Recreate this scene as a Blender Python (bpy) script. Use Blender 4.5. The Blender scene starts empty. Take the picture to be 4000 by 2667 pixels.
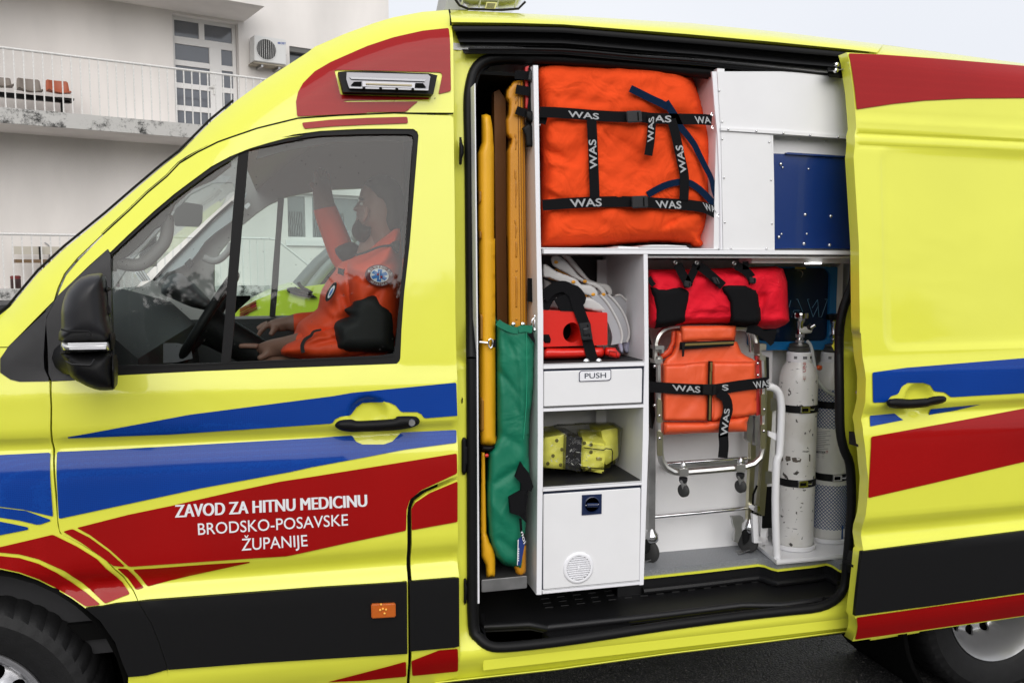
import bpy, bmesh, math, random
import numpy as np
from mathutils import Vector, Matrix, noise
from mathutils.geometry import delaunay_2d_cdt
random.seed(3)
R_ = math.radians
# ------------------------------------------------------------------ camera, world, sun, exposure
F, CX, CY = 3401., 2000., 1333.5
YAW, PIT = R_(14.4), math.atan((1333.5-1037)/3401.)
CAMY, CAMZ = -2.54, 1.62
scn = bpy.context.scene
col = scn.collection
cd = bpy.data.cameras.new('camera'); cam = bpy.data.objects.new('camera', cd); col.objects.link(cam)
cam.location = (0, CAMY, CAMZ); cam.rotation_euler = (R_(90)-PIT, 0, -YAW)
cd.sensor_width = 36; cd.lens = F/4000*36; cd.clip_start = .05; cd.clip_end = 900
scn.camera = cam
w = bpy.data.worlds.new('World'); scn.world = w; w.use_nodes = True
nt = w.node_tree; bg = nt.nodes['Background']
sky = nt.nodes.new('ShaderNodeTexSky'); sky.sky_type = 'NISHITA'; sky.sun_disc = False
SUN_EL, SUN_AZ = R_(33), R_(185)
sky.sun_elevation = SUN_EL; sky.sun_rotation = SUN_AZ; sky.air_density = 1; sky.dust_density = 4
mulx = nt.nodes.new('ShaderNodeMix'); mulx.data_type = 'RGBA'; mulx.blend_type = 'MIX'
tc = nt.nodes.new('ShaderNodeTexCoord'); nz = nt.nodes.new('ShaderNodeTexNoise'); nz.inputs['Scale'].default_value = 1.3; nz.inputs['Detail'].default_value = 3
rp = nt.nodes.new('ShaderNodeValToRGB'); rp.color_ramp.elements[0].position = .35; rp.color_ramp.elements[1].position = .7
rp.color_ramp.elements[0].color = (6.9, 7.05, 7.55, 1); rp.color_ramp.elements[1].color = (7.9, 8.0, 8.3, 1)
nt.links.new(tc.outputs['Generated'], nz.inputs['Vector']); nt.links.new(nz.outputs['Fac'], rp.inputs['Fac'])
mulx.inputs['Factor'].default_value = .86
nt.links.new(sky.outputs['Color'], mulx.inputs['A']); nt.links.new(rp.outputs['Color'], mulx.inputs['B'])
nt.links.new(mulx.outputs['Result'], bg.inputs['Color']); bg.inputs['Strength'].default_value = .092
sl = bpy.data.lights.new('sun', 'SUN'); so = bpy.data.objects.new('sun', sl); col.objects.link(so)
sl.energy = 1.5; sl.angle = R_(62); sl.color = (1, .98, .95)
# overcast light comes from above and behind the camera
so.rotation_euler = (R_(90)-SUN_EL, 0, R_(-5))
vs = scn.view_settings; vs.view_transform = 'Standard'; vs.look = 'None'; vs.exposure = .46; vs.gamma = 1; vs.use_curve_mapping = False
scn.cycles.max_bounces = 8; scn.cycles.transparent_max_bounces = 16

# ------------------------------------------------------------------ pixel helpers
def ray(sx, sy):
    u = (sx-CX)/F; v = (sy-CY)/F
    fw = math.cos(PIT)-v*math.sin(PIT); up = -math.sin(PIT)-v*math.cos(PIT)
    return (fw*math.sin(YAW)+u*math.cos(YAW), fw*math.cos(YAW)-u*math.sin(YAW), up)
def PY(p, Y):
    d = ray(*p); t = (Y-CAMY)/d[1]; return (d[0]*t, Y, CAMZ+d[2]*t)
def PZ(p, Z):
    d = ray(*p); t = (Z-CAMZ)/d[2]; return (d[0]*t, CAMY+d[1]*t, Z)
ZO = dict(A=(0,0,1.30667), B=(1000,0,1.30667), C=(1800,200,1.42545), D=(2700,0,1.20615), E=(0,1300,1.1469), F=(1000,1300,1.1467),
          G=(1800,1200,1.2064), H=(2700,1200,1.0692), I=(0,900,2), J=(400,500,2), K=(1100,500,2), L=(780,900,2), M=(1750,150,2),
          N=(1750,930,2), O=(1750,1700,2), P=(2480,950,2), Q=(2480,1500,2), R=(2900,1000,2), S=(2900,1750,2), T=(3216,1883,2),
          U=(1216,0,3), V=(0,1883,2), W=(2700,200,2), X=(2300,220,3.136), Y=(1216,1440,3), Z=(500,1880,2.352), s=(0,0,1))
def z(k, s):
    o = ZO[k]; r = []
    for t in s.split():
        a, b = t.split(','); r.append((o[0]+float(a)/o[2], o[1]+float(b)/o[2]))
    return r
def smooth_loop(pts, n=4, closed=True):
    out = []; N = len(pts)
    for i in range(N if closed else N-1):
        g = lambda k: pts[k % N] if closed else pts[max(0, min(N-1, k))]
        p0, p1, p2, p3 = g(i-1), g(i), g(i+1), g(i+2)
        for j in range(n):
            t = j/n
            out.append(tuple(.5*((2*p1[c])+(-p0[c]+p2[c])*t+(2*p0[c]-5*p1[c]+4*p2[c]-p3[c])*t*t+(-p0[c]+3*p1[c]-3*p2[c]+p3[c])*t**3) for c in range(len(p1))))
    if not closed: out.append(tuple(pts[-1]))
    return out
def rnd(pts, r=6, n=3):
    """round the corners of a pixel polygon by r"""
    out = []; N = len(pts)
    for i in range(N):
        a, b, c = Vector(pts[i-1]), Vector(pts[i]), Vector(pts[(i+1) % N])
        u = a-b; v = c-b; lu, lv = u.length, v.length
        if lu < 1e-6 or lv < 1e-6: continue
        if u.angle(v, math.pi) > 2.6: out.append(tuple(b)); continue
        rr = min(r, lu*.45, lv*.45); p = b+u/lu*rr; q = b+v/lv*rr
        for j in range(n+1):
            t = j/n; out.append(tuple((1-t)**2*p+2*t*(1-t)*b+t*t*q))
    return out
# ------------------------------------------------------------------ materials
MATS = {}
def mat(name, c, rough=.5, metal=0., spec=.5, coat=0., bump=0., bscale=200., var=0., vscale=8., emis=None, alpha=1., trans=0., coatr=.05, sheen=0., detail=4., wrk=None):
    if name in MATS: return MATS[name]
    m = bpy.data.materials.new(name); m.use_nodes = True; n = m.node_tree; b = n.nodes['Principled BSDF']
    b.inputs['Base Color'].default_value = (*c, 1); b.inputs['Roughness'].default_value = rough; b.inputs['Metallic'].default_value = metal
    b.inputs['Specular IOR Level'].default_value = spec; b.inputs['Coat Weight'].default_value = coat; b.inputs['Coat Roughness'].default_value = coatr
    b.inputs['Transmission Weight'].default_value = trans; b.inputs['Sheen Weight'].default_value = sheen; b.inputs['Alpha'].default_value = alpha
    if emis: b.inputs['Emission Color'].default_value = (*emis[0], 1); b.inputs['Emission Strength'].default_value = emis[1]
    t = n.nodes.new('ShaderNodeTexCoord')
    if var:
        q = n.nodes.new('ShaderNodeTexNoise'); q.inputs['Scale'].default_value = vscale; q.inputs['Detail'].default_value = detail
        r = n.nodes.new('ShaderNodeValToRGB'); r.color_ramp.elements[0].position = .3; r.color_ramp.elements[1].position = .7
        r.color_ramp.elements[0].color = (*[x*(1-var) for x in c], 1); r.color_ramp.elements[1].color = (*[min(1, x*(1+var)) for x in c], 1)
        n.links.new(t.outputs['Object'], q.inputs['Vector']); n.links.new(q.outputs['Fac'], r.inputs['Fac']); n.links.new(r.outputs['Color'], b.inputs['Base Color'])
    if bump:
        q = n.nodes.new('ShaderNodeTexNoise'); q.inputs['Scale'].default_value = bscale; q.inputs['Detail'].default_value = 3
        k = n.nodes.new('ShaderNodeBump'); k.inputs['Strength'].default_value = bump; k.inputs['Distance'].default_value = .002
        n.links.new(t.outputs['Object'], q.inputs['Vector']); n.links.new(q.outputs['Fac'], k.inputs['Height']); n.links.new(k.outputs['Normal'], b.inputs['Normal'])
    if wrk:
        q2 = n.nodes.new('ShaderNodeTexNoise'); q2.inputs['Scale'].default_value = wrk[0]; q2.inputs['Detail'].default_value = 2.5; q2.inputs['Distortion'].default_value = 1.4
        k2 = n.nodes.new('ShaderNodeBump'); k2.inputs['Strength'].default_value = .6; k2.inputs['Distance'].default_value = wrk[1]
        n.links.new(t.outputs['Object'], q2.inputs['Vector']); n.links.new(q2.outputs['Fac'], k2.inputs['Height'])
        if bump: n.links.new(k.outputs['Normal'], k2.inputs['Normal'])
        n.links.new(k2.outputs['Normal'], b.inputs['Normal'])
    MATS[name] = m; return m
def foil(name, c, c2, sc):
    """retroreflective sheeting: honeycomb cells under a clear film"""
    m = mat(name, c, .45, coat=.42, coatr=.08, spec=.1); n = m.node_tree; b = n.nodes['Principled BSDF']
    t = n.nodes.new('ShaderNodeTexCoord'); v = n.nodes.new('ShaderNodeTexVoronoi'); v.feature = 'DISTANCE_TO_EDGE'; v.inputs['Scale'].default_value = sc; v.inputs['Randomness'].default_value = .35
    r = n.nodes.new('ShaderNodeValToRGB'); r.color_ramp.elements[0].position = .03; r.color_ramp.elements[1].position = .16
    r.color_ramp.elements[0].color = (*c2, 1); r.color_ramp.elements[1].color = (*c, 1)
    q = n.nodes.new('ShaderNodeTexNoise'); q.inputs['Scale'].default_value = 2.2
    x = n.nodes.new('ShaderNodeMix'); x.data_type = 'RGBA'; x.blend_type = 'MULTIPLY'; x.inputs['Factor'].default_value = .35
    n.links.new(t.outputs['Object'], v.inputs['Vector']); n.links.new(v.outputs['Distance'], r.inputs['Fac']); n.links.new(t.outputs['Object'], q.inputs['Vector'])
    n.links.new(r.outputs['Color'], x.inputs['A']); n.links.new(q.outputs['Fac'], x.inputs['B']); n.links.new(x.outputs['Result'], b.inputs['Base Color'])
    return m
def glass(name, tint=(.75, .8, .8), ior=1.5, dirt=0.):
    m = bpy.data.materials.new(name); m.use_nodes = True; n = m.node_tree; n.nodes.remove(n.nodes['Principled BSDF']); out = n.nodes['Material Output']
    tr = n.nodes.new('ShaderNodeBsdfTransparent'); tr.inputs['Color'].default_value = (*tint, 1)
    gl = n.nodes.new('ShaderNodeBsdfGlossy'); gl.inputs['Roughness'].default_value = .02
    fr = n.nodes.new('ShaderNodeFresnel'); fr.inputs['IOR'].default_value = ior; mx = n.nodes.new('ShaderNodeMixShader')
    n.links.new(fr.outputs['Fac'], mx.inputs['Fac']); n.links.new(tr.outputs[0], mx.inputs[1]); n.links.new(gl.outputs[0], mx.inputs[2]); last = mx
    if dirt:
        df = n.nodes.new('ShaderNodeBsdfDiffuse'); df.inputs['Color'].default_value = (.5, .53, .55, 1)
        t = n.nodes.new('ShaderNodeTexCoord'); q = n.nodes.new('ShaderNodeTexVoronoi'); q.inputs['Scale'].default_value = 55
        r = n.nodes.new('ShaderNodeValToRGB'); r.color_ramp.elements[0].position = .1; r.color_ramp.elements[1].position = .35
        r.color_ramp.elements[0].color = (dirt*1.6,)*3+(1,); r.color_ramp.elements[1].color = (dirt*.6,)*3+(1,)
        m2 = n.nodes.new('ShaderNodeMixShader'); n.links.new(t.outputs['Object'], q.inputs['Vector']); n.links.new(q.outputs['Distance'], r.inputs['Fac'])
        n.links.new(r.outputs['Color'], m2.inputs['Fac']); n.links.new(mx.outputs[0], m2.inputs[1]); n.links.new(df.outputs[0], m2.inputs[2]); last = m2
    n.links.new(last.outputs[0], out.inputs['Surface']); MATS[name] = m; return m
YEL = (.75, .765, .060)
m_yel = mat('yellow_paint', YEL, .42, coat=.8, coatr=.05, var=.025, vscale=3, wrk=(1.6, .012))
m_yel2 = mat('yellow_paint_matt', YEL, .5, coat=.5, coatr=.12)
m_red = foil('red_foil', (.36, .001, .001), (.40, .003, .003), 260)
m_blue = foil('blue_foil', (.001, .042, .30), (.003, .065, .38), 200)
m_plast = mat('black_plastic', (.006, .006, .0065), .5, spec=.18, bump=.25, bscale=900)
m_plast2 = mat('grey_black_plastic', (.016, .016, .018), .38, spec=.35, bump=.15, bscale=700)
m_rub = mat('black_rubber', (.006, .006, .0065), .5, spec=.2)
m_black = mat('deep_black', (.003, .003, .003), .8, spec=.1)
m_white = mat('white_board', (.80, .80, .81), .38, bump=.1, bscale=500, var=.02)
m_wedge = mat('white_edging', (.84, .84, .87), .3)
m_alu = mat('brushed_aluminium', (.62, .61, .58), .32, metal=1, bump=.1, bscale=300)
m_chr = mat('chrome', (.75, .75, .76), .12, metal=1)
m_steel = mat('galvanised_steel', (.42, .42, .42), .42, metal=1, var=.15, vscale=20)
m_org = mat('orange_cloth', (.80, .072, .013), .85, spec=.12, wrk=(9, .03), bump=.35, bscale=1400, var=.06, vscale=5)
m_orgv = mat('orange_vinyl', (.80, .105, .03), .45, bump=.2, bscale=900, var=.05, wrk=(7, .012))
m_redc = mat('red_cloth', (.76, .006, .024), .75, spec=.25, wrk=(11, .02), bump=.35, bscale=1500, var=.06, vscale=6)
m_web = mat('black_webbing', (.007, .007, .008), .9, spec=.12, bump=.5, bscale=1200)
m_navy = mat('navy_webbing', (.004, .015, .042), .9, spec=.08, bump=.5, bscale=1200)
m_wtxt = mat('grey_woven_lettering', (.36, .37, .38), .6, var=.35, vscale=420)
m_seat = mat('black_seat_cloth', (.012, .012, .014), .8)
m_trim = mat('grey_cab_trim', (.34, .325, .32), .75)
m_dash = mat('dark_dashboard', (.018, .018, .02), .6)
m_glass = glass('cab_glass', (.88, .93, .92), 1.54)
m_wind = glass('wet_windscreen_glass', (.72, .8, .78), 1.22, dirt=.16)
m_skin = mat('skin', (.24, .125, .09), .5, var=.08)
# ------------------------------------------------------------------ object helpers
def props(o, label=None, cat=None, group=None, kind=None):
    if label: o['label'] = label
    if cat: o['category'] = cat
    if group: o['group'] = group
    if kind: o['kind'] = kind
    return o
def par(o, parent):
    if parent is not None:
        o.parent = parent
        o.matrix_parent_inverse = Matrix.Translation(-parent.location) if parent.type == 'EMPTY' else Matrix.Identity(4)
def thing(name, loc, label, cat, group=None):
    o = bpy.data.objects.new(name, None); col.objects.link(o); o.location = loc; o.empty_display_size = .1
    return props(o, label, cat, group)
def mk(name, V, Fc, m, parent=None, smooth=True, mi=None, sharp=None, **k):
    me = bpy.data.meshes.new(name); me.from_pydata([tuple(v) for v in V], [], [tuple(f) for f in Fc]); 
    for mm in (m if isinstance(m, list) else [m]): me.materials.append(mm)
    if mi is not None: me.polygons.foreach_set('material_index', mi)
    me.polygons.foreach_set('use_smooth', [smooth]*len(me.polygons))
    if sharp: me.set_sharp_from_angle(angle=R_(sharp))
    me.update(); o = bpy.data.objects.new(name, me); col.objects.link(o); par(o, parent)
    return props(o, **k)
class MB:
    def __init__(s): s.V = []; s.F = []
    def add(s, V, Fc):
        n = len(s.V); s.V += [tuple(v) for v in V]; s.F += [tuple(i+n for i in f) for f in Fc]; return s
    def box(s, x0, x1, y0, y1, z0, z1, M=None):
        V = [(x, y, zz) for x in (x0, x1) for y in (y0, y1) for zz in (z0, z1)]
        if M: V = [tuple(M @ Vector(v)) for v in V]
        return s.add(V, [(0,1,3,2),(4,6,7,5),(0,4,5,1),(2,3,7,6),(0,2,6,4),(1,5,7,3)])
    def hexa(s, a, b):
        """a, b: two quads (front, back)"""
        return s.add(list(a)+list(b), [(0,1,2,3),(7,6,5,4),(0,4,5,1),(1,5,6,2),(2,6,7,3),(3,7,4,0)])
    def tube(s, P, r, n=8, cap=True, square=False, flat=1.):
        P = [Vector(p) for p in P]; N = len(P); rr = r if isinstance(r, (list, tuple)) else [r]*N
        T = []
        for i in range(N):
            t = (P[min(i+1, N-1)]-P[max(i-1, 0)]); T.append(t.normalized() if t.length > 1e-9 else Vector((0, 0, 1)))
        up = Vector((0, 1, 0)) if abs(T[0].y) < .9 else Vector((0, 0, 1))
        nrm = (up-T[0]*up.dot(T[0])).normalized(); V = []
        for i in range(N):
            nrm = (nrm-T[i]*nrm.dot(T[i])); nrm = nrm.normalized() if nrm.length > 1e-6 else Vector((1, 0, 0)); bi = T[i].cross(nrm)
            for k in range(n):
                a = 2*math.pi*(k+(.5 if square else 0))/n; V.append(P[i]+(nrm*math.cos(a)*flat+bi*math.sin(a))*rr[i])
        Fc = [(i*n+k, i*n+(k+1) % n, (i+1)*n+(k+1) % n, (i+1)*n+k) for i in range(N-1) for k in range(n)]
        if cap: Fc += [tuple(range(n-1, -1, -1)), tuple((N-1)*n+k for k in range(n))]
        return s.add(V, Fc)
    def lathe(s, prof, c, axis='z', n=32, M=None, cap=True):
        """prof [(r,h)]"""
        V = []
        for r, h in prof:
            for k in range(n):
                a = 2*math.pi*k/n
                v = {'z': (r*math.cos(a), r*math.sin(a), h), 'y': (r*math.cos(a), h, r*math.sin(a)), 'x': (h, r*math.cos(a), r*math.sin(a))}[axis]
                v = Vector(v)
                if M: v = M @ v
                V.append(v+Vector(c))
        m_ = len(prof)
        Fc = [(i*n+k, i*n+(k+1) % n, (i+1)*n+(k+1) % n, (i+1)*n+k) for i in range(m_-1) for k in range(n)]
        if cap and prof[0][0] > 1e-3: Fc += [tuple(range(n-1, -1, -1))]
        return s.add(V, Fc)
    def ball(s, c, r, n=10, sc=(1, 1, 1), M=None):
        V = []; Fc = []; h = n//2
        for i in range(h+1):
            for k in range(n):
                a = math.pi*i/h; b = 2*math.pi*k/n; v = Vector((r*sc[0]*math.sin(a)*math.cos(b), r*sc[1]*math.sin(a)*math.sin(b), r*sc[2]*math.cos(a)))
                if M: v = M @ v
                V.append(v+Vector(c))
        Fc = [(i*n+k, i*n+(k+1) % n, (i+1)*n+(k+1) % n, (i+1)*n+k) for i in range(h) for k in range(n)]
        return s.add(V, Fc)
    def obj(s, name, m, parent=None, smooth=True, sharp=40, bevel=0, **k):
        o = mk(name, s.V, s.F, m, parent, smooth, **k)
        bm = bmesh.new(); bm.from_mesh(o.data); bmesh.ops.recalc_face_normals(bm, faces=bm.faces)
        if bevel:
            eds = [e for e in bm.edges if len(e.link_faces) == 2 and e.calc_face_angle(0) > .6]
            bmesh.ops.bevel(bm, geom=eds, offset=bevel, segments=2, affect='EDGES', clamp_overlap=True)
        bm.to_mesh(o.data); bm.free()
        o.data.polygons.foreach_set('use_smooth', [smooth]*len(o.data.polygons))
        if sharp and smooth: o.data.set_sharp_from_angle(angle=R_(sharp))
        return o
def inpoly(P, poly):
    P = np.asarray(P); x, y = P[:, 0], P[:, 1]; c = np.zeros(len(P), bool); n = len(poly)
    for i in range(n):
        x1, y1 = poly[i]; x2, y2 = poly[(i+1) % n]
        if y1 == y2: continue
        c ^= ((y1 > y) != (y2 > y)) & (x < (x2-x1)*(y-y1)/(y2-y1)+x1)
    return c
def segdist(P, poly, closed=True):
    P = np.asarray(P, float); d = np.full(len(P), 1e9); n = len(poly)
    for i in range(n if closed else n-1):
        a = np.array(poly[i], float); b = np.array(poly[(i+1) % n], float); ab = b-a; L = (ab**2).sum()
        if L < 1e-12: continue
        t = np.clip(((P-a)@ab)/L, 0, 1); q = a+t[:, None]*ab; d = np.minimum(d, np.hypot(*(P-q).T))
    return d
def tri2d(outer, holes, step, rows=None, cols=None, loc=()):
    """triangulate polygon with holes plus interior grid; returns pts, tris, loops"""
    def dense(l):
        o = []
        for i in range(len(l)):
            a, b = l[i], l[(i+1) % len(l)]; n = max(1, int(math.hypot(b[0]-a[0], b[1]-a[1])/(step*1.2)))
            for j in range(n): o.append((a[0]+(b[0]-a[0])*j/n, a[1]+(b[1]-a[1])*j/n))
        return o
    L = [dense(l) for l in [outer]+list(holes)]
    xs = [p[0] for p in L[0]]; ys = [p[1] for p in L[0]]
    gx = np.arange(math.floor(min(xs)/step)*step, max(xs), step); gy = list(np.arange(math.floor(min(ys)/step)*step, max(ys), step))
    if rows: gy = [y for y in gy if min(abs(y-r) for r in rows) > step*.35]+list(rows)
    if cols: gx = np.array([x for x in gx if min(abs(x-r) for r in cols) > step*.35]+list(cols))
    G = np.array([(x, y) for y in gy for x in gx]) if len(gx) and len(gy) else np.zeros((0, 2))
    for (cx, cy, ra, rb, st) in loc:
        if len(G): G = G[((G[:, 0]-cx)/ra)**2+((G[:, 1]-cy)/rb)**2 > 1]
        G = np.vstack([G]+[np.array([(x, y) for y in np.arange(cy-rb, cy+rb, st) for x in np.arange(cx-ra, cx+ra, st) if ((x-cx)/ra)**2+((y-cy)/rb)**2 <= 1])])
    if len(G):
        k = inpoly(G, L[0])
        for h in L[1:]: k &= ~inpoly(G, h)
        G = G[k]
    if len(G):
        k = np.ones(len(G), bool)
        for l in L: k &= segdist(G, l) > step*.35
        G = G[k]
    pts = []; edges = []; 
    for l in L:
        n0 = len(pts); pts += l; edges += [(n0+i, n0+(i+1) % len(l)) for i in range(len(l))]
    pts += [tuple(g) for g in G]
    r = delaunay_2d_cdt([Vector(p) for p in pts], edges, [], 0, 1e-7)
    V = np.array([(v.x, v.y) for v in r[0]]); T = [tuple(f) for f in r[2]]
    if len(T):
        C = np.array([V[list(t)].mean(0) for t in T]); k = inpoly(C, L[0])
        for h in L[1:]: k &= ~inpoly(C, h)
        T = [t for t, q in zip(T, k) if q]
    return V, T, L
def sheet(name, outer, m, parent, Yf, holes=(), step=.03, rim=.0, rows=None, cols=None, loc=(), **k):
    """surface y=Yf(x,z) inside an XZ outline, with a returned rim"""
    V, T, L = tri2d(outer, holes, step, rows, cols, loc)
    P = [(v[0], Yf(v[0], v[1]), v[1]) for v in V]; Fc = []; nb = sum(len(l) for l in L)
    for t in T:
        a, b, c = (V[i] for i in t); cr = (b[0]-a[0])*(c[1]-a[1])-(b[1]-a[1])*(c[0]-a[0])
        if max(t) < nb and abs(cr) < .0007*max(math.hypot(b[0]-a[0], b[1]-a[1]), math.hypot(c[0]-b[0], c[1]-b[1]), math.hypot(a[0]-c[0], a[1]-c[1])): continue
        Fc.append(t if cr > 0 else t[::-1])     # faces -Y
    if rim:
        for l in L:
            n0 = len(P); n = len(l)
            for (x, zz) in l: y = Yf(x, zz); P += [(x, y, zz), (x, y+rim, zz)]
            Fc += [(n0+2*i, n0+2*((i+1) % n), n0+2*((i+1) % n)+1, n0+2*i+1) for i in range(n)]
    return mk(name, P, Fc, m, parent, True, **k)
def lin(pts, x):
    if x <= pts[0][0]: return pts[0][1]
    for (a, b), (c, d) in zip(pts, pts[1:]):
        if x <= c: return b+(d-b)*(x-a)/(c-a)
    return pts[-1][1]
def box(name, x0, x1, y0, y1, z0, z1, m, parent=None, bevel=.002, **k):
    return MB().box(x0, x1, y0, y1, z0, z1).obj(name, m, parent, bevel=bevel, **k)
def tube(name, P, r, m, parent=None, n=10, sm=0, **k):
    sq = k.pop('square', False); fl = k.pop('flat', 1.); cl = k.pop('closed', False)
    if sm: P = smooth_loop(P, sm, cl)
    if cl: P = list(P)+[P[0]]
    return MB().tube(P, r, n, square=sq, flat=fl).obj(name, m, parent, **k)
def pillow(name, outline, yf, yb, Rpx, m, parent=None, step=12, wr=0., wf=(9, 6), sm=3, seed=0, kf=None, flatk=2., **k):
    """stuffed body: outline traced in the picture, front at depth yf, back at yb, edges rolled over Rpx"""
    o = smooth_loop(outline, sm) if sm else outline
    V, T, L = tri2d(o, [], step); ym = (yf+yb)/2; d = segdist(V, L[0]); t = np.clip(d/Rpx, 0, 1); b = (1-(1-t)**flatk)**(1/flatk)
    Fr = []; Bk = []
    for v, q in zip(V, b):
        y = ym+(yf-ym)*q
        if wr:
            y += wr*q*(noise.noise(Vector((v[0]*wf[0]/1000+seed, v[1]*wf[1]/1000, seed)))+.5*noise.noise(Vector((v[0]*wf[0]/420+v[1]*wf[1]/600, v[1]*wf[1]/520+seed, 3))))
        if kf: y += kf(v[0], v[1])*q
        Fr.append(PY(v, y)); p = PY(v, ym); Bk.append((p[0], ym+(yb-ym)*q, p[2]))
    n = len(V); Fc = []
    for tr in T:
        a, bb, c = (V[i] for i in tr); cr = (bb[0]-a[0])*(c[1]-a[1])-(bb[1]-a[1])*(c[0]-a[0])
        f = tr if cr < 0 else tr[::-1]; Fc.append(f); Fc.append(tuple(i+n for i in f[::-1]))
    ob = mk(name, Fr+Bk, Fc, m, parent, True, **k)
    bm = bmesh.new(); bm.from_mesh(ob.data); bmesh.ops.remove_doubles(bm, verts=bm.verts, dist=1e-5); bm.to_mesh(ob.data); bm.free(); ob.data.polygons.foreach_set('use_smooth', [True]*len(ob.data.polygons))
    return ob
def slab_px(name, outline, y0, y1, m, parent=None, holes=(), bevel=.0015, sharp=35, **k):
    """flat plate with thickness y0..y1, outline traced in the picture"""
    o = [PY(p, y0)[::2] for p in outline]; hs = [[PY(p, y0)[::2] for p in h] for h in holes]
    V, T, L = tri2d(o, hs, 10.); n = len(V); P = [(v[0], y0, v[1]) for v in V]+[(v[0], y1, v[1]) for v in V]; Fc = []
    for tr in T:
        a, bb, c = (V[i] for i in tr); cr = (bb[0]-a[0])*(c[1]-a[1])-(bb[1]-a[1])*(c[0]-a[0]); f = tr if cr > 0 else tr[::-1]; Fc += [f, tuple(i+n for i in f[::-1])]
    for l in L:
        n0 = len(P); nn = len(l)
        for (x, zz) in l: P += [(x, y0, zz), (x, y1, zz)]
        Fc += [(n0+2*i, n0+2*((i+1) % nn), n0+2*((i+1) % nn)+1, n0+2*i+1) for i in range(nn)]
    return mk(name, P, Fc, m, parent, True, sharp=sharp, **k)
def strap(name, path, wpx, Y, m=None, parent=None, th=.002, sm=3, **k):
    """webbing ribbon along a traced centre line; Y number or function of the pixel"""
    P = smooth_loop(path, sm, False) if sm else path; N = len(P); V = []; Yf = Y if callable(Y) else (lambda a, b: Y)
    for i in range(N):
        a = Vector(P[max(i-1, 0)][:2]); b = Vector(P[min(i+1, N-1)][:2]); t = (b-a).normalized(); nn = Vector((-t.y, t.x))
        w_ = wpx if not isinstance(wpx, (list, tuple)) else wpx[0]+(wpx[1]-wpx[0])*i/(N-1)
        for s in (-.5, .5):
            q = Vector(P[i][:2])+nn*w_*s; y = Yf(q.x, q.y)+(P[i][2] if len(P[i]) > 2 else 0); V += [PY(q, y), PY(q, y+th)]
    Fc = [(0, 2, 3, 1), (4*N-4, 4*N-3, 4*N-1, 4*N-2)]
    for i in range(N-1):
        a = 4*i; Fc += [(a, a+4, a+6, a+2), (a+1, a+3, a+7, a+5), (a, a+1, a+5, a+4), (a+2, a+6, a+7, a+3)]
    mb = MB(); mb.add(V, Fc); return mb.obj(name, m or m_web, parent, sharp=50, **k)
TXT = {}
_c = bpy.data.curves.new('t', 'FONT'); _c.body = 'H'; _o = bpy.data.objects.new('t', _c); col.objects.link(_o)
_m = bpy.data.meshes.new_from_object(_o.evaluated_get(bpy.context.evaluated_depsgraph_get())); CAPH = max(v.co.y for v in _m.vertices); bpy.data.objects.remove(_o); bpy.data.meshes.remove(_m)
def text2d(s, bold=0.):
    if (s, bold) in TXT: return TXT[(s, bold)]
    c = bpy.data.curves.new('t', 'FONT'); c.body = s; c.offset = bold; c.resolution_u = 4
    o = bpy.data.objects.new('t', c); col.objects.link(o); dg = bpy.context.evaluated_depsgraph_get()
    me = bpy.data.meshes.new_from_object(o.evaluated_get(dg)); V = [(v.co.x, v.co.y) for v in me.vertices]; Fc = [tuple(p.vertices) for p in me.polygons]
    bpy.data.objects.remove(o); bpy.data.meshes.remove(me)
    x0 = min(v[0] for v in V); x1 = max(v[0] for v in V); y0 = -bold; y1 = CAPH+bold
    V = [((v[0]-x0)/(x1-x0), (v[1]-y0)/(y1-y0)) for v in V]; TXT[(s, bold)] = (V, Fc); return V, Fc
def lettering(name, s, quad, place, m, parent, bold=0., shear=0., **k):
    """text mapped into the traced quad (bottom-left, bottom-right, top-right, top-left); place(px,py)->point"""
    V, Fc = text2d(s, bold); bl, br, tr, tl = [Vector(q) for q in quad]; P = []
    for u, v in V:
        u = u+shear*(v-.5); q = (bl*(1-u)+br*u)*(1-v)+(tl*(1-u)+tr*u)*v; P.append(place(q.x, q.y))
    return mk(name, P, Fc, m, parent, False, **k)
def cpy(o, loc=None, parent=None, name=None):
    c = o.copy(); col.objects.link(c)
    if loc is not None: c.location = loc
    if parent is not None: par(c, parent)
    return c
# ------------------------------------------------------------------ ambulance skin surface
def warp(X, Z): return Z+.0055*(Z-1.6)*(X-.9)**2 if X > -9 else Z
PROF = [(.28, .07), (.36, .035), (.415, .008), (.45, 0), (.672, 0), (.680, .001), (.712, .026), (.722, .0295), (.734, .027), (.770, .006), (.785, 0), (1.03, 0), (1.06, .002), (1.09, .010), (1.115, .022),
        (1.121, .025), (1.127, .0245), (1.156, .003), (1.163, 0), (1.262, 0), (1.272, .001), (1.325, .013), (1.335, .0135), (2.0, .075), (2.3, .115), (2.7, .16)]
SIL = z('s', '-330,1475 -150,1352 -60,1277') + z('A', '50,1568 200,1390 330,1270 550,1090 700,960 830,850 920,780 1000,700 1080,620 1200,520 1350,410 1568,270') + \
    z('B', '300,240 450,175 600,120 700,90 850,62 985,52')
ROOFL = z('s', '1757,40 2200,61') + z('D', '0,110 400,150 840,203 1568,300')+[(4300, 294)]
SILW = [PY(p, .20)[::2] for p in SIL+ROOFL]
def sild(X, Z):
    best = 9.
    for (a, b), (c, d) in zip(SILW, SILW[1:]):
        ux, uz = c-a, d-b; L = ux*ux+uz*uz; t = ((X-a)*ux+(Z-b)*uz)/L
        if t < 0: t = 0
        elif t > 1: t = 1
        dx = X-a-t*ux; dz = Z-b-t*uz; q = dx*dx+dz*dz
        if q < best: best = q; sg = ux*dz-uz*dx
    return math.sqrt(best)*(1 if sg <= 0 else -1)
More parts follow.
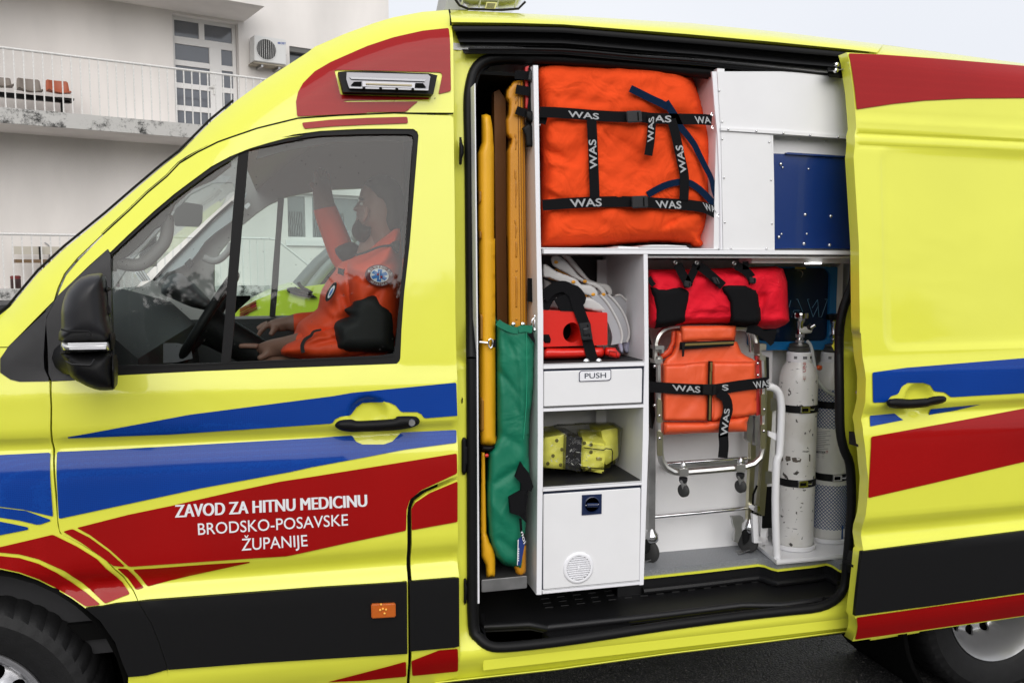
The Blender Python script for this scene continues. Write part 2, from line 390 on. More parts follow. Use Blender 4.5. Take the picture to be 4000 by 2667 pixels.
def bulge(X, Z):
    y = 0.
    if X < -.55: y += .16*(X+.55)**2
    d = max(-.02, sild(X, Z))
    if d < .13: y += 5.6*(.13-d)**2
    return y
HANDLES = []          # (cx, cz, ax, az, depth) bowl presses behind the door handles
def Yskin(X, Z):
    y = lin(PROF, warp(X, Z))+bulge(X, Z)
    for (cx, cz, ax, az, dp) in HANDLES:
        q = ((X-cx)/ax)**2+((Z-cz)/az)**2
        if q < 1: y += dp*(1-q*q)**2
    return y
def Ydoor(X, Z):      # sliding door stands proud and slides back along the body
    y = lin(PROF, warp(X, Z))+bulge(X, Z)-.105
    for (cx, cz, ax, az, dp) in HANDLES:
        q = ((X-cx)/ax)**2+((Z-cz)/az)**2
        if q < 1: y += dp*(1-q*q)**2
    # pressed ribs below the roof stripe and the recessed blank window
    zc = warp(X, Z)
    y += lin(RIB, zc)
    if PANEL:
        (x0, x1, z0, z1) = PANEL; r = .05
        ex = X-x0; ez = min(z1-zc, zc-z0); q = min(ex, ez) if not (ex < r and ez < r) else r-math.hypot(r-ex, r-ez)
        fade = .35+.65*min(1, max(0, (X-x0)/.5))
        y += .012*fade*min(1, max(0, q/.014))
    return y
PANEL = None; RIB = [(0, 0), (1, 0)]
def onto(p, Yf, off=0.):
    Y = .03
    for _ in range(14):
        P = PY(p, Y); Y = Yf(P[0], P[2])+off
    return PY(p, Y)
def xz(pts, Yf=Yskin, off=0.): return [onto(p, Yf, off)[::2] for p in pts]
ROWS = [a for a, b in PROF if .4 < a < 1.34]
def skin(name, px, m, parent, Yf=Yskin, off=0., holes=(), step=.022, rim=.018, rows=True, r=0, xrows=(), cols=None, **k):
    if r: px = rnd(px, r)
    o = xz(px, Yf, off); hs = [xz(h, Yf, off) for h in holes]; zs = [p[1] for p in o]
    rw = [q for q in ROWS+list(xrows) if min(zs)+.004 < q < max(zs)-.004] if rows else None
    loc = [(cx, cz, ax*1.12, az*1.12, .006) for (cx, cz, ax, az, dp) in HANDLES if rows and min(p[0] for p in o) < cx < max(p[0] for p in o)]
    return sheet(name, o, m, parent, lambda a, b: Yf(a, b)+off, hs, step, rim, rw, cols, loc, **k)
V_ = thing('ambulance', (.8, 0, 0), 'bright yellow ambulance van with red and blue stripes and its side door slid open', 'ambulance')
hx = [onto(p, Yskin)[::2] for p in [(1437, 1618), (3577, 1560)]]
HANDLES.append((hx[0][0], hx[0][1], .064, .060, .026))
hq = onto((3590, 1558), Ydoor)
HANDLES.append((hq[0], hq[2], .060, .060, .026))
pq = [onto(p, Ydoor) for p in z('D', '885,688 1568,718')+z('R', '1170,741')]
PANEL = (pq[0][0], 9., pq[2][2], pq[0][2])
r1, r2, r3 = [onto((3400, y_), Ydoor)[2] for y_ in (470, 524, 557)]
RIB = [(r3-.02, 0), (r3-.008, .004), (r3, 0), (r2-.006, -.003), (r2-.001, .008), (r2+.004, .008), (r2+.010, 0), (r1-.012, .0), (r1, -.004), (r1+.012, .003), (r1+.03, 0)]
DROWS = [a for a, b in RIB]+[PANEL[2], PANEL[2]+.014, PANEL[3]-.014, PANEL[3], PANEL[2]-.006, PANEL[3]+.006]; DCOLS = [PANEL[0]-.006, PANEL[0], PANEL[0]+.007, PANEL[0]+.014]

# --- cab side: roof edge and front pillar
gap = z('J', '0,832 200,650 350,505 500,380 600,275 740,190 900,110 1100,40 1200,5')+z('B', '210,605 420,590 700,578 1005,577')
gaplow = [(210, 1175), (225, 1125), (250, 1070), (300, 1010)]
cabside = SIL[:]+[(1755, 40), (1764, 105), (1773, 441)]+[(a, b-3) for a, b in gap[::-1] if a < 1760]+[(a, b-2) for a, b in gaplow[::-1]]+[(205, 1178), (31, 1354), (-150, 1352), (-330, 1480)]
cab_side = skin('cab_side_panel', cabside, m_yel, V_, rows=False, step=.013)
# --- front wing
arch = [(-330, 2240), (-160, 2195), (-60, 2205)]+z('V', '0,678 150,710 300,765 440,835 560,905 668,983')
wing = [(-330, 1482), (-150, 1357), (30, 1358)]+z('I', '0,1000 0,1110 80,1165 150,1182 385,1178')+z('E', '222,215 226,330 228,480 238,520 245,700 258,860')+z('V', '466,398')+\
    z('V', '640,490 820,600 960,740 1040,850 1077,928')+z('V', '900,948 800,968')+arch[::-1]
skin('front_wing', wing, m_yel, V_)
# --- cab door
door_out = [(218, 1160), (232, 1128), (256, 1074), (305, 1014)]+[(a+3, b+3) for a, b in gap[:-1]]+[(1760, 452), (1771, 460), (1776, 800), (1779, 1250), (1787, 1500), (1789, 1640), (1790, 1800), (1788, 1856)]+\
    z('F', '858,656 740,706 692,742 680,780 677,820 675,1568')+[(1200, 2745), (664, 2745)]+z('V', '1310,1460 1290,1400 1240,1250 1180,1100 1083,928 1045,840 965,730 830,600 650,490 486,408 466,376 452,280 446,100')+\
    z('E', '247,520 237,480 234,330 231,218')+z('I', '401,1177 560,1168 895,1128 895,1125')
win_hole = rnd(z('I', '862,188')+z('J', '60,975 200,840 400,655 560,520 700,415 850,305 1000,225 1150,165 1300,120 1450,80 1568,62')+z('K', '0,80 100,55 300,28 600,12 800,10 1000,10')+z('K', '1068,60 1060,160 1000,900 955,1300 935,1568')+z('L', '1568,1012 1540,1040')+z('L', '0,1098')+z('I', '895,1130 880,900 865,400'), 12)
# mirror foot corner (black) cut out of the yellow door
tri = z('I', '845,146 852,170 862,188 865,400 880,900 895,1132 560,1170 404,1176 380,1120 372,900 358,700 400,600 432,545 455,508')
frame_out = [p for p in door_out]
door_yel = [(226, 1154), (236, 1128), (259, 1076), (308, 1017)]+[(a+3, b+3) for a, b in gap[:-1]]+door_out[len(gaplow)+len(gap)-1:-4]+z('I', '404,1180 560,1173 897,1134')+\
    z('L', '0,1100 1540,1042 1560,1022 1568,1000')+z('K', '938,1568 957,1300 1002,900 1062,160 1070,60 1060,30 1030,8 800,6 600,8 300,24 100,51 0,76')+z('J', '1568,58 1450,76 1300,116 1150,161 1000,221 850,301 700,411 560,516 400,651 200,836 60,971')+z('I', '840,146 700,270 560,405')
cdoor = skin('cab_door', door_yel, m_yel, V_, label='yellow driver door with dark window and black handle')
# black corner piece and its continuation on the wing
skin('mirror_foot', tri, m_plast2, cdoor, off=-.002, rows=False)
skin('wing_corner_trim', z('I', '422,560 405,590 60,912 0,1005 0,1108 80,1163 150,1180 380,1176 378,1150 345,1080 340,980 348,840 362,680'), m_plast2, V_, off=-.003, rows=False)
# window rubber frame: ring between yellow opening and glass
ring_o = z('J', '62,968 200,833 400,648 560,513 700,408 850,298 1000,218 1150,158 1300,113 1450,73 1568,55')+z('K', '100,48 300,21 600,5 800,3 1000,3 1045,15 1068,50 1064,160 1004,900 958,1300 939,1568')+z('L', '1568,1000 1555,1030 1530,1040 0,1100')+z('I', '897,1132 882,900 866,400 862,188')
ring_i = z('J', '66,998 200,872 400,688 560,553 700,450 850,342 1000,250 1062,205 1140,170 1300,138 1450,105 1568,88')+z('K', '100,88 300,62 600,50 800,48 990,48 1025,62 1033,90 1022,200 975,900 930,1300 905,1568')+z('L', '1530,900 1518,975 1400,985')+z('L', '0,1040')+z('I', '890,1062 872,700 862,400')
skin('window_frame', ring_o, m_rub, cdoor, off=.004, holes=[ring_i], rows=False, rim=.02, step=.03)
gl = skin('window_glass', ring_i, m_glass, cdoor, off=.016, rows=False, rim=0, step=.06)
skin('window_divider', z('J', '1062,190 1142,168 1120,450 1085,850 1050,1250 1028,1568')+z('L', '240,1040 165,1035')+z('J', '950,1568 985,1100 1020,640 1040,430'), m_plast, cdoor, off=.008, rows=False, rim=.01)
skin('waist_moulding', z('L', '1518,960 1400,978 240,1030 0,1042')+z('I', '892,1055 893,1085')+z('L', '0,1056 240,1040 1400,995 1520,985'), m_plast, cdoor, off=.002, rows=False, rim=.008)
# handle: black grip with a lock, traced
hgr = smooth_loop(z('Y', '275,665 330,605 470,592 520,607 620,607 960,585 1010,556 1200,555 1250,575 1272,618 1235,665 1100,705 900,725 600,738 420,735 330,712'), 3)
def handle(par_, pts, Yf, lock=None):
    P = [onto(p, Yf, 0) for p in pts]; cy = min(q[1] for q in P)
    o = pillow('door_handle', pts, cy-.042, cy-.004, 26, m_plast, par_, step=8, sm=1)
    if lock: 
        q = PY(lock, cy-.043); MB().lathe([(.0001, -.003), (.009, -.003), (.0105, 0), (.0105, .006)], q, 'y', 20).obj('key_lock', m_steel, par_)
handle(cdoor, hgr, Yskin, z('Y', '1178,632')[0])
# --- fuel flap corner
flap = z('F', '901,655 868,672 760,720 712,755 698,790 688,1568')+[(1602, 2700), (1790, 2640)]+z('F', '908,1515 910,1090 905,900')
skin('fuel_flap', flap, m_yel, V_)
# --- jamb and sill behind the doors, with the side opening
opening = smooth_loop([(1840, 1400), (1836, 930), (1833, 600), (1829, 420), (1834, 345), (1852, 278), (1888, 240), (1945, 226), (2050, 226), (2300, 240), (2500, 257), (2700, 277), (2900, 291), (3050, 301), (3150, 311), (3235, 328), (3290, 362), (3322, 430), (3334, 560),
    (3345, 800), (3348, 960), (3335, 1090), (3315, 1150), (3290, 1220), (3278, 1320), (3279, 1550), (3282, 1680), (3297, 1755), (3320, 1815), (3326, 1950), (3317, 2100), (3308, 2200), (3300, 2280), (3270, 2335), (3200, 2370), (3075, 2385), (2900, 2404), (2600, 2443), (2300, 2488), (2120, 2512), (1970, 2526), (1910, 2520), (1868, 2488), (1846, 2440), (1843, 2200), (1842, 1800)], 3)
def Yjamb(X, Z):
    s = min(1, max(0, (Z-.395)/.10)); s = s*s*(3-2*s)
    y = lin(PROF[-3:], Z) if Z > 1.335 else .0135*max(0, min(1, (Z-1.2)/.1))
    y += .045*s + (0 if Z > .43 else (.43-Z)*.55)
    # pressed relief along the pillar
    if X < .56 and Z > .45: y += .010*math.exp(-((X-.522)/.012)**2)
    if X > 1.83 and Z > .45: y += .018*math.exp(-((X-1.93)/.03)**2)
    return y
jamb = [(1700, 210), (1766, 103), (1790, 143)]+z('U', '1715,430 1750,520 1800,640 2150,628')+[(2200, 214), (2534, 243), (2700, 253), (3060, 288), (3290, 307), (3420, 330), (3480, 1200), (3470, 2300), (3400, 2448), (3333, 2460), (3000, 2503), (2600, 2552), (2173, 2612), (1850, 2648), (1700, 2665)]
sheet('door_jamb', xz(jamb, Yjamb), m_yel2, V_, Yjamb, [xz(opening, Yjamb)], .02, .012)
m_seal_pts = [onto(p, Yjamb, -.004) for p in opening]
tube('door_seal', m_seal_pts, .0160, m_rub, V_, n=12, closed=True)
# second inner lip of the seal
tube('seal_lip', [onto((p[0]+(10 if p[0] < 1900 else -2 if p[0] > 3200 else 0), p[1]+(12 if p[1] < 400 else 0)), Yjamb, .020) for p in opening], .0135, m_rub, V_, n=8, closed=True)
# sill roll-under
def ruled(name, top, bot, prof, m, parent, n=60, Yb=0., smooth=True, **k):
    """strip between two traced lines; prof = [(fraction down, depth offset)]"""
    x0, x1 = max(top[0][0], bot[0][0]), min(top[-1][0], bot[-1][0]); V = []; Fc = []; q = len(prof)
    for i in range(n+1):
        t = i/n; xa = top[0][0]+(top[-1][0]-top[0][0])*t; xb = bot[0][0]+(bot[-1][0]-bot[0][0])*t
        ya, yb = lin(top, xa), lin(bot, xb)
        for f, dy in prof: V.append(PY((xa+(xb-xa)*f, ya+(yb-ya)*f), Yb+dy))
    for i in range(n):
        for j in range(q-1): a = i*q+j; Fc.append((a, a+1, a+q+1, a+q))
    return mk(name, V, Fc, m, parent, smooth, sharp=45, **k)
sill_b = [(1700, 2665), (1850, 2648), (2173, 2612), (2600, 2552), (3000, 2503), (3333, 2460), (3400, 2448)]
ruled('sill_edge', [(a, b-2) for a, b in sill_b], [(a, b+5) for a, b in sill_b], [(0, .03), (.5, .028), (1, .035), (1.05, .12)], m_yel2, V_)
# --- roof edge over the opening and the black door track
track_t = [(1766, 102), (2000, 102), (2200, 107), (2700, 149), (3032, 178), (3305, 203), (3420, 216)]
roof_top = [(1757, 40), (2200, 61), (2700, 91), (3032, 124), (3396, 168), (3450, 175)]
ruled('roof_edge', roof_top, track_t, [(0, .30), (.15, .22), (.35, .165), (.55, .135), (.70, .128), (.76, .124), (.9, .136), (1, .145), (1.02, .17)], m_yel, V_, 80)
roof2t = [(3396, 168), (4000, 249), (4300, 294)]; roof2b = [(3396, 250), (4000, 320), (4300, 360)]
ruled('roof_edge', roof2t, roof2b, [(0, .30), (.15, .22), (.35, .165), (.6, .13), (1, .12)], m_yel, V_, 30)
track_b = [(1812, 210), (2000, 212), (2200, 214), (2534, 245), (2700, 255), (3060, 291), (3290, 309), (3345, 314)]
ruled('door_track', [(1766, 101)]+track_t[1:], track_b, [(0, .145), (.02, .130), (.10, .127), (.20, .130), (.27, .150), (.40, .158), (.46, .150), (.50, .136), (.58, .133), (.66, .140), (.72, .160), (.84, .165), (.88, .125), (.92, .118), (.99, .118), (1.0, .125)], m_rub, V_, 80)
tk = V_
tube('track_rail', [PY(p, .105) for p in [(1830, 192), (2200, 196), (2534, 225), (2700, 236), (3000, 266), (3240, 292)]], .0045, m_rub, V_, sm=3)
# roller arm at the rear end of the track
rb = MB(); rb.hexa([PY(p, .06) for p in z('W', '1060,130 1180,128 1185,212 1070,205')], [PY(p, .12) for p in z('W', '1060,130 1180,128 1185,212 1070,205')]); ra = rb.obj('roller_bracket', m_plast, V_, bevel=.003)
MB().hexa([PY(p, .04) for p in z('W', '1065,160 1130,150 1225,128 1228,140 1135,165 1068,168')][:4], [PY(p, .06) for p in z('W', '1065,160 1130,150 1225,128 1228,140 1135,165 1068,168')][:4]).obj('roller_arm', m_steel, ra)
for q in z('W', '1135,108 1130,152'): MB().lathe([(.0001, -.006), (.007, -.005), (.008, 0), (.008, .01)], PY(q, .045), 'y', 14).obj('roller_bolt', m_chr, ra)
# roof, headliner: carried across to the far side
Wd = 1.98
def across(name, pts, prof, m, parent, **k):
    V = []; n = len(prof)
    for p in pts:
        for (t, dz, dx) in prof: V.append((p[0]+dx, p[1]+(Wd-2*p[1])*t, p[2]+dz))
    Fc = [(i*n+j, i*n+j+1, (i+1)*n+j+1, (i+1)*n+j) for i in range(len(pts)-1) for j in range(n-1)]
    return mk(name, V, Fc, m, parent, True, **k)
silp = [onto(p, Yskin) for p in SIL]; roofp = [PY(p, .30) for p in roof_top+roof2t[1:]]
front_roof = [p for p in silp if p[2] > 2.09]
across('roof_panel', front_roof+[(p[0], p[1], p[2]) for p in roofp], [(0, 0, 0), (.08, .02, 0), (.3, .04, 0), (.5, .045, 0), (.7, .04, 0), (.92, .02, 0), (1, 0, 0)], m_yel, V_)
ws = [p for p in silp if 1.3 < p[2] < 2.12]
wl = [(p[0]+.03, p[1]+.05, p[2]-.02) for p in ws]
across('windscreen', wl, [(0, 0, 0), (.1, 0, -.008), (.3, 0, -.03), (.5, 0, -.04), (.7, 0, -.03), (.9, 0, -.008), (1, 0, 0)], m_wind, V_)
tube('windscreen_trim', [(p[0]-.006, p[1]+.012, p[2]+.006) for p in silp if 1.2 < p[2] < 2.12], .0035, m_plast, V_, n=8)
bon = [p for p in silp if p[2] <= 1.36]
# --- body behind the sliding door
def Yback(X, Z): return lin(PROF, warp(X, Z))+.0
skin('rear_side_panel', [(3400, 248), (4300, 360), (4300, 2350), (4150, 2340), (4050, 2275), (3900, 2235), (3750, 2275), (3640, 2380), (3590, 2470), (3400, 2500)], m_yel, V_, off=.02)
# --- sliding door
sd = z('D', '733,248 750,330 765,430 772,515 778,600 765,740 775,900 790,1150 795,1568')+z('R', '925,600 940,800 955,880 965,960 960,1140 940,1220 945,1400 965,1560')+z('S', '970,130 985,250 975,420 950,570 926,680 938,760 945,800')+\
    z('T', '300,545 285,700 262,900 243,1045 262,1078 256,1170 228,1240')+[(3334, 2503), (3600, 2464), (4000, 2406), (4300, 2364), (4300, 300), (4000, 262), (3650, 228)]
Dr = skin('sliding_door', sd, m_yel, V_, Yf=Ydoor, rim=.045, step=.018, xrows=DROWS, cols=DCOLS, label='yellow side door slid back along the body')
sdh = smooth_loop(z('R', '1128,1150 1150,1115 1250,1112 1310,1118 1450,1108')+z('H', '980,382 1010,372 1055,370 1067,385 1050,400 1000,410')+z('R', '1420,1182 1250,1192 1150,1180'), 2)
handle(Dr, sdh, Ydoor)
# --- wheels
def wheel(cx, cz, y, name='wheel', dish=None):
    R, rr = .356, .221
    m = MB(); n = 150; prof = [(.2225, .03), (.2235, .004), (.235, -.008), (.27, -.020), (.31, -.022), (.335, -.010), (.348, .006), (.355, .03), (.356, .08), (.356, .15), (.35, .20), (.32, .225), (.24, .22)]
    V = []
    for i, (r, h) in enumerate(prof):
        for k in range(n):
            a = 2*math.pi*k/n; rk = r; hk = h
            if 5 <= i <= 9 and (k % 3 == 0): rk -= .004; hk += .0015 if i < 8 else 0
            if 5 <= i <= 9: a += .02*(i-5)
            V.append((cx+rk*math.cos(a), y+hk, cz+rk*math.sin(a)))
    Fc = [(i*n+k, i*n+(k+1) % n, (i+1)*n+(k+1) % n, (i+1)*n+k) for i in range(len(prof)-1) for k in range(n)]
    root = MB().add(V, Fc).obj(name, mat('tyre_rubber', (.009, .009, .0095), .6, spec=.3, bump=.3, bscale=220, var=.2, vscale=30), V_, sharp=25)
    def Yr(X, Z):
        r = math.hypot(X-cx, Z-cz); return y+lin(dish or [(0, .06), (.05, .058), (.075, .045), (.10, .022), (.135, .030), (.165, .055), (.178, .060), (.186, .035), (.196, .012), (.212, .0), (.221, -.003), (.2235, 0)], r)
    circ = lambda x, zz, r, n_: [(x+r*math.cos(2*math.pi*i/n_), zz+r*math.sin(2*math.pi*i/n_)) for i in range(n_)]
    hs = [circ(cx+.152*math.cos(a), cz+.152*math.sin(a), .0185, 16) for a in [2*math.pi*(i+.3)/14 for i in range(14)]]
    sheet('rim', circ(cx, cz, .2222, 64), mat('silver_rim', (.48, .48, .50), .35, metal=.7, coat=.3), root, Yr, hs, .013, .01)
    MB().lathe([(.0001, .15), (.21, .15), (.215, .02)], (cx, y, cz), 'y', 40).obj('brake_shade', m_black, root)
    for i in range(6):
        a = 2*math.pi*i/6+.4; MB().lathe([(.0001, -.022), (.010, -.022), (.0135, -.012), (.0135, .02)], (cx+.065*math.cos(a), y+(.03 if not dish else .11), cz+.065*math.sin(a)), 'y', 6).obj('wheel_nut', m_steel, root)
    return root
fw_c = PY((-150, 2792), .045); wheel(fw_c[0], .356, .045)
rw_c = PY((3893, 2380), .10); wheel(rw_c[0], .352, .085, dish=[(0, .03), (.055, .032), (.062, .11), (.10, .125), (.128, .135), (.16, .13), (.172, .11), (.182, .07), (.192, .045), (.205, .02), (.221, -.002), (.2235, 0)])
fx, rx = fw_c[0], rw_c[0]
# wheel housings, underbody
MB().lathe([(.40, .02), (.41, .03), (.41, .55), (.0001, .55)], (fx+.02, 0, .40), 'y', 40, cap=False).obj('wheel_housing', m_black, V_)
MB().lathe([(.44, .05), (.45, .06), (.45, .55), (.0001, .55)], (rx, 0, .36), 'y', 40, cap=False).obj('wheel_housing', m_black, V_)
box('underbody', fx+.45, rx-.46, .10, 1.9, .30, .40, m_black, V_, bevel=0)
box('chassis_rail', fx+.45, rx+.6, .35, .45, .25, .34, m_black, V_)
box('far_side', .5, rx+1.0, 1.86, 1.92, .35, 2.33, m_white, V_, bevel=0)
# --- mirror
hous = z('I', '520,480 560,430 640,362 760,335 815,352 828,480 850,700 868,866 700,872 480,872 458,830 462,790 478,760 478,640 492,560')
mroot = pillow('side_mirror', hous, -.285, -.11, 90, m_plast2, V_, step=12, sm=2, flatk=2.6, label='black door mirror with clear indicator strip')
pillow('mirror_shell', z('I', '478,950 640,958 860,948 872,960 890,1130 895,1232 860,1247 780,1248 700,1225 640,1196 560,1150 530,1090 512,1020 480,975'), -.28, -.12, 80, m_plast, mroot, step=12, sm=2, flatk=2.6)
pillow('mirror_indicator', z('I', '476,868 600,872 850,864 862,900 860,944 640,958 480,946 470,900'), -.29, -.14, 34, mat('clear_lens', (.55, .55, .54), .12, spec=.8, coat=1, metal=.35), mroot, step=7, sm=1)
ly = -.293
for i, y0 in enumerate((884, 898, 912, 926)):
    MB().tube([PY(z('I', f'{530+i*4},{y0}')[0], ly), PY(z('I', f'{835-i*3},{y0-4}')[0], ly)], .0016, 6).obj('indicator_rib', m_wedge, mroot)
pillow('mirror_rim', z('I', '812,350 834,400 858,700 880,900 900,1150 896,1238 870,1245 862,1000 846,700 826,480'), -.27, -.10, 14, m_rub, mroot, step=8, sm=1)
slab_px('mirror_glass', z('I', '826,380 850,600 880,900 898,1200 880,1225 850,900 820,500'), -.115, -.11, m_chr, mroot)
MB().tube([PY(z('I', '700,960')[0], -.20), PY(z('I', '640,1010')[0], -.10), PY(z('I', '560,1000')[0], 0), PY(z('I', '540,980')[0], .06)], .045, 12).obj('mirror_arm', m_plast, mroot)
MB().tube([PY(z('I', '760,620')[0], -.20), PY(z('I', '700,640')[0], -.10), PY(z('I', '640,660')[0], .06)], .03, 12).obj('mirror_arm', m_plast, mroot)
tube('shell_seam', [PY(q, -.289) for q in z('I', '478,772 520,785 690,786 706,800 715,825')], .0022, m_rub, mroot)
tube('shell_seam', [PY(q, -.284) for q in z('I', '512,1020 560,1045 700,1052 718,1040 738,1005')], .002, m_plast2, mroot)
# --- door corner cladding and stripes
tube('door_gutter', [onto(p, Yskin, .006) for p in gap], .0045, m_rub, V_, sm=2)
def stripe(px, parent, m, Yf=Yskin, r=7, off=-.0034, name='stripe', **k): return skin(name, px, m, parent, Yf, off, rim=0, r=r, step=.022 if parent is not cab_side else .013, **k)
# black cladding band
skin('cladding', z('V', '668,985 800,970 900,950 1078,932 1180,1100 1240,1250 1290,1400 1308,1462 1280,1468 1150,1505 1003,1520 960,1420 900,1250 780,1080'), m_plast, V_, off=-.010, rim=.014, rows=False)
skin('cladding', z('V', '1083,932')+z('F', '0,1163 300,1140 676,1116 678,1436 0,1478')+z('V', '1313,1464 1294,1400 1244,1250 1184,1100'), m_plast, cdoor, off=-.011, rim=.014, rows=False)
skin('cladding', z('F', '689,1113 890,1097 910,1099 911,1402 890,1408 691,1425'), m_plast, V_, off=-.011, rim=.014, rows=False)
skin('cladding', z('S', '942,808')+z('T', '1568,382')+[(4300, 2036), (4300, 2274)]+z('T', '1568,862 1030,938 920,955 248,1042 262,900 285,700 302,545'), m_plast, Dr, Yf=Ydoor, off=-.010, rim=.014, rows=False)
# yellow sill under the wing's cladding
skin('sill_panel', z('V', '1003,1522 1150,1508 1280,1471 1308,1466 1318,1600 1000,1640'), m_yel, V_)
# side marker lamp
q = [onto(p, Yskin, -.012) for p in z('F', '514,1208 624,1204 624,1266 516,1272')]
ml = MB(); ml.hexa([(a, b-.012, c) for a, b, c in q][::1], q).obj('side_marker', mat('amber_lens', (.52, .11, .008), .15, coat=1), cdoor, bevel=.003)
for t_ in z('F', '560,1215 568,1235 576,1255 556,1240 582,1238'): MB().ball(onto(t_, Yskin, -.026), .0035, 8).obj('marker_led', mat('amber_led', (1, .50, .08), .2), ml if False else cdoor)
# blue
stripe(z('Z', '0,0')[:0]+z('E', '300,467 850,366 1491,283')+z('F', '430,268 897,222 902,372')+z('Y', '1703,550 1325,580 1290,530 1240,506 1052,506 990,430 910,392 700,392 600,400 530,450 460,545 340,560 280,590 245,640')+z('E', '760,455 305,472'), cdoor, m_blue, label='upper blue stripe narrowing to a point')
stripe(z('E', '255,532 500,522 1491,466')+z('Y', '0,810 480,780 520,850 600,885 850,885 950,850 1030,770 1050,745 1700,715 1703,865 1100,945 0,1152')+z('E', '1300,622 900,695 263,832'), cdoor, m_blue, label='broad lower blue stripe')
stripe(z('s', '-300,1790 0,1776')+z('E', '225,535 237,822 100,790 0,778')+[(-300, 1960)], V_, m_blue)
stripe([(-300, 1970), (0, 1982)]+z('V', '200,222 395,292 392,302 300,334 150,298 0,275')+[(-300, 2000)], V_, m_blue)
stripe([(-300, 2030)]+z('V', '0,306 100,325 215,350 224,360 215,370 0,412')+[(-300, 2120)], V_, m_blue)
# red on the cab
stripe([(-300, 2190)]+z('V', '0,505 412,408 600,500 760,600 900,730 1000,845 1014,870 820,945 700,830 500,690 300,600 150,562 0,548')+[(-300, 2160)], V_, m_red)
stripe([(-300, 2195)]+z('V', '0,574 150,590 300,635 440,705 560,780 680,865 775,945 775,958 668,968 560,895 440,825 300,755 150,702 0,670')+[(-300, 2215)], V_, m_red)
RB = stripe(z('V', '600,355')+z('Z', '0,305 400,222 1000,85 1400,0')+z('Y', '0,1265 1706,990 1710,1225')+z('F', '740,704 690,745 675,790 672,885 400,942 135,1000 0,1008')+z('V', '1010,660 985,640 850,520 700,410'), cdoor, m_red, label='dark red stripe carrying three lines of white lettering')
stripe(z('V', '492,384 565,363 700,432 850,540 972,652 965,660 885,652 760,560 640,475'), cdoor, m_red)
stripe(z('V', '915,672 990,674 1050,730 1124,822 1064,840 1000,750'), cdoor, m_red)
stripe(z('V', '1038,680 1200,672 1568,644')+z('Z', '1118,736 1118,746 180,962'), cdoor, m_red, label='small dark red wedge below the lettering')
stripe(z('F', '903,664 903,846 697,883 695,790 712,760 780,715'), V_, m_red)
stripe(z('F', '320,1563 672,1470 673,1538 480,1556'), cdoor, m_red)
stripe(z('F', '696,1468 820,1420 904,1413 905,1515 700,1535'), V_, m_red)
lamp_o = z('U', '270,822 1515,850 1535,880 1495,1060 1440,1140 345,1112 300,960')
stripe(z('U', '-350,1380 -372,1250 -368,1180 -350,1115 -290,1030 -130,920 0,890 180,800')[:0]+z('B', '210,595 204,520 215,470 240,425 300,365 380,318 570,235 700,192 850,158 980,144')+z('U', '1612,340 1638,1070 1490,1105 1535,880 1515,850')+z('U', '270,822 340,1112 1360,1145 1393,1152 1370,1165 900,1172 420,1180 368,1190 420,1197 1255,1190 1190,1240 1110,1312 650,1318')+z('B', '570,578'), cab_side, m_red, label='red curved field around the roof side light')
stripe(z('B', '234,627 380,612 570,602 773,597 776,630 570,637 400,645 246,658'), cdoor, m_red)
# red and blue on the sliding door
stripe(z('D', '742,252 900,258 1200,280')+z('D', '1568,311')+[(4300, 300), (4300, 383)]+z('D', '1568,462 1300,464 1100,474 950,490 780,516 770,420 757,330'), Dr, m_red, Ydoor)
stripe(z('H', '757,272 900,252 1390,212')+[(4300, 1375), (4300, 1522)]+z('H', '1390,358 1085,375 1060,355 1015,350 1000,325 970,315 905,315 880,330 865,362 835,370 815,396 760,398'), Dr, m_blue, Ydoor)
stripe(z('H', '746,452 850,443 868,458 887,470 748,497'), Dr, m_blue, Ydoor, r=4)
stripe(z('H', '1000,425 1213,405 1100,432 992,449'), Dr, m_blue, Ydoor, r=3)
stripe(z('H', '752,540 1000,495 1390,422')+[(4300, 1540), (4300, 1740)]+z('H', '1390,645 1000,736 740,796'), Dr, m_red, Ydoor)
stripe(z('T', '262,1055 920,962 1568,872')+[(4300, 2284), (4300, 2360)]+z('T', '1568,1040 248,1228 262,1172'), Dr, m_red, Ydoor)
# lettering on the red stripe
m_lw = mat('white_vinyl_lettering', (.78, .78, .80), .4)
pl = lambda a, b: onto((a, b), Yskin, -.0044)
ZL = lambda s_, q_, bo: lettering('lettering', s_, z('Z', q_), pl, m_lw, RB, bo)
for d_ in (-2.4, -1.2, 0, 1.2, 2.4):
    pl = lambda a, b: onto((a+d_, b), Yskin, -.0042-.0002*d_)
    ZL('ZAVOD ZA HITNU MEDICINU', '436,330 2195,228 2190,120 436,216', 0.)
pl = lambda a, b: onto((a, b), Yskin, -.0044)
ZL('BRODSKO-POSAVSKE', '645,490 2022,402 2020,298 640,385', .004)
ZL('ŽUPANIJE', '1044,634 1652,592 1645,488 1044,525', .004)
# seams in the foil
for a_, b_, pr, f_ in [((1310, 1533), (1313, 1575), cdoor, Yskin)]: pass
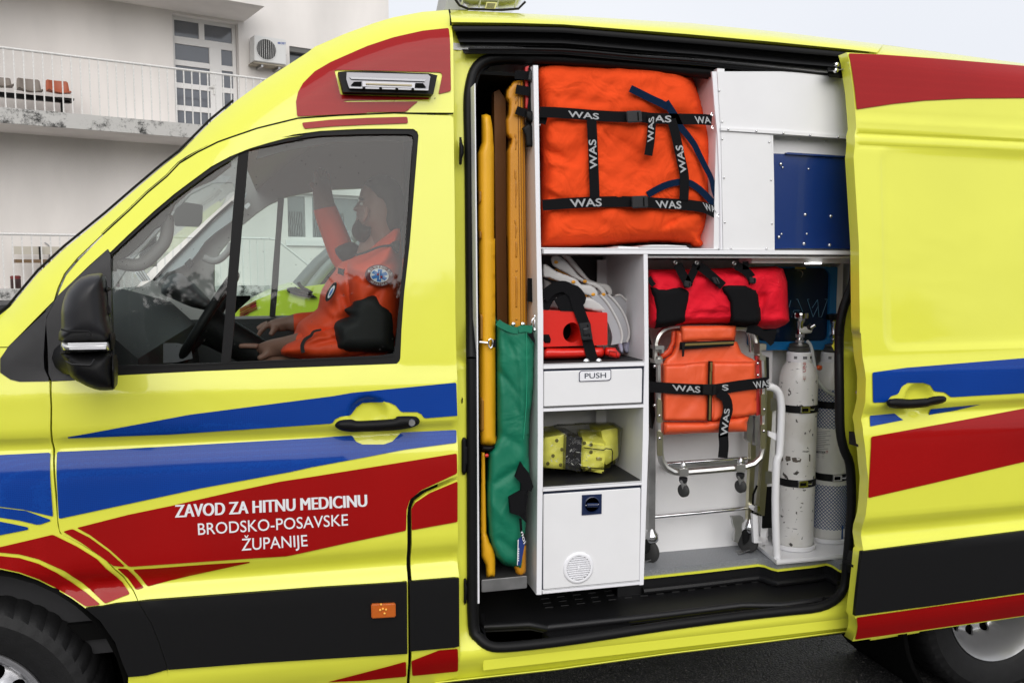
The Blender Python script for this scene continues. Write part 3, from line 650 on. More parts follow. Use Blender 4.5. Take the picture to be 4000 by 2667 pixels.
# --- roof side light
Lm = skin('side_light', z('U', '315,845 400,836 705,836 1380,862 1478,885 1430,1105 375,1080'), m_plast, cab_side, off=-.035, rim=.05, rows=False, label='black framed flat warning light with clear lens')
skin('light_lens', z('U', '415,850 1370,875 1395,900 1370,1065 445,1040 410,930'), mat('lamp_lens', (.20, .20, .225), .15, metal=.2, coat=.6), Lm, off=-.043, rim=.01, rows=False)
skin('reflector_bar', z('U', '450,905 1340,935 1330,955 470,928'), mat('reflector_pale', (.50, .50, .53), .3), Lm, off=-.048, rim=.008, rows=False)
skin('reflector_bar', z('U', '600,955 1215,975 1210,1035 600,1015'), mat('lamp_inner', (.32, .32, .34), .3, metal=.5), Lm, off=-.047, rim=.006, rows=False)
skin('led_row', z('U', '640,975 1180,992 1178,1010 640,992'), mat('led_gold', (.42, .36, .22), .4), Lm, off=-.050, rim=.003, rows=False)
skin('reflector_bar', z('U', '445,1018 1375,1045 1370,1062 450,1036'), MATS['reflector_pale'], Lm, off=-.048, rim=.005, rows=False)
for s_ in ('500,960 590,958 590,1010 460,1005', '1220,975 1310,978 1350,1030 1215,1025'): skin('reflector_well', z('U', s_), m_black, Lm, off=-.0475, rim=0, rows=False)
for q in z('U', '617,1034 812,1038 1002,1045 1190,1050'): MB().ball(onto(q, Yskin, -.05), .0045, 8).obj('lens_screw', m_plast, Lm)
# fine dirt-and-water drops on the cab, joined as one part
dr = MB(); 
for _ in range(150):
    q = (random.uniform(1170, 1740), random.uniform(110, 430)); o_ = onto(q, Yskin, -.002)
    if inpoly([q], z('B', '215,590 204,520 240,425 380,318 570,235 850,158 980,144 996,460 770,590'))[0] and not inpoly([q], lamp_o)[0]: dr.ball(o_, random.uniform(.0008, .0016), 6, (1, .4, 1.1))
dr.obj('rain_drops', mat('water_drop', (.02, .0, .0), .05, spec=1), cab_side, kind='stuff')
# roof beacon
bcn = MB(); bq = [(1752, -60), (1790, -20), (1762, 10), (1735, 38)]
ba = pillow('beacon_bar', [(1775, -170), (2020, -170), (2060, -60), (2050, 5), (2025, 33), (1960, 38), (1830, 34), (1795, 20), (1765, -20), (1755, -80)], .38, .75, 40, mat('beacon_lens', (.50, .52, .42), .10, coat=1, trans=.35), V_, step=18, sm=1)
slab_px('beacon_foot', [(1772, -120), (1752, -20), (1735, 39), (1830, 39), (1800, 20), (1770, -30)], .42, .7, mat('grey_foot', (.35, .36, .37), .4), ba)
tube('beacon_edge', [PY(q, .375) for q in [(1760, -60), (1768, -15), (1795, 22), (1830, 36), (1960, 40), (2025, 35), (2052, 8)]], .004, m_rub, ba)
sl_ = slab_px('beacon_label', z('U', '2055,25 2180,32 2155,108 2035,100'), .372, .374, mat('label_yellow', (.62, .60, .22), .5), ba)
for i in range(5): slab_px('label_print', z('U', f'{2062-i*3},{40+i*12} {2160-i*4},{46+i*12} {2159-i*4},{50+i*12} {2061-i*3},{44+i*12}'), .3705, .3712, m_plast2, ba)
for dx in (0, 70, 140, 210): tube('lens_rib', [PY((1800+dx*1.0, 30), .40), PY((1812+dx*1.0, -20), .374), PY((1820+dx, -120), .374)], .003, mat('rib_pale', (.6, .62, .5), .2), ba)
# rubber buffers and small fittings on the pillar
for s_ in ('1388,72 1405,72 1412,120 1424,150 1424,200 1410,240 1408,280 1398,291 1385,285',): pillow('door_buffer', z('K', s_), .075, .12, 10, m_rub, V_, step=6, sm=1)
pillow('door_buffer', z('Y', '1758,840 1775,803 1805,803 1825,840 1826,905 1842,910 1842,1120 1826,1130 1822,1200 1800,1242 1770,1240 1758,1200'), .03, .07, 8, m_rub, V_, step=5, sm=1)
pillow('door_buffer', z('O', '122,1120 135,1112 145,1125 148,1160 158,1190 152,1250 142,1310 130,1322 120,1300'), .03, .07, 8, m_rub, V_, step=5, sm=1)
pillow('jamb_hole', z('Y', '1758,365 1766,326 1776,350 1776,390 1768,410 1760,400'), .040, .06, 4, m_black, V_, step=4, sm=1)
# catches on the front edge of the sliding door
c1 = pillow('door_catch', z('R', '955,985 935,1000 915,1050 920,1100 940,1135 958,1138'), -.05, -.01, 8, m_steel, Dr, step=5, sm=1)
MB().tube([PY(p, -.03) for p in z('R', '892,1062 925,1068 955,1070')], .006, 8).obj('catch_pin', m_steel, c1 if False else Dr)
box_ = slab_px('contact_plug', z('R', '905,1390 935,1390 938,1495 905,1490'), -.07, -.02, m_plast, Dr)
for i in range(4): slab_px('plug_contact', z('R', f'912,{1405+i*20} 928,{1405+i*20} 928,{1417+i*20} 912,{1417+i*20}'), -.073, -.069, mat('copper', (.45, .2, .08), .4, metal=1), Dr)
slab_px('door_buffer', z('S', '905,830 920,830 905,1010 893,1005 888,940 850,925 850,915 885,908'), -.07, -.02, m_rub, Dr)
tube('lower_guide_arm', [PY(p, .05) for p in z('S', '640,1185 700,1185 800,1188 884,1190')], .0115, m_rub, V_)
# body seam between cab roof and door top gutter
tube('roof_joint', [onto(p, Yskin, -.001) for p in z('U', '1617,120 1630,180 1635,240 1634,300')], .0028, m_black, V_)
# ------------------------------------------------------------------ patient compartment shell
def rect(p, q): return [(p[0], p[1]), (q[0], p[1]), (q[0], q[1]), (p[0], q[1])]
m_floor = mat('speckled_grey_floor', (.21, .22, .235), .5, var=.25, vscale=260, bump=.1, bscale=300)
m_step = mat('moulded_black_step', (.008, .008, .009), .42, spec=.35, bump=.3, bscale=500)
FZ = .52
# partition behind the seats; its front edge shows as a thin white line
slab_px('partition_edge', [(1853, 330), (1857, 325), (1867, 1300), (1873, 2355), (1866, 2356), (1862, 1300)], .045, .10, m_wedge, V_)
px0 = PY((1862, 1300), .1)[0]
box('partition', px0-.012, px0+.006, .15, 1.9, .5, 2.22, mat('partition_dark', (.008, .008, .008), .8, spec=.1), V_, bevel=0)
xl = PY((2110, 1230), .12)[0]
box('back_sheet', px0, X_l-.002 if False else .76, .55, .56, .62, 2.22, MATS['partition_dark'], V_, bevel=0)  # black sheet added so the gap behind the boards goes dark like shade
box('dark_cover', px0, .76, .16, .55, 2.21, 2.22, MATS['partition_dark'], V_, bevel=0)  # black top sheet added to keep the same gap dark
box('inner_roof', .5, 2.3, .16, 1.86, 2.28, 2.30, m_white, V_, bevel=0)
# floor with a stepped front edge, from traced corners at floor height
fr = [PZ(p, FZ) for p in z('Q', '64,1490 500,1445 960,1392 1010,1400 1060,1420 1110,1432 1400,1400 1490,1384 1540,1400 1600,1440')]
X1_ = PY((2526, 1400), .10)[0]-.02; fr = [(px0, .5), (X1_, .5), (X1_, fr[0][1])]+[(a[0], a[1]) for a in fr]+[(2.15, fr[-1][1])]
V2, T2, L2 = tri2d(fr+[(2.15, 1.8), (px0, 1.8)], [], 9)
def prism(name, loop, z0, z1, m, parent, bevel=0, sharp=40, **k):
    V, T, L = tri2d(loop, [], 99.); n = len(V); P = [(v[0], v[1], z1) for v in V]+[(v[0], v[1], z0) for v in V]; Fc = []
    for t in T: Fc += [t, tuple(i+n for i in t[::-1])]
    l = L[0]; n0 = len(P); nn = len(l)
    for (x, y) in l: P += [(x, y, z1), (x, y, z0)]
    Fc += [(n0+2*i, n0+2*((i+1) % nn), n0+2*((i+1) % nn)+1, n0+2*i+1) for i in range(nn)]
    o = mk(name, P, Fc, m, parent, True, **k); bm = bmesh.new(); bm.from_mesh(o.data); bmesh.ops.remove_doubles(bm, verts=bm.verts, dist=1e-6); bmesh.ops.recalc_face_normals(bm, faces=bm.faces); bm.to_mesh(o.data); bm.free()
    o.data.polygons.foreach_set('use_smooth', [True]*len(o.data.polygons)); o.data.set_sharp_from_angle(angle=R_(sharp)); return o
prism('floor', fr+[(2.15, 1.8), (px0, 1.8)], FZ-.005, FZ+.018, m_floor, V_)
prism('floor_lip', [(x, y-.006) for x, y in fr]+[(x, y+.01) for x, y in fr[::-1]], FZ-.013, FZ-.0055, m_yel, V_)
# step well: tread, riser, front nosing
stt = [PZ(p, .455) for p in z('O', '262,1400 268,1455 285,1478 640,1462 790,1490')+z('G', '400,1500 830,1455 1000,1435 1327,1395')+z('S', '300,1215 600,1175 740,1150 765,1050')]
tread = [(a[0], a[1]) for a in stt]+[(2.1, .12), (2.1, .60), (px0+.02, .60), (px0+.02, .05)]
prism('step_tread', tread, .43, .445, m_step, V_)
tube('step_nosing', [(a[0], a[1]+.004, .447) for a in stt], .012, m_step, V_, n=10)
prism('step_riser', [(x, y+.012) for x, y in fr]+[(x, y+.03) for x, y in fr[::-1]], .44, FZ-.0135, m_step, V_)
tube('step_moulding', [(x, y+.0, .462) for x, y in fr[3:-1]], .012, m_step, V_, n=8)
for i in range(3):
    for j in range(14):
        a = PZ((2130+j*62-(i*8), 2372-j*7.6-i*17), .4465)
        MB().box(a[0], a[0]+.028, a[1], a[1]+.0022, .445, .4475).obj('tread_rib', mat('worn_rib', (.022, .022, .023), .5), V_)
box('step_base', px0, 2.1, .02, .62, .36, .40, mat('yellow_inner', YEL, .5), V_)
box('step_bracket', *[PY((2140, 2440), .05)[0], PY((2475, 2440), .05)[0]], .03, .12, .40, .435, m_plast, V_)
# floor tray under the boards
ta, tb = PY((1880, 2276), .10), PY((2057, 2264), .10)
tr = box('floor_tray', ta[0], tb[0], .10, .55, .600, .622, mat('dark_mat', (.02, .02, .02), .7), V_)
box('tray_edge', ta[0], tb[0], .094, .099, .583, .624, m_steel, V_)
# ------------------------------------------------------------------ built-in cabinet
CB = thing('storage_cabinet', (.95, .3, .56), 'white built-in cabinet with drawer, open shelves and a locker in the side doorway', 'cabinet')
Y0 = .10; X0, X1 = PY((2109, 1200), Y0)[0], PY((2526, 1400), Y0)[0]; X3 = PY((2807, 900), Y0)[0]; X4 = 2.02
zsh = 1.663; zb = PY((2105, 2320), Y0)[2]; ztop = 2.26; BK = .50
W_ = .0085
lp = slab_px('side_panel', [(2082, 256), (2102, 256), (2112, 930), (2122, 1230), (2122, 1700), (2116, 2320), (2095, 2322), (2100, 1700), (2099, 1230), (2094, 930)], Y0, BK, m_white, CB)
slab_px('edge_strip', [(2083, 256), (2101, 256), (2111, 930), (2121, 1230), (2121, 1700), (2115, 2321), (2096, 2322), (2101, 1700), (2100, 1230), (2095, 930)], Y0-.003, Y0-.0005, m_wedge, CB)
slab_px('side_panel', [(2513, 992), (2530, 992), (2534, 1400), (2534, 1700), (2514, 2282), (2497, 2284), (2510, 1700), (2517, 1400)], Y0, BK, m_white, CB)
slab_px('edge_strip', [(2514, 993), (2529, 993), (2533, 1400), (2533, 1700), (2513, 2283), (2498, 2284), (2511, 1700), (2518, 1400)], Y0-.003, Y0-.0005, m_wedge, CB)
def shelf(n_, x0, x1, zt, zb_, m=m_white, y1=BK, top=None, mt=None):
    o = box(n_, x0, x1, Y0, y1, zb_, zt, m, CB); box('edge_strip', x0+.001, x1-.001, Y0-.0025, Y0-.0005, zb_+.0005, zt-.0005, m_wedge, CB)
    if mt: box('shelf_mat', x0+.002, x1-.002, Y0+.012, y1-.01, zt+.0005, zt+.004, mt, CB, bevel=0)
    return o
xa, xb = X0+.009, X1-.007
mm_ = mat('black_shelf_mat', (.010, .010, .011), .6, bump=.3, bscale=400)
zz = lambda p: PY(p, Y0)[2]
shelf('shelf', xa, X4, zz((2300, 973)), zz((2300, 993)))
shelf('shelf', xa, xb, zz((2320, 1417)), zz((2320, 1436)), mt=mm_)
shelf('shelf', xa, xb, zz((2320, 1585)), zz((2320, 1600)))
shelf('shelf', xa, xb, zz((2311, 1893)), zz((2311, 1907)), mt=mm_)
shelf('shelf', xa, xb, zz((2305, 2286)), zz((2305, 2301)))
m_navyedge = mat('navy_edging', (.006, .012, .035), .4)
xa, xb = xa+.004, xb-.004
def front(name, ztop_, zbot_, **k):
    box('shadow_gap', xa-.002, xb+.002, Y0+.004, Y0+.010, zbot_-.004, ztop_+.005, m_navyedge, CB, bevel=0)
    return box(name, xa+.001, xb-.004, Y0-.001, Y0+.010, zbot_, ztop_-.002, m_white, CB, bevel=.002, **k)
dw = front('drawer_front', zz((2320, 1442)), zz((2320, 1580)), label='white drop-down drawer front marked PUSH')
ldr = front('locker_door', zz((2311, 1915)), zz((2311, 2283)), label='white locker door with round vent and dark blue turn lock')
box('piano_hinge', xa, xb-.004, Y0-.003, Y0, zz((2320, 1583)), zz((2320, 1579)), m_steel, dw)
box('cabinet_back', X0, X4, BK, BK+.01, .50, ztop, m_white, CB, bevel=0)
box('back_panel', xa-.02, xb+.05, BK-.02, BK-.005, zz((2320, 1417)), zsh-.01, mat('dark_back', (.05, .05, .055), .7), CB, bevel=0)
box('velcro_strip', PY((2432, 1700), BK-.01)[0], PY((2458, 1700), BK-.01)[0], BK-.012, BK-.006, zz((2311, 1893)), zz((2320, 1600)), m_web, CB, bevel=0)
box('back_sheet', xa, xb, .34, .35, .57, .90, m_white, CB, bevel=0)
# PUSH plate
pq_ = z('N', '1038,1036 1275,1026 1275,1098 1258,1112 1025,1121 1025,1052')
slab_px('label_plate', rnd(pq_, 4, 3), Y0-.004, Y0-.0012, mat('label_ink', (.012, .014, .06), .4), dw)
slab_px('label_face', rnd(z('N', '1040,1041 1270,1031 1270,1095 1254,1107 1030,1116 1030,1053'), 4, 3), Y0-.0048, Y0-.0042, m_wedge, dw)
lettering('label_lettering', 'PUSH', z('N', '1068,1096 1235,1090 1235,1050 1068,1056'), lambda a, b: PY((a, b), Y0-.0055), m_navyedge, dw, .006)
# turn lock
lk = z('O', '1048,466 1202,458 1200,612 1046,624'); slab_px('turn_lock', lk, Y0-.004, Y0, mat('navy_plastic', (.004, .014, .06), .35, coat=.3), ldr)
lc = PY(z('O', '1124,539')[0], Y0-.004)
MB().lathe([(.027, 0), (.027, -.003), (.0245, -.004), (.0235, .002), (.0001, .003)], lc, 'y', 32).obj('lock_ring', MATS['navy_plastic'], ldr)
MB().tube([(lc[0]-.0185, lc[1]-.004, lc[2]), (lc[0]+.0185, lc[1]-.004, lc[2]-.002)], .0075, 12).obj('lock_grip', MATS['navy_plastic'], ldr)
for s in (-1, 1): MB().ball((lc[0]+s*.0215, lc[1]-.004, lc[2]), .0016, 6).obj('lock_glint', m_wedge, ldr)
# vent grille
gc = PY(z('O', '1018,1033')[0], Y0-.001)
vg = MB().lathe([(.041, -.004), (.046, -.005), (.0515, -.0035), (.053, 0)], gc, 'y', 48)
vg = mk('vent_grille', vg.V, vg.F[:-1], m_wedge, ldr)
MB().lathe([(.0001, -.0012), (.042, -.0012)], gc, 'y', 40).obj('vent_back', mat('vent_shade', (.35, .35, .37), .5), ldr)
for i in range(11):
    h = (i-5)*.0072; L_ = math.sqrt(max(0, .0405**2-h*h))
    m_ = MB(); m_.box(-L_, L_, -.0030, .0, -.0025, .0025, Matrix.Translation((gc[0], gc[1]-.001, gc[2]+h)) @ Matrix.Rotation(.5, 4, 'X') @ Matrix.Rotation(-.02, 4, 'Y')); m_.obj('louvre', m_wedge, ldr)
MB().lathe([(.0001, -.006), (.004, -.006), (.0055, -.004)], gc, 'y', 16).obj('vent_screw', m_wedge, ldr)
# screws: one mesh copied
scr = MB().lathe([(.0001, -.0032), (.0025, -.0030), (.0042, -.0012), (.0048, .0005)], (0, 0, 0), 'y', 10).obj('screw', m_chr, CB, sharp=60)
scr_used = [False]
def screw(p, Y, parent, s=1.):
    loc = PY(p, Y)
    if not scr_used[0]: scr_used[0] = True; o = scr; o.location = loc
    else: o = scr.copy(); col.objects.link(o); o.location = loc
    o.scale = (s,)*3; par(o, parent); return o
for p in [(2089, 775), (2090, 828)]+z('N', '664,96 686,996 686,1330')+z('O', '678,408 670,1200'): 
    screw((p[0]-2, p[1]), .16, CB, .9)
# white panels at upper right (riveted sheet)
YP = .105
def wpan(name, s, y0, m=m_white, **k): return slab_px(name, z('W', s) if isinstance(s, str) else s, y0, y0+.008, m, CB, **k)
wpan('corner_trim', '163,160 199,160 212,430 232,900 246,1553 229,1553 226,1100 205,650 182,430', YP-.004, m_wedge)
wpan('wall_panel', '203,160 700,160 1150,190 1300,300 1300,690 1245,686 620,652 233,620', YP, label='white riveted panel under the roof')
wpan('panel_lip', '233,598 700,622 1245,662 1245,686 700,648 233,620', YP-.006)
wpan('wall_panel', '234,624 622,655 640,1050 645,1555 250,1555', YP, label='white riveted panel beside the blue one')
wpan('wall_panel', '600,640 1330,690 1345,860 1345,1590 640,1590 620,900', YP+.045)
wpan('panel_edge', '624,655 640,655 648,1050 652,1553 644,1553 638,1050', YP+.001)
bp = slab_px('blue_panel', rnd(z('W', '636,800 740,803 750,790 1345,828 1370,1545 800,1540 648,1545 634,1050'), 4, 2), YP+.02, YP+.032, mat('blue_laminate', (.002, .026, .15), .3, coat=.4, bump=.1, bscale=500), CB, label='dark blue panel with chrome bolts')
slab_px('panel_flange', z('W', '742,795 1345,830 1345,840 745,806'), YP+.010, YP+.02, MATS['blue_laminate'], CB)
for s in '219,310 242,553 290,611 510,625 722,640 931,655 1150,670 242,687 610,710 257,989 624,1006 263,1337 631,1348 311,1538 588,1543'.split(): screw(z('W', s)[0], YP-.008 if 600 < float(s.split(',')[1]) < 680 else YP-.001, CB, .85)
for s in '700,883 685,1452 890,1277 1091,1289 881,1503 1081,1514'.split(): screw(z('W', s)[0], YP+.018, CB, 1.25)
for s in '715,910 916,921 706,1428 903,1427'.split(): screw(z('W', s)[0], YP+.018, CB, .8)
for s in '845,690 1050,706'.split(): screw(z('W', s)[0], YP+.043, CB, .7)
# compartment wall right of the bag (inner face seen at an angle)
box('side_panel', X3-.012, X3+.014, YP+.004, BK, zsh+.012, ztop, m_white, CB, bevel=0)
box('shelf_top', xa-.01, X3, Y0+.003, BK, zsh+.0095, zsh+.013, m_white, CB, bevel=0)
# strip light under the shelf on the right
box('light_housing', PY((2920, 1010), .2)[0], PY((3330, 1010), .2)[0], .17, .26, 1.628, 1.648, m_white, CB)
box('light_strip', PY((3140, 1007), .2)[0], PY((3190, 1007), .2)[0], .165, .20, 1.625, 1.629, mat('lit_strip', (1, 1, 1), .3, emis=((1, 1, .95), 3)), CB)
# ------------------------------------------------------------------ right hand bay: walls and tinted window
bx = box('bay_wall', X1-.05, 1.80, .440, .447, FZ+.018, 1.64, m_white, V_, bevel=0)
box('bay_wall', 1.80, 2.16, .56, .57, FZ+.018, 1.64, m_white, V_, bevel=0)
box('bay_side_wall', 2.12, 2.14, .12, .56, FZ+.018, 2.2, m_white, V_, bevel=0)
box('bay_ceiling', X1, 2.12, .12, .56, 1.645, 1.652, m_white, V_, bevel=0)
WN = thing('cabinet_window', (1.9, .5, 1.3), 'blue framed dark window with outlined mirror-image lettering behind the red roll bag', 'window')
YW = .425
fo = rnd(z('R', '60,85 745,85 727,570 720,730 190,735 60,700'), 6, 2); gi = rnd(z('R', '90,92 650,92 688,140 672,640 640,662 200,672 100,650'), 14, 3)
slab_px('window_frame', fo, YW-.012, YW+.012, mat('bright_blue_frame', (.008, .16, .42), .35, coat=.3), WN, [gi])
slab_px('window_pane', gi, YW, YW+.004, mat('tinted_pane', (.003, .014, .042), .22, spec=.35, coat=.15), WN)
slab_px('frame_edge', z('R', '745,85 790,45 780,380 735,600 720,735 727,570'), YW-.006, YW+.01, m_white, WN)
m_etch = mat('pale_blue_outline', (.10, .30, .50), .3)
for s in ('508,340 552,475', '552,475 590,395', '588,340 545,405', '588,340 598,475 618,475', '618,475 665,338', '508,338 522,338', '645,338 665,338', '432,338 487,475', '385,475 402,425 445,425', '365,400 378,345', '435,338 420,338'):
    tube('etched_line', [PY(p, YW-.002) for p in z('R', s)], .0008, m_etch, WN, n=6)
gb = MB(); gb.hexa([PY(p, YW-.03) for p in z('R', '412,85 495,88 495,102 412,100')], [PY(p, YW-.014) for p in z('R', '412,85 495,88 495,102 412,100')]); gb.obj('window_catch', mat('brass', (.55, .42, .18), .3, metal=1), WN)
tube('latch_ring', [PY(p, YW-.004) for p in smooth_loop(z('R', '430,112 460,115 472,140 460,165'), 3, False)], .0012, m_steel, WN, n=6)
# ------------------------------------------------------------------ big orange bag on the shelf
bag_o = z('C', '425,70 800,60 1150,80 1270,130 1310,190 1352,310 1392,430 1413,560 1402,700 1412,800 1400,900 1372,985 1345,1040 1368,1064 1345,1096 1290,1092 1250,1070 1050,1066 900,1076 790,1085 600,1096 460,1099 440,1060 445,600 430,300')
def bagfold(x, y):
    f = 0
    for (cx, cy, L, w_, a, dp) in BF:
        dx, dy = x-cx, y-cy; u = dx*math.cos(a)+dy*math.sin(a); v = -dx*math.sin(a)+dy*math.cos(a)
        f += .62*dp*math.exp(-(v/w_)**2)*math.exp(-(u/L)**2)
    if 420 < y < 500: f += .012*(1-abs(y-460)/40)
    if 770 < y < 850: f += .012*(1-abs(y-808)/42)
    return f
BF = [(2150, 590, 80, 14, .5, .022), (2160, 640, 90, 12, .2, -.012), (2170, 770, 90, 16, .35, .02), (2150, 740, 60, 10, .6, -.014), (2400, 900, 120, 18, .5, .012), (2520, 640, 60, 16, -1., .012), (2650, 620, 60, 14, 1.0, .02),
      (2700, 560, 60, 12, .9, .02), (2600, 930, 110, 18, -.15, .014), (2240, 830, 90, 16, -.4, .012), (2450, 760, 110, 26, .3, -.014), (2640, 860, 60, 10, -.5, .018), (2300, 400, 120, 20, .15, .012), (2730, 500, 30, 60, .3, .02), (2440, 560, 100, 22, .6, .010), (2210, 560, 50, 26, 0, -.012)]
pillow('equipment_bag', bag_o, .125, .47, 75, m_org, None, step=9, wr=.014, seed=2, kf=bagfold, flatk=2.6, label='large bulging orange bag filling the upper shelf behind black straps', cat='bag')
def Ybag(x, y): return .111
def wtx(s_, quad, Y, parent, name='strap_lettering', bold=.02): lettering(name, s_, quad, (lambda a, b: PY((a, b), Y(a, b)-.004 if callable(Y) else Y-.004)), m_wtxt, parent, bold)
def buckle(parent, quad, Y, m=m_plast2):
    a = [Vector(q) for q in quad]; c = sum(a, Vector((0, 0)))/4
    o = MB().hexa([PY(q, Y-.014) for q in a], [PY(q, Y-.001) for q in a]).obj('buckle', m, parent, bevel=.003)
    u = (a[1]-a[0]); v = (a[3]-a[0]); g = [a[0]+u*.72+v*.14, a[0]+u*.8+v*.14, a[0]+u*.8+v*.86, a[0]+u*.72+v*.86]
    MB().hexa([PY(q, Y-.0155) for q in g], [PY(q, Y-.010) for q in g]).obj('buckle_slot', m_black, o); return o
CN = thing('cargo_strap_net', (1.1, .1, 1.9), 'black strap harness with woven grey letters stretched over the orange bag', 'strap')
yb = Ybag
s1 = strap('strap', z('C', '440,340 520,342 640,350 760,360 880,366 1000,366')+z('C', '1060,374 1200,378 1330,380 1398,385'), 42, yb, None, CN)
s2 = strap('strap', z('C', '455,858 560,850 700,842 860,838 1000,840 1120,848 1250,856 1360,872 1428,905'), 42, yb, None, CN)
s3 = strap('strap', z('C', '728,385 734,500 740,650 746,820'), 38, lambda a, b: .1085, None, CN)
s4 = strap('strap', z('C', '1172,380 1195,460 1225,600 1245,700 1242,830'), 36, lambda a, b: .108, None, CN)
s5 = strap('strap', z('X', '768,720 772,800 768,900 755,1050 728,1215'), 32, lambda a, b: .104, None, CN)
wtx('WAS', z('X', '0,0')[:0]+z('M', '940,615 1180,636 1178,588 938,566'), yb, s1)
wtx('AS', z('X', '795,808 1010,812 1012,730 800,724'), yb, s1)
wtx('WA', z('X', '1310,830 1500,820 1488,745 1292,735'), yb, s1)
wtx('WAS', z('M', '962,1318 1202,1312 1200,1250 950,1258'), yb, s2); wtx('WAS', z('C', '1092,872 1228,878 1228,836 1082,832'), yb, s2)
wtx('WA', z('C', '1362,886 1425,900 1412,862 1346,842'), yb, s2)
wtx('WAS', z('M', '1168,1022 1156,790 1098,792 1110,1022'), lambda a, b: .1085, s3)
wtx('WAS', z('X', '1200,1430 1150,1090 1060,1092 1125,1432'), lambda a, b: .108, s4)
wtx('WAS', z('X', '795,1055 800,735 735,760 718,1055'), lambda a, b: .104, s5)
buckle(CN, z('C', '920,334 1006,330 1010,396 925,400'), .106); buckle(CN, z('C', '950,808 1040,804 1044,872 952,876'), .106)
for s in '1397,352 1400,425 1432,915'.split(): MB().tube([PY(p, .11) for p in smooth_loop([(q[0]+dx, q[1]+dy) for q in z('C', s) for dx, dy in ((-3, 4), (0, -6), (4, 0), (1, 7))], 2)], .0022, 6).obj('strap_ring', m_chr, CN)
NV = thing('navy_strap', (1.25, .1, 1.85), 'loose navy blue strap trailing over the right side of the orange bag', 'strap')
strap('strap', z('X', '508,395 620,450 760,520 880,575 960,620'), 29, .109, m_navy, NV, sm=2)
strap('strap', z('X', '940,560 1000,650 1060,740 1120,860 1200,960 1290,1080 1350,1200 1420,1340 1500,1500')+z('C', '1410,780 1436,850'), [30, 18], .111, m_navy, NV)
strap('strap', z('C', '1040,800 1110,760 1180,735 1260,730 1330,770 1390,830 1432,865'), 26, .1125, m_navy, NV)
# papers lying under the bag
PP = thing('paper_stack', (1.15, .14, 1.68), 'thin white papers slipped under the orange bag at the shelf edge', 'papers')
for s, y in (('0,0', .12),):
    slab_px('paper_sheet', z('C', '880,1094 1270,1094 1270,1103 880,1103'), .11, .3, m_wedge, PP); slab_px('paper_sheet', z('C', '1060,1078 1150,1078 1255,1084 1262,1090 990,1090'), .112, .3, mat('paper', (.7, .7, .7), .6), PP)
    slab_px('paper_sheet', z('C', '880,1086 985,1090 990,1094 870,1094'), .112, .3, MATS['paper'], PP)
# ------------------------------------------------------------------ boards and splints left of the cabinet
SC = thing('scoop_stretcher', (.60, .12, .62), 'narrow bright yellow folded stretcher standing beside the door seal', 'stretcher')
pillow('stretcher_leaf', z('M', '262,600 300,592 332,606 348,700 360,900 360,1568')+z('N', '367,0 369,600 373,1568')+z('O', '378,0 378,70 366,82 262,78 255,60')+z('N', '247,1500 243,600 240,0')+z('M', '235,1500 232,900 245,862 262,820 262,700'), .085, .17, 26, mat('yellow_moulded_plastic', (.78, .40, .008), .42, bump=.2, bscale=300, var=.04), SC, step=12, sm=1, flatk=2.)
for s_ in ('238,1185 262,1185 272,1200 270,1260 250,1300 238,1300', '240,1500 262,1500 268,1568 240,1568'): pillow('hand_slot', z('M', s_), .083, .13, 6, mat('slot_ochre', (.30, .14, .01), .6), SC, step=6, sm=1)
for s_ in ('248,590 270,592 280,620 280,780 270,800 248,800', '252,1240 276,1244 286,1270 286,1500 276,1512 252,1512'): pillow('hand_slot', z('N', s_), .083, .13, 6, MATS['slot_ochre'], SC, step=6, sm=1)
pillow('end_cap', z('O', '258,76 376,80 372,98 330,130 300,128 258,120'), .09, .16, 10, m_plast, SC, step=6, sm=1)
MB().ball(PY(z('O', '302,156')[0], .088), .006, 8, (1.2, 1, 1)).obj('red_catch', mat('red_plastic', (.6, .02, .01), .4), SC)
pillow('stretcher_tube', z('O', '262,130 288,132 292,400 300,760 325,830 362,900 370,980 366,1105 300,1108 294,1010 262,950 255,700'), .095, .14, 18, MATS['yellow_moulded_plastic'], SC, step=10, sm=1)
hk = MB().tube([PY(p, .075) for p in z('N', '245,812 280,815 300,818 318,822')], .004, 8).obj('strap_hook', m_chr, SC)
tube('hook_ring', [PY(p, .072) for p in smooth_loop(z('N', '318,800 330,788 346,795 350,822 342,852 325,856 316,835'), 2)], .0022, m_chr, SC, closed=True, n=6)
slab_px('hook_strap', z('N', '344,795 375,795 375,852 342,852'), .076, .082, m_web, SC)
SB = thing('spine_board', (.70, .14, .62), 'tall orange-yellow spine board with slotted edge strapped against the cabinet', 'spine board')
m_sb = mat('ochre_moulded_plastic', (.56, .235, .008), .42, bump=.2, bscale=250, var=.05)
pillow('board', z('M', '545,312 598,318 606,450 608,900 616,1568')+z('N', '618,0 622,400 626,700 540,720 470,700 462,0')+z('M', '455,1568 455,1050 455,882 472,850 476,790 452,760 448,640 468,590 472,510 446,470 455,400 500,340'), .14, .40, 14, m_sb, SB, step=10, sm=1, flatk=4.)
for x_ in (556, 574, 592): tube('edge_groove', [PY(p, .1385) for p in z('M', f'{x_-8},340 {x_-6},700 {x_-2},1100 {x_+4},1560')+z('N', f'{x_+12},300 {x_+14},680')], .0012, mat('groove_brown', (.22, .08, .004), .6), SB, n=6)
for a, b in ((450, 520), (740, 880), (1020, 1330), (1410, 1568)): pillow('edge_slot', z('M', f'516,{a} 536,{a+6} 546,{(a+b)//2} 538,{b-6} 518,{b}'), .137, .15, 5, mat('slot_tan', (.42, .17, .008), .4), SB, step=5, sm=1)
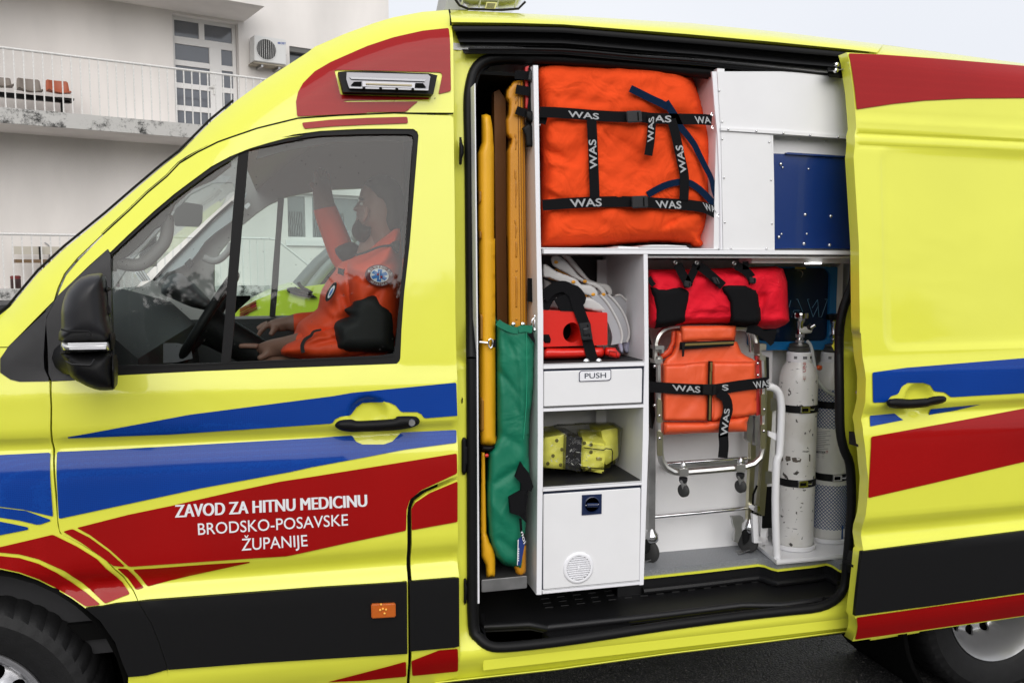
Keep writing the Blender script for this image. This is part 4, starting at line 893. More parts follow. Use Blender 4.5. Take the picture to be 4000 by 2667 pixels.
for a, b in ((20, 160), (240, 270), (290, 550), (620, 650)): pillow('edge_slot', z('N', f'522,{a} 542,{a+6} 552,{(a+b)//2} 544,{b-6} 524,{b}'), .137, .15, 5, MATS['slot_tan'], SB, step=5, sm=1)
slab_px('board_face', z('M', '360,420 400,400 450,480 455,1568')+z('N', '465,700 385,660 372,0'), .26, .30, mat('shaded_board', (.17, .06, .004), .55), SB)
pillow('board_foot', z('O', '500,950 610,850 610,1060 590,1100 565,1110 535,1085 515,1030'), .11, .16, 16, m_sb, SB, step=8, sm=1)
slab_px('red_edge', z('M', '605,225 630,215 636,300 636,560 608,540'), .135, .15, mat('red_plastic2', (.55, .02, .02), .4), SB)
BS = thing('board_strap', (.74, .12, 2.0), 'black straps and buckle holding the top of the ochre spine board to the cabinet edge', 'strap')
for s_, w_ in (('522,285 570,288 630,290 665,262', 34), ('530,398 600,410 640,418', 36), ('532,560 600,585 680,620 770,645', 32)): strap('strap', z('M', s_), w_, .125, None, BS)
strap('strap', z('M', '650,230 648,330 652,460 640,560 630,680 640,850'), 22, .13, None, BS)
pillow('strap_pad', z('M', '630,250 668,250 668,330 650,350 620,330'), .112, .13, 6, m_plast2, BS, step=5, sm=1); pillow('buckle', z('M', '610,560 690,575 700,640 640,660 605,620'), .112, .13, 8, m_plast, BS, step=6, sm=1)
pillow('buckle', z('M', '575,705 630,662 665,690 670,850 610,850 600,760'), .118, .135, 8, m_plast, BS, step=6, sm=1)
tube('strap_ring', [PY(p, .11) for p in smooth_loop(z('M', '672,670 695,690 712,685 715,672'), 2, False)], .003, m_chr, BS, n=6)
slab_px('velcro_patch', z('N', '622,312 700,318 700,510 622,494'), .155, .158, m_web, BS)
hkq = thing('wall_hook', (.78, .13, 1.35), 'small chrome hook screwed on the cabinet side behind the green bag', 'hook')
tube('hook_wire', [PY(p, .13) for p in smooth_loop(z('N', '690,612 665,632 655,650 657,690 672,700 680,640 692,640'), 2, False)], .003, m_chr, hkq, n=6)
MB().ball(PY(z('N', '680,716')[0], .13), .007, 8).obj('hook_knob', m_chr, hkq); MB().ball(PY(z('N', '680,612')[0], .13), .006, 8).obj('hook_knob', m_chr, hkq)
# green bag
GB = thing('splint_bag', (.66, .1, .62), 'long green vinyl bag with black straps hanging in front of the spine board', 'bag')
m_grn = mat('green_vinyl', (.005, .17, .092), .5, spec=.35, bump=.3, bscale=900, var=.06, wrk=(8, .012))
GO = z('N', '372,598 378,640 430,668 500,690 560,688 625,682 652,684 664,742 682,800 680,950 670,1150 655,1300 640,1400 636,1568')+z('O', '630,0 632,150 640,300 628,420 612,560 610,700 600,800 598,950 585,1040 575,1056 555,1050 545,1040 430,1010 372,955 340,880 312,780 300,600 300,400 312,130 345,90 378,20')+z('N', '376,1300 374,900')
def gfold(x, y):
    f = 0
    for (cx, cy, L, w_, a, dp) in ((1990, 1350, 40, 16, 1.2, .02), (2030, 1420, 60, 10, 1.4, -.01), (2000, 1560, 80, 16, 1.1, .010), (1960, 1700, 110, 18, .5, .012), (2040, 1600, 200, 12, 1.57, -.010), (2060, 1640, 120, 6, 1.5, .022), (1990, 1850, 90, 16, -.6, .014), (1950, 2000, 90, 20, .9, -.012), (1980, 2130, 60, 14, .7, .014), (1975, 1480, 70, 12, .9, .016)):
        dx, dy = x-cx, y-cy; u = dx*math.cos(a)+dy*math.sin(a); v = -dx*math.sin(a)+dy*math.cos(a); f += .65*dp*math.exp(-(v/w_)**2)*math.exp(-(u/L)**2)
    return f
pillow('bag_body', GO, .085, .24, 38, m_grn, GB, step=8, wr=.005, kf=gfold, sm=1, seed=5, flatk=2.6)
strap('bag_hem', z('N', '386,655 430,685 500,715 548,722'), 26, .082, m_grn, GB); strap('bag_hem', z('N', '550,712 610,706 658,712'), 26, .080, m_grn, GB)
tube('bag_seam', [PY(p, .084) for p in z('N', '612,690 615,900 617,1100 612,1300 590,1568')], .0012, mat('seam_green', (.02, .32, .18), .5), GB, n=5)
slab_px('corner_patch', z('N', '622,748 665,742 680,800 676,825'), .080, .084, m_web, GB)
slab_px('strap_bundle', z('O', '570,208 590,240 632,292 645,330 668,400 650,440 628,430 612,560 612,685 562,632 555,625 488,606 478,485 572,432 574,378 526,326'), .062, .076, m_web, GB)
slab_px('strap_fold', z('O', '480,486 574,434 622,420 600,470 600,600 560,628 490,606'), .056, .061, m_web, GB)
tg = slab_px('care_tag', z('O', '548,812 598,775 604,830 585,930 568,1012 540,1016'), .064, .068, mat('navy_tag', (.008, .03, .17), .5), GB)
slab_px('tag_border', z('O', '546,816 552,812 545,1012 540,1014'), .0625, .0638, m_wedge, tg)
slab_px('tag_black', z('O', '566,735 600,770 606,815 590,846 562,740'), .0625, .0638, m_black, tg)
lettering('tag_lettering', 'ion', z('O', '592,850 570,755 588,742 612,828'), lambda a, b: PY((a, b), .0615), m_wedge, tg, .01)
lettering('tag_small_print', 'SERIES 08', z('O', '556,985 548,880 556,880 563,985'), lambda a, b: PY((a, b), .0625), m_wedge, tg) if False else None
for i in range(6): slab_px('tag_print', z('O', f'{550-i*.3},{880+i*18} {556-i*.3},{880+i*18} {556-i*.3},{891+i*18} {550-i*.3},{891+i*18}'), .0628, .0638, m_wedge, tg)
tube('zip_pull', [PY(p, .070) for p in z('O', '565,650 568,680 572,740')], .004, m_web, GB, n=6)
for s_ in ('510,672', '583,672'): MB().ball(PY(z('N', s_)[0], .09), .008, 8).obj('bag_clip', m_chr, GB)
# ------------------------------------------------------------------ upper open shelf: collars, head block
m_col = mat('white_collar_plastic', (.52, .51, .50), .38, var=.04); m_colp = mat('collar_padding', (.42, .42, .55), .8); m_orgd = mat('orange_fastener', (.70, .30, .01), .4)
def collar(back, panel, y, i, lab):
    c = thing('neck_collar', PY(panel[-1], y), lab, 'neck collar', 'white neck collars stacked on the upper shelf')
    pillow('collar_band', back, y, y+.006, 3, m_col, c, step=7, sm=2, flatk=3)
    oc = smooth_loop(panel, 3, False); slab_px('collar_panel', oc+[(a_-38, b_+6) for a_, b_ in oc[::-1]], y-.004, y+.001, mat('collar_inner', (.36, .36, .38), .45), c)
    tube('panel_rim', [PY(p, y-.005) for p in oc], .0042, m_col, c, n=8)
    return c
C1 = collar(z('N', '745,205 790,220 850,262 950,298 1010,325 1040,360 1100,365 1150,390 1172,430 1168,470 1145,478 1100,450 1020,420 960,380 880,345 800,315 745,300'), z('N', '1190,445 1240,500 1290,580 1335,670 1360,760 1350,822'), .17, 0, 'white neck collar lying frontmost in the fan of collars')
pillow('collar_flap', z('N', '1005,490 1060,465 1110,462 1170,490 1240,560 1246,580 1150,572 1060,550 1020,520'), .165, .18, 8, m_col, C1, step=7, sm=2)
C2 = collar(z('N', '808,150 840,136 880,150 920,180 960,220 1010,280 1060,320 1130,340 1190,365 1225,400 1238,440 1225,455 1200,440 1170,400 1100,370 1040,345 960,300 900,262 830,225 808,190'), z('N', '1250,440 1300,490 1360,570 1400,660 1415,750 1398,812'), .21, 1, 'white neck collar lying second in the fan of collars')
C3 = collar(z('N', '880,130 930,128 970,160 1020,220 1070,280 1110,325 1180,348 1230,355 1270,380 1285,420 1278,450 1250,440 1215,400 1120,355 1050,310 980,240 930,180'), z('N', '1305,452 1350,448 1410,510 1460,590 1488,690 1475,765 1450,805'), .26, 2, 'white neck collar lying rearmost in the fan of collars')
for c, s_, y in ((C1, '1250,560 1300,640 1340,760 1362,830 1372,900 1345,890 1320,830 1270,700', .19), (C2, '1330,620 1370,700 1400,800 1420,790 1415,880 1395,898 1365,860 1345,760', .23), (C3, '1415,700 1440,770 1470,770 1480,790 1462,850 1440,895 1422,880 1415,800', .28)):
    pillow('collar_padding', z('N', s_), y, y+.02, 8, m_colp, c, step=7, sm=2)
for c, s_ in ((C1, '980,342 1135,440'), (C2, '845,188 1070,338 1215,440')):
    for p in z('N', s_): MB().ball(PY(p, .166 if c is C1 else .206), .0055, 10, (1.3, .4, 1)).obj('collar_button', m_orgd, c)
slab_px('collar_grille', z('N', '850,240 930,280 960,300 1000,420 1110,420 1160,480 1050,470 900,350 800,320 745,300 760,270'), .30, .31, m_orgd, C3)
for i in range(7): tube('grille_bar', [PY(p, .297) for p in z('N', f'{850+i*42},{250+i*25} {840+i*42},{330+i*22}')], .002, m_black, C3, n=6)
pillow('collar_band', z('N', '745,320 800,345 850,400 860,560 745,560'), .28, .32, 14, m_col, C3, step=8, sm=1)
HB = thing('head_immobiliser', (.90, .14, 1.31), 'glossy red head immobiliser block with round ear hole on the upper open shelf', 'head immobiliser')
m_rf = mat('red_foam', (.68, .016, .008), .32, coat=.35, bump=.2, bscale=120)
hole = smooth_loop(z('N', '898,738 910,695 945,665 985,660 1020,690 1032,735 1020,785 985,812 945,812 910,785'), 3)
slab_px('head_block', rnd(z('N', '735,562 1245,582 1246,835 735,850'), 6, 3), .155, .30, m_rf, HB, [hole], sharp=30)
slab_px('hole_liner', [(2200+42*math.cos(i*.4), 1298+44*math.sin(i*.4)) for i in range(16)] and hole, .25, .26, m_black, HB)
pillow('base_block', z('N', '735,870 770,850 900,852 1000,850 1210,842 1228,870 1228,920 1195,942 900,948 735,950'), .135, .30, 16, m_rf, HB, step=8, sm=1)
pillow('base_flap', z('N', '1228,852 1310,855 1320,875 1350,905 1340,938 1310,942 1225,915'), .145, .20, 8, m_rf, HB, step=7, sm=1)
tube('flap_edge', [PY(p, .143) for p in z('N', '1262,880 1315,890 1320,935 1258,922 1262,880')], .0012, mat('deep_red', (.2, .005, .005), .5), HB, n=5)
pillow('hook_patch', z('N', '745,752 790,752 804,790 798,818 760,820 745,800'), .148, .158, 6, m_web, HB, step=5, sm=1)
HS = thing('head_block_strap', (.93, .12, 1.4), 'black strap with buckle looped over the red head block', 'strap')
ys = lambda a, b: .150
strap('strap', z('N', '745,470 800,410 870,380 930,385 985,440 1010,520 1045,620 1070,680'), 44, .148, None, HS)
strap('strap', z('N', '1072,670 1085,780 1105,860 1130,955'), 42, .130, None, HS)
strap('strap', z('N', '750,560 790,480 850,420 900,470'), 34, .16, None, HS)
strap('strap', z('N', '930,390 1000,400 1050,470 1020,520'), 30, .155, None, HS)
slab_px('strap_pad', z('N', '830,480 960,420 1010,520 985,572 880,568'), .152, .158, m_web, HS)
buckle(HS, z('N', '1020,665 1108,655 1132,790 1045,798'), .125); pillow('buckle_neck', z('N', '1045,700 1105,690 1118,760 1055,770'), .105, .12, 8, m_plast2, HS, step=5, sm=1)
for p in z('N', '1085,967 1183,965'): MB().lathe([(.0001, -.002), (.006, -.001), (.011, .004)], PY(p, .115), 'y', 12).obj('strap_rivet', m_chr, HS)
# ------------------------------------------------------------------ middle shelf: wrapped yellow blocks
YB = thing('wrapped_head_blocks', (.92, .2, .92), 'pale yellow perforated foam blocks in clear crinkled film with black band on the middle shelf', 'foam blocks')
m_yf = mat('pale_yellow_foam', (.80, .78, .12), .55, bump=.4, bscale=90, var=.08, vscale=30)
slab_px('foam_block', rnd(z('O', '735,20 925,-10 925,265 740,250'), 8, 2), .20, .36, m_yf, YB, sharp=30)
bA = [PY(p, .18) for p in z('O', '1045,45 1235,70 1215,300 1040,270')]; bB = [PY(p, .34) for p in z('O', '1010,-50 1210,-45 1200,220 1030,200')]
MB().hexa(bA, bB).obj('foam_block', m_yf, YB, bevel=.006)
slab_px('foam_block', rnd(z('O', '1195,-40 1325,-60 1330,170 1228,235 1215,60'), 8, 2), .235, .36, m_yf, YB)
slab_px('black_band', z('O', '925,5 1048,20 1035,280 915,262'), .172, .36, mat('black_film_band', (.015, .015, .016), .25, coat=.5), YB)
for s_ in '1065,60 1118,73 1118,130 1062,265 1108,268 820,160 780,220 880,230 850,40 890,110'.split(): MB().ball(PY(z('O', s_)[0], .177), .0065, 10, (1, .3, 1)).obj('foam_hole', mat('hole_olive', (.12, .11, .02), .8), YB)
slab_px('foam_notch', z('O', '1162,172 1203,175 1203,195 1162,193'), .174, .18, mat('notch_yellow', (.32, .28, .04), .7), YB)
tube('elastic_cord', [PY(p, .168) for p in z('O', '1060,95 1215,115 1235,102 1278,108 1286,130 1280,235 1265,258 1215,262 1040,245')], .0018, m_black, YB, n=6)
mfilm = glass('clear_film', (.97, .97, .96), 1.28)
def fold(x, y): return 0
pillow('clear_film', z('O', '735,-30 900,-80 1100,-90 1300,-100 1365,-60 1350,120 1330,200 1250,270 1120,300 1000,290 850,272 737,262'), .150, .34, 30, mfilm, YB, step=7, wr=.012, wf=(40, 40), sm=1)
rc = random.Random(4); wl_ = MB()
for i in range(20):
    cx, cy = rc.choice([(970, 150), (830, 200), (1120, 170), (800, 120), (1060, 120)]); cx += rc.uniform(-60, 60); cy += rc.uniform(-60, 70); a = rc.uniform(-1.4, 1.2); L_ = rc.uniform(10, 45)
    p1 = z('O', f'{cx},{cy} {cx+L_*math.cos(a)},{cy+L_*math.sin(a)} {cx+L_*.6*math.cos(a+.3)},{cy+L_*.6*math.sin(a+.3)}')
    wl_.add([PY(q, .149) for q in p1]+[PY(q, .151) for q in p1], [(0, 1, 2), (3, 5, 4), (0, 3, 4, 1), (1, 4, 5, 2), (2, 5, 3, 0)])
wl_.obj('film_creases', mat('film_glint', (.65, .66, .6), .2, alpha=.55), YB, kind='stuff')
# ------------------------------------------------------------------ red roll bag
RBG = thing('roll_bag', (1.4, .25, 1.5), 'bright red rolled fabric bag with two black fabric panels hung under the shelf', 'bag')
def rfold(x, y): return .018*math.exp(-((x-2960+(y-1250)*.2)/16)**2)*(1 if y > 1150 else .3)+.012*math.exp(-((y-1225)/10)**2)*(1 if 2700 < x < 2850 else .2)
pillow('bag_body', z('P', '90,205 340,203 500,202 840,188 1095,180 1158,200 1190,300 1196,470 1208,608 1170,640 1100,668 990,668 850,640 700,632 410,642 160,668 90,650'), .165, .40, 45, m_redc, RBG, step=9, wr=.02, kf=rfold, sm=1, seed=9, flatk=2)
pillow('black_panel', z('P', '108,335 160,330 250,345 350,325 400,345 438,368 436,450 415,540 408,620 300,645 160,666 140,600 150,520 130,420'), .150, .30, 22, m_web, RBG, step=9, sm=1)
pillow('black_panel', z('P', '662,330 700,318 740,308 880,310 920,325 968,352 978,400 980,450 990,540 996,600 960,640 880,648 740,636 735,560 728,470 700,420 670,380'), .147, .30, 22, m_web, RBG, step=9, sm=1)
for s_, w_ in (('335,165 365,230 400,290 420,340', 34), ('485,165 460,220 432,280 415,330', 30), ('500,175 540,205 600,255 650,300 690,335', 34), ('790,172 850,205 890,240 915,280 925,320', 34), ('865,142 868,205', 24), ('108,265 125,300 150,330', 20)): strap('hanging_strap', z('P', s_), w_, .15, None, RBG)
for q in ('385,290 445,300 432,352 380,335', '595,265 640,265 670,320 620,318', '890,262 950,270 945,318 892,310'): buckle(RBG, z('P', q), .142)
for s_ in '317,150 484,153 776,157'.split():
    c_ = z('P', s_)[0]; tube('eyelet', [PY((c_[0]+6*math.cos(i*.785), c_[1]+6*math.sin(i*.785)), .14) for i in range(8)], .0022, m_steel, RBG, closed=True, n=6)
strap('hanging_strap', z('P', '880,655 950,680 1010,720 1075,790'), [44, 20], .19, None, RBG); slab_px('strap_end', z('P', '1000,690 1108,672 1095,745 1065,798 1010,750'), .20, .204, m_web, RBG)
# ------------------------------------------------------------------ carry chair
CH = thing('stair_chair', (1.4, .3, FZ), 'folded aluminium carry chair with orange vinyl seat on castors in the right bay', 'carry chair')
YC = .22
fpts = z('P', '190,880 193,1100')+z('Q', '194,200 195,400 198,540 210,600 245,652 300,684 360,692 600,672 850,648 930,622 982,572 1002,500 1003,300 1003,50')+z('P', '1000,1000 995,880')
tube('seat_frame', [PY(p, YC) for p in fpts], .0125, m_alu, CH, n=8, flat=.9)
tube('handle_loop', [PY(p, YC+.03) for p in smooth_loop(z('P', '165,900 166,800 182,735 220,690 285,665 400,658 600,655 800,655 870,665 925,715 948,780 962,860 962,900'), 3, False)], .012, m_alu, CH, n=8)
tube('back_tube', [PY(p, YC+.06) for p in smooth_loop(z('P', '850,660 890,700 905,780 905,850'), 3, False)], .008, m_chr, CH)
for s_ in ('158,800 230,800 228,855 210,860 210,830 160,830', '975,785 1028,785 1025,832 990,835 985,870 975,870', '150,905 215,905 215,940 160,940', '975,875 1020,880 1020,915 975,912'): slab_px('frame_bracket', z('P', s_), YC-.02, YC+.02, m_alu, CH, bevel=0)
slab_px('side_plate', z('P', '945,880 972,890 978,1340 948,1345'), YC-.002, YC+.006, mat('red_lacquer', (.45, .03, .03), .35), CH)
for s_ in ('176,1215 212,1225 214,1400 176,1400', '176,1465 212,1475 214,1660 178,1660', '985,1180 1018,1175 1022,1330 1005,1350 985,1345', '985,1418 1018,1412 1022,1590 1005,1610 985,1600'): slab_px('slide_channel', rnd(z('P', s_), 5, 2), YC-.018, YC-.011, mat('brass_plate', (.42, .40, .26), .35, metal=1), CH)
for s_ in '192,1345 193,1522 1010,1298 1008,1466 960,938 961,1030 155,1265 155,960'.split(): screw(z('P', s_)[0], YC-.02, CH, 1.2)
# rear legs and rails
tube('rear_leg', [PY(p, .36) for p in z('Q', '118,-100 122,250 126,700 122,1150')], .018, m_steel, CH, n=4, square=True)
tube('rear_leg', [PY(p, .36) for p in z('Q', '916,300 914,560 900,800 890,1085')], .0145, mat('champagne_alu', (.50, .48, .34), .35, metal=1), CH, n=4, square=True)
tube('slide_rail', [PY(p, .34) for p in z('Q', '1045,40 1030,350 1005,650 975,1020')], .018, MATS['champagne_alu'], CH, n=4, square=True)
slab_px('black_strut', z('P', '108,700 165,900 165,1080 150,1180 160,1350 140,1450 108,1260'), .30, .33, m_plast, CH)
slab_px('black_strut', z('P', '1020,885 1048,890 1050,1060 1022,1060'), YC+.01, YC+.03, m_plast, CH)
slab_px('linkage', z('Q', '895,250 935,245 935,300 905,460 870,430 880,330'), .29, .31, m_steel, CH); slab_px('linkage', z('Q', '940,250 960,250 958,480 936,480'), .28, .30, m_steel, CH)
tube('cross_rod', [PY(p, .38) for p in z('Q', '230,624 560,600 870,578')], .0075, m_chr, CH); slab_px('cross_bar', z('Q', '225,618 860,588 860,620 235,652'), .385, .40, m_steel, CH)
tube('cross_rod', [PY(p, .37) for p in z('Q', '145,1037 500,1005 875,966')], .0072, m_chr, CH)
tube('linkage_rod', [PY(p, .33) for p in z('Q', '955,790 925,860 918,1000 985,1022')], .004, m_black, CH, n=6)
MB().lathe([(.0001, -.02), (.013, -.02), (.015, 0), (.013, .02)], PY(z('Q', '933,962')[0], .33), 'y', 14).obj('pivot_knob', m_chr, CH)
def small_castor(q0):
    cx, cy = q0; P_ = lambda dx, dy, y: PY((cx+dx/2, cy+dy/2), y)
    c = MB().hexa([P_(-38, -30, YC-.018), P_(38, -34, YC-.018), P_(40, 30, YC-.018), P_(-36, 34, YC-.018)], [P_(-38, -30, YC+.018), P_(38, -34, YC+.018), P_(40, 30, YC+.018), P_(-36, 34, YC+.018)]).obj('castor', m_alu, CH, bevel=.003)
    MB().lathe([(.011, 0), (.011, .012), (.007, .02), (.0001, .026)], P_(-4, -34, YC), 'z', 14).obj('castor_bolt', m_chr, c)
    MB().lathe([(.0001, -.020), (.012, -.019), (.015, -.010), (.015, 0)], P_(-4, 40, YC), 'z', 16).obj('castor_swivel', m_plast2, c)
    MB().add(*(lambda V, F_: (V, F_))([P_(-30, 62, YC-.012), P_(26, 58, YC-.012), P_(18, 120, YC-.011), P_(-12, 135, YC-.011), P_(-30, 62, YC+.012), P_(26, 58, YC+.012), P_(18, 120, YC+.011), P_(-12, 135, YC+.011)], [(0, 1, 2, 3), (7, 6, 5, 4), (0, 4, 5, 1), (1, 5, 6, 2), (2, 6, 7, 3), (3, 7, 4, 0)])).obj('castor_fork', m_steel, c, bevel=.002)
    MB().lathe([(.0001, -.010), (.017, -.010), (.023, -.006), (.023, .006), (.017, .010), (.0001, .010)], P_(-2, 142, YC), 'x', 24, Matrix.Rotation(.35, 3, 'Z')).obj('castor_wheel', mat('grey_tyre', (.035, .035, .035), .6), c)
    MB().ball(P_(34, 140, YC), .004, 8).obj('axle_nut', m_chr, c)
small_castor(z('Q', '382,688')[0]); small_castor(z('Q', '828,655')[0])
def big_castor(q0, y, brake):
    cx, cy = q0; P_ = lambda dx, dy, yy=y: PY((cx+dx/2, cy+dy/2), yy)
    c = MB().lathe([(.0001, .03), (.012, .03), (.020, .018), (.028, .006), (.029, -.012), (.024, -.02), (.0001, -.022)], P_(0, 0), 'z', 20).obj('castor', m_chr, CH)
    MB().hexa([P_(-60, 30, y-.02), P_(46, 20, y-.02), P_(30, 90, y-.02), P_(-50, 150, y-.02)], [P_(-60, 30, y+.02), P_(46, 20, y+.02), P_(30, 90, y+.02), P_(-50, 150, y+.02)]).obj('castor_fork', m_plast, c, bevel=.004)
    MB().lathe([(.0001, -.013), (.034, -.013), (.042, -.007), (.042, .007), (.034, .013), (.0001, .013)], P_(-14, 120), 'x', 28, Matrix.Rotation(.5, 3, 'Z')).obj('castor_wheel', MATS['grey_tyre'], c)
    if brake:
        slab_px('brake_lever', [(cx+a/2, cy+b/2) for a, b in ((-130, -70), (-50, -70), (-40, -40), (-60, -20), (-60, 60), (-90, 130), (-120, 120), (-110, 30), (-130, -30))], y-.035, y-.02, m_steel, c)
        slab_px('brake_pedal', [(cx+a/2, cy+b/2) for a, b in ((-140, -75), (-60, -78), (-48, -50), (-130, -42))], y-.05, y-.035, m_steel, c)
    w_ = [(cx+a/2, cy+b/2) for a, b in ((-150, 170), (40, 160), (30, 180), (-110, 220))]
    MB().hexa([P_(-80, 215, y-.03), P_(-120, 190, y+.03), P_(10, 165, y+.04), P_(45, 165, y-.02)], [P_(-80, 222, y-.03), P_(-120, 198, y+.03), P_(10, 173, y+.04), P_(45, 172, y-.02)]).obj('wheel_chock', m_steel, c)
    return c
big_castor(z('Q', '895,1108')[0], .36, True); big_castor(z('Q', '125,1185')[0], .36, False)
# orange vinyl seat
yv = YC-.022
so_ = pillow('seat_cover', z('P', '322,682 360,680 800,770 832,852 870,880 918,902 945,925 950,1100 952,1338 760,1365 600,1390 222,1386 216,1100 220,940 240,900 285,868 312,810 320,740'), yv, yv+.05, 18, m_orgv, CH, step=9, wr=.006, sm=1)
pillow('seat_pocket', z('P', '222,948 400,938 568,922 566,1384 400,1386 222,1385'), yv-.009, yv+.02, 12, m_orgv, so_, step=9, wr=.008, sm=1, seed=3, flatk=4)
pillow('seat_pocket', z('P', '602,920 780,925 944,922 948,1100 950,1336 780,1362 604,1388'), yv-.009, yv+.02, 12, m_orgv, so_, step=9, wr=.008, sm=1, seed=4, flatk=4)
pillow('seat_flap', z('P', '356,645 792,642 790,700 780,762 600,766 362,775'), yv-.014, yv+.03, 16, m_orgv, so_, step=9, wr=.006, sm=1)
pillow('seat_roll', z('P', '222,1392 560,1392 896,1345 878,1400 876,1470 500,1482 222,1497'), yv-.004, yv+.05, 26, m_orgv, so_, step=8, wr=.008, sm=1)
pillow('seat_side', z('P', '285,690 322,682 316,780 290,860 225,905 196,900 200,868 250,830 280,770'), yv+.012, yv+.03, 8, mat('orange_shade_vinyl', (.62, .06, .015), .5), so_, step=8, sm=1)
tube('piping', [PY(p, yv-.012) for p in z('P', '222,946 400,936 572,920')], .0018, m_orgv, so_, n=6); tube('piping', [PY(p, yv-.012) for p in z('P', '602,918 780,924 946,920')], .0018, m_orgv, so_, n=6)
slab_px('zip', z('P', '356,772 780,758 772,800 352,832'), yv-.017, yv-.012, m_web, so_)
slab_px('zip', z('P', '580,920 608,922 600,1388 570,1386'), yv-.016, yv-.010, m_web, so_)
m_zip = mat('zip_brass', (.30, .22, .08), .4, metal=.8)
slab_px('zip_teeth', z('P', '370,784 776,768 776,784 370,802'), yv-.020, yv-.0172, m_zip, so_); slab_px('zip_teeth', z('P', '588,935 602,935 592,1380 578,1380'), yv-.019, yv-.0162, m_zip, so_)
slab_px('zip_pull', z('P', '365,780 396,778 390,800 384,882 372,886 370,805'), yv-.024, yv-.020, m_plast, so_); slab_px('zip_pull', z('P', '590,930 606,930 604,1000 592,995'), yv-.023, yv-.0195, m_zip, so_)
ST = thing('chair_strap', (1.4, .18, 1.2), 'black lettered strap buckled around the orange seat of the carry chair', 'strap')
sa = strap('strap', z('P', '108,1120 250,1130 400,1138 540,1142 640,1140 780,1118 900,1102 1045,1086'), 42, yv-.020, None, ST)
sb_ = strap('strap', z('P', '650,1165 710,1210 728,1300 700,1400 690,1500')+z('Q', '690,400 695,480 686,575'), 38, yv-.026, None, ST)
wtx('WAS', z('P', '298,1150 512,1168 512,1118 290,1104'), yv-.020, sa); wtx('S', z('P', '680,1150 732,1150 732,1104 680,1104'), yv-.020, sa); wtx('WAS', z('P', '935,1135 1060,1118 1050,1066 920,1082'), yv-.020, sa)
wtx('WAS', z('P', '722,1505 742,1290 700,1290 668,1500'), yv-.026, sb_)
buckle(ST, z('P', '530,1100 635,1102 628,1188 525,1180'), yv-.026, m_plast)
# ------------------------------------------------------------------ oxygen cylinders in their rack
RK = thing('cylinder_rack', (1.9, .4, FZ), 'white steel floor rack with tubular guard holding two gas cylinders', 'rack')
m_rk = mat('white_powder_coat', (.78, .78, .80), .28, coat=.3)
trz = FZ+.03
tq = [PZ(p, trz) for p in z('Q', '930,1235 1108,1384')+z('S', '775,840')+z('Q', '1080,1210')]
pl_ = [(tq[0][0], tq[0][1]), (tq[1][0], tq[1][1]), (tq[1][0]+.42, tq[1][1]+.0), (tq[1][0]+.42, tq[0][1]+.12), (tq[0][0], tq[0][1]+.12)]
prism('rack_tray', pl_, FZ+.018, trz-.006, m_rk, RK); 
lipl = MB().tube([(a, b, trz) for a, b in (pl_[4], pl_[0], pl_[1], pl_[2])], .008, 4, square=True).obj('tray_lip', m_rk, RK)
YR = tq[1][1]+.006
tube('guard_tube', [PY(p, YR+.02) for p in smooth_loop(z('P', '1010,1120')+z('R', '205,1020 250,1032 285,1070 300,1130 305,1200 300,1350 290,1550')+z('S', '268,100 258,400 264,700 272,880'), 2, False)], .0140, m_rk, RK, n=14)
slab_px('guard_bracket', z('R', '205,1365 270,1385 285,1450 262,1440 205,1405'), YR+.03, YR+.04, m_rk, RK)
slab_px('rack_upright', z('Q', '920,1010 960,1030 965,1220 1000,1240 930,1240'), YR+.10, YR+.115, m_rk, RK)
slab_px('rack_back', z('Q', '1060,110 1105,115 1090,780 1020,1210 980,1190 1000,800'), YR+.13, YR+.14, m_rk, RK)
slab_px('rack_cutout', z('Q', '1015,805 1085,800 1080,1122 1000,1125'), YR+.12, YR+.128, m_black, RK)
for s_ in ('1020,680 1070,682 1070,775 1020,778', '1060,110 1108,112 1108,205 1060,210'): slab_px('rack_plate', z('Q', s_), YR+.115, YR+.127, m_steel, RK)
for p in z('Q', '1005,1268'): MB().lathe([(.006, 0), (.006, .006), (.0001, .008)], PZ(p, trz-.006), 'z', 6).obj('rack_bolt', m_chr, RK)
def scuffed(name):
    m = mat(name, (.74, .73, .71), .35, coat=.2); n = m.node_tree; b = n.nodes['Principled BSDF']; t = n.nodes.new('ShaderNodeTexCoord')
    def layer(sc, p0, p1, c, prev, st=(1, 1, 1)):
        mp = n.nodes.new('ShaderNodeMapping'); mp.inputs['Scale'].default_value = st; q = n.nodes.new('ShaderNodeTexNoise'); q.inputs['Scale'].default_value = sc; q.inputs['Detail'].default_value = 5
        r = n.nodes.new('ShaderNodeValToRGB'); r.color_ramp.elements[0].position = p0; r.color_ramp.elements[1].position = p1; r.color_ramp.elements[0].color = (0, 0, 0, 1); r.color_ramp.elements[1].color = (1, 1, 1, 1)
        x = n.nodes.new('ShaderNodeMix'); x.data_type = 'RGBA'; n.links.new(t.outputs['Object'], mp.inputs['Vector']); n.links.new(mp.outputs[0], q.inputs['Vector']); n.links.new(q.outputs['Fac'], r.inputs['Fac']); n.links.new(r.outputs['Color'], x.inputs['Factor'])
        if prev is None: x.inputs['A'].default_value = (.74, .73, .71, 1)
        else: n.links.new(prev, x.inputs['A'])
        x.inputs['B'].default_value = (*c, 1); return x.outputs['Result']
    p = layer(9, .5, .75, (.60, .58, .53), None); p = layer(38, .635, .66, (.06, .055, .05), p, (1, 1, .8)); p = layer(30, .69, .71, (.10, .10, .10), p, (.6, .6, 3.5)); p = layer(60, .70, .73, (.30, .29, .27), p, (2, 2, .4))
    n.links.new(p, b.inputs['Base Color']); return m
m_cy = scuffed('scuffed_white_paint'); m_cy2 = mat('white_cylinder_paint', (.72, .71, .68), .35, coat=.2, var=.06, vscale=12)
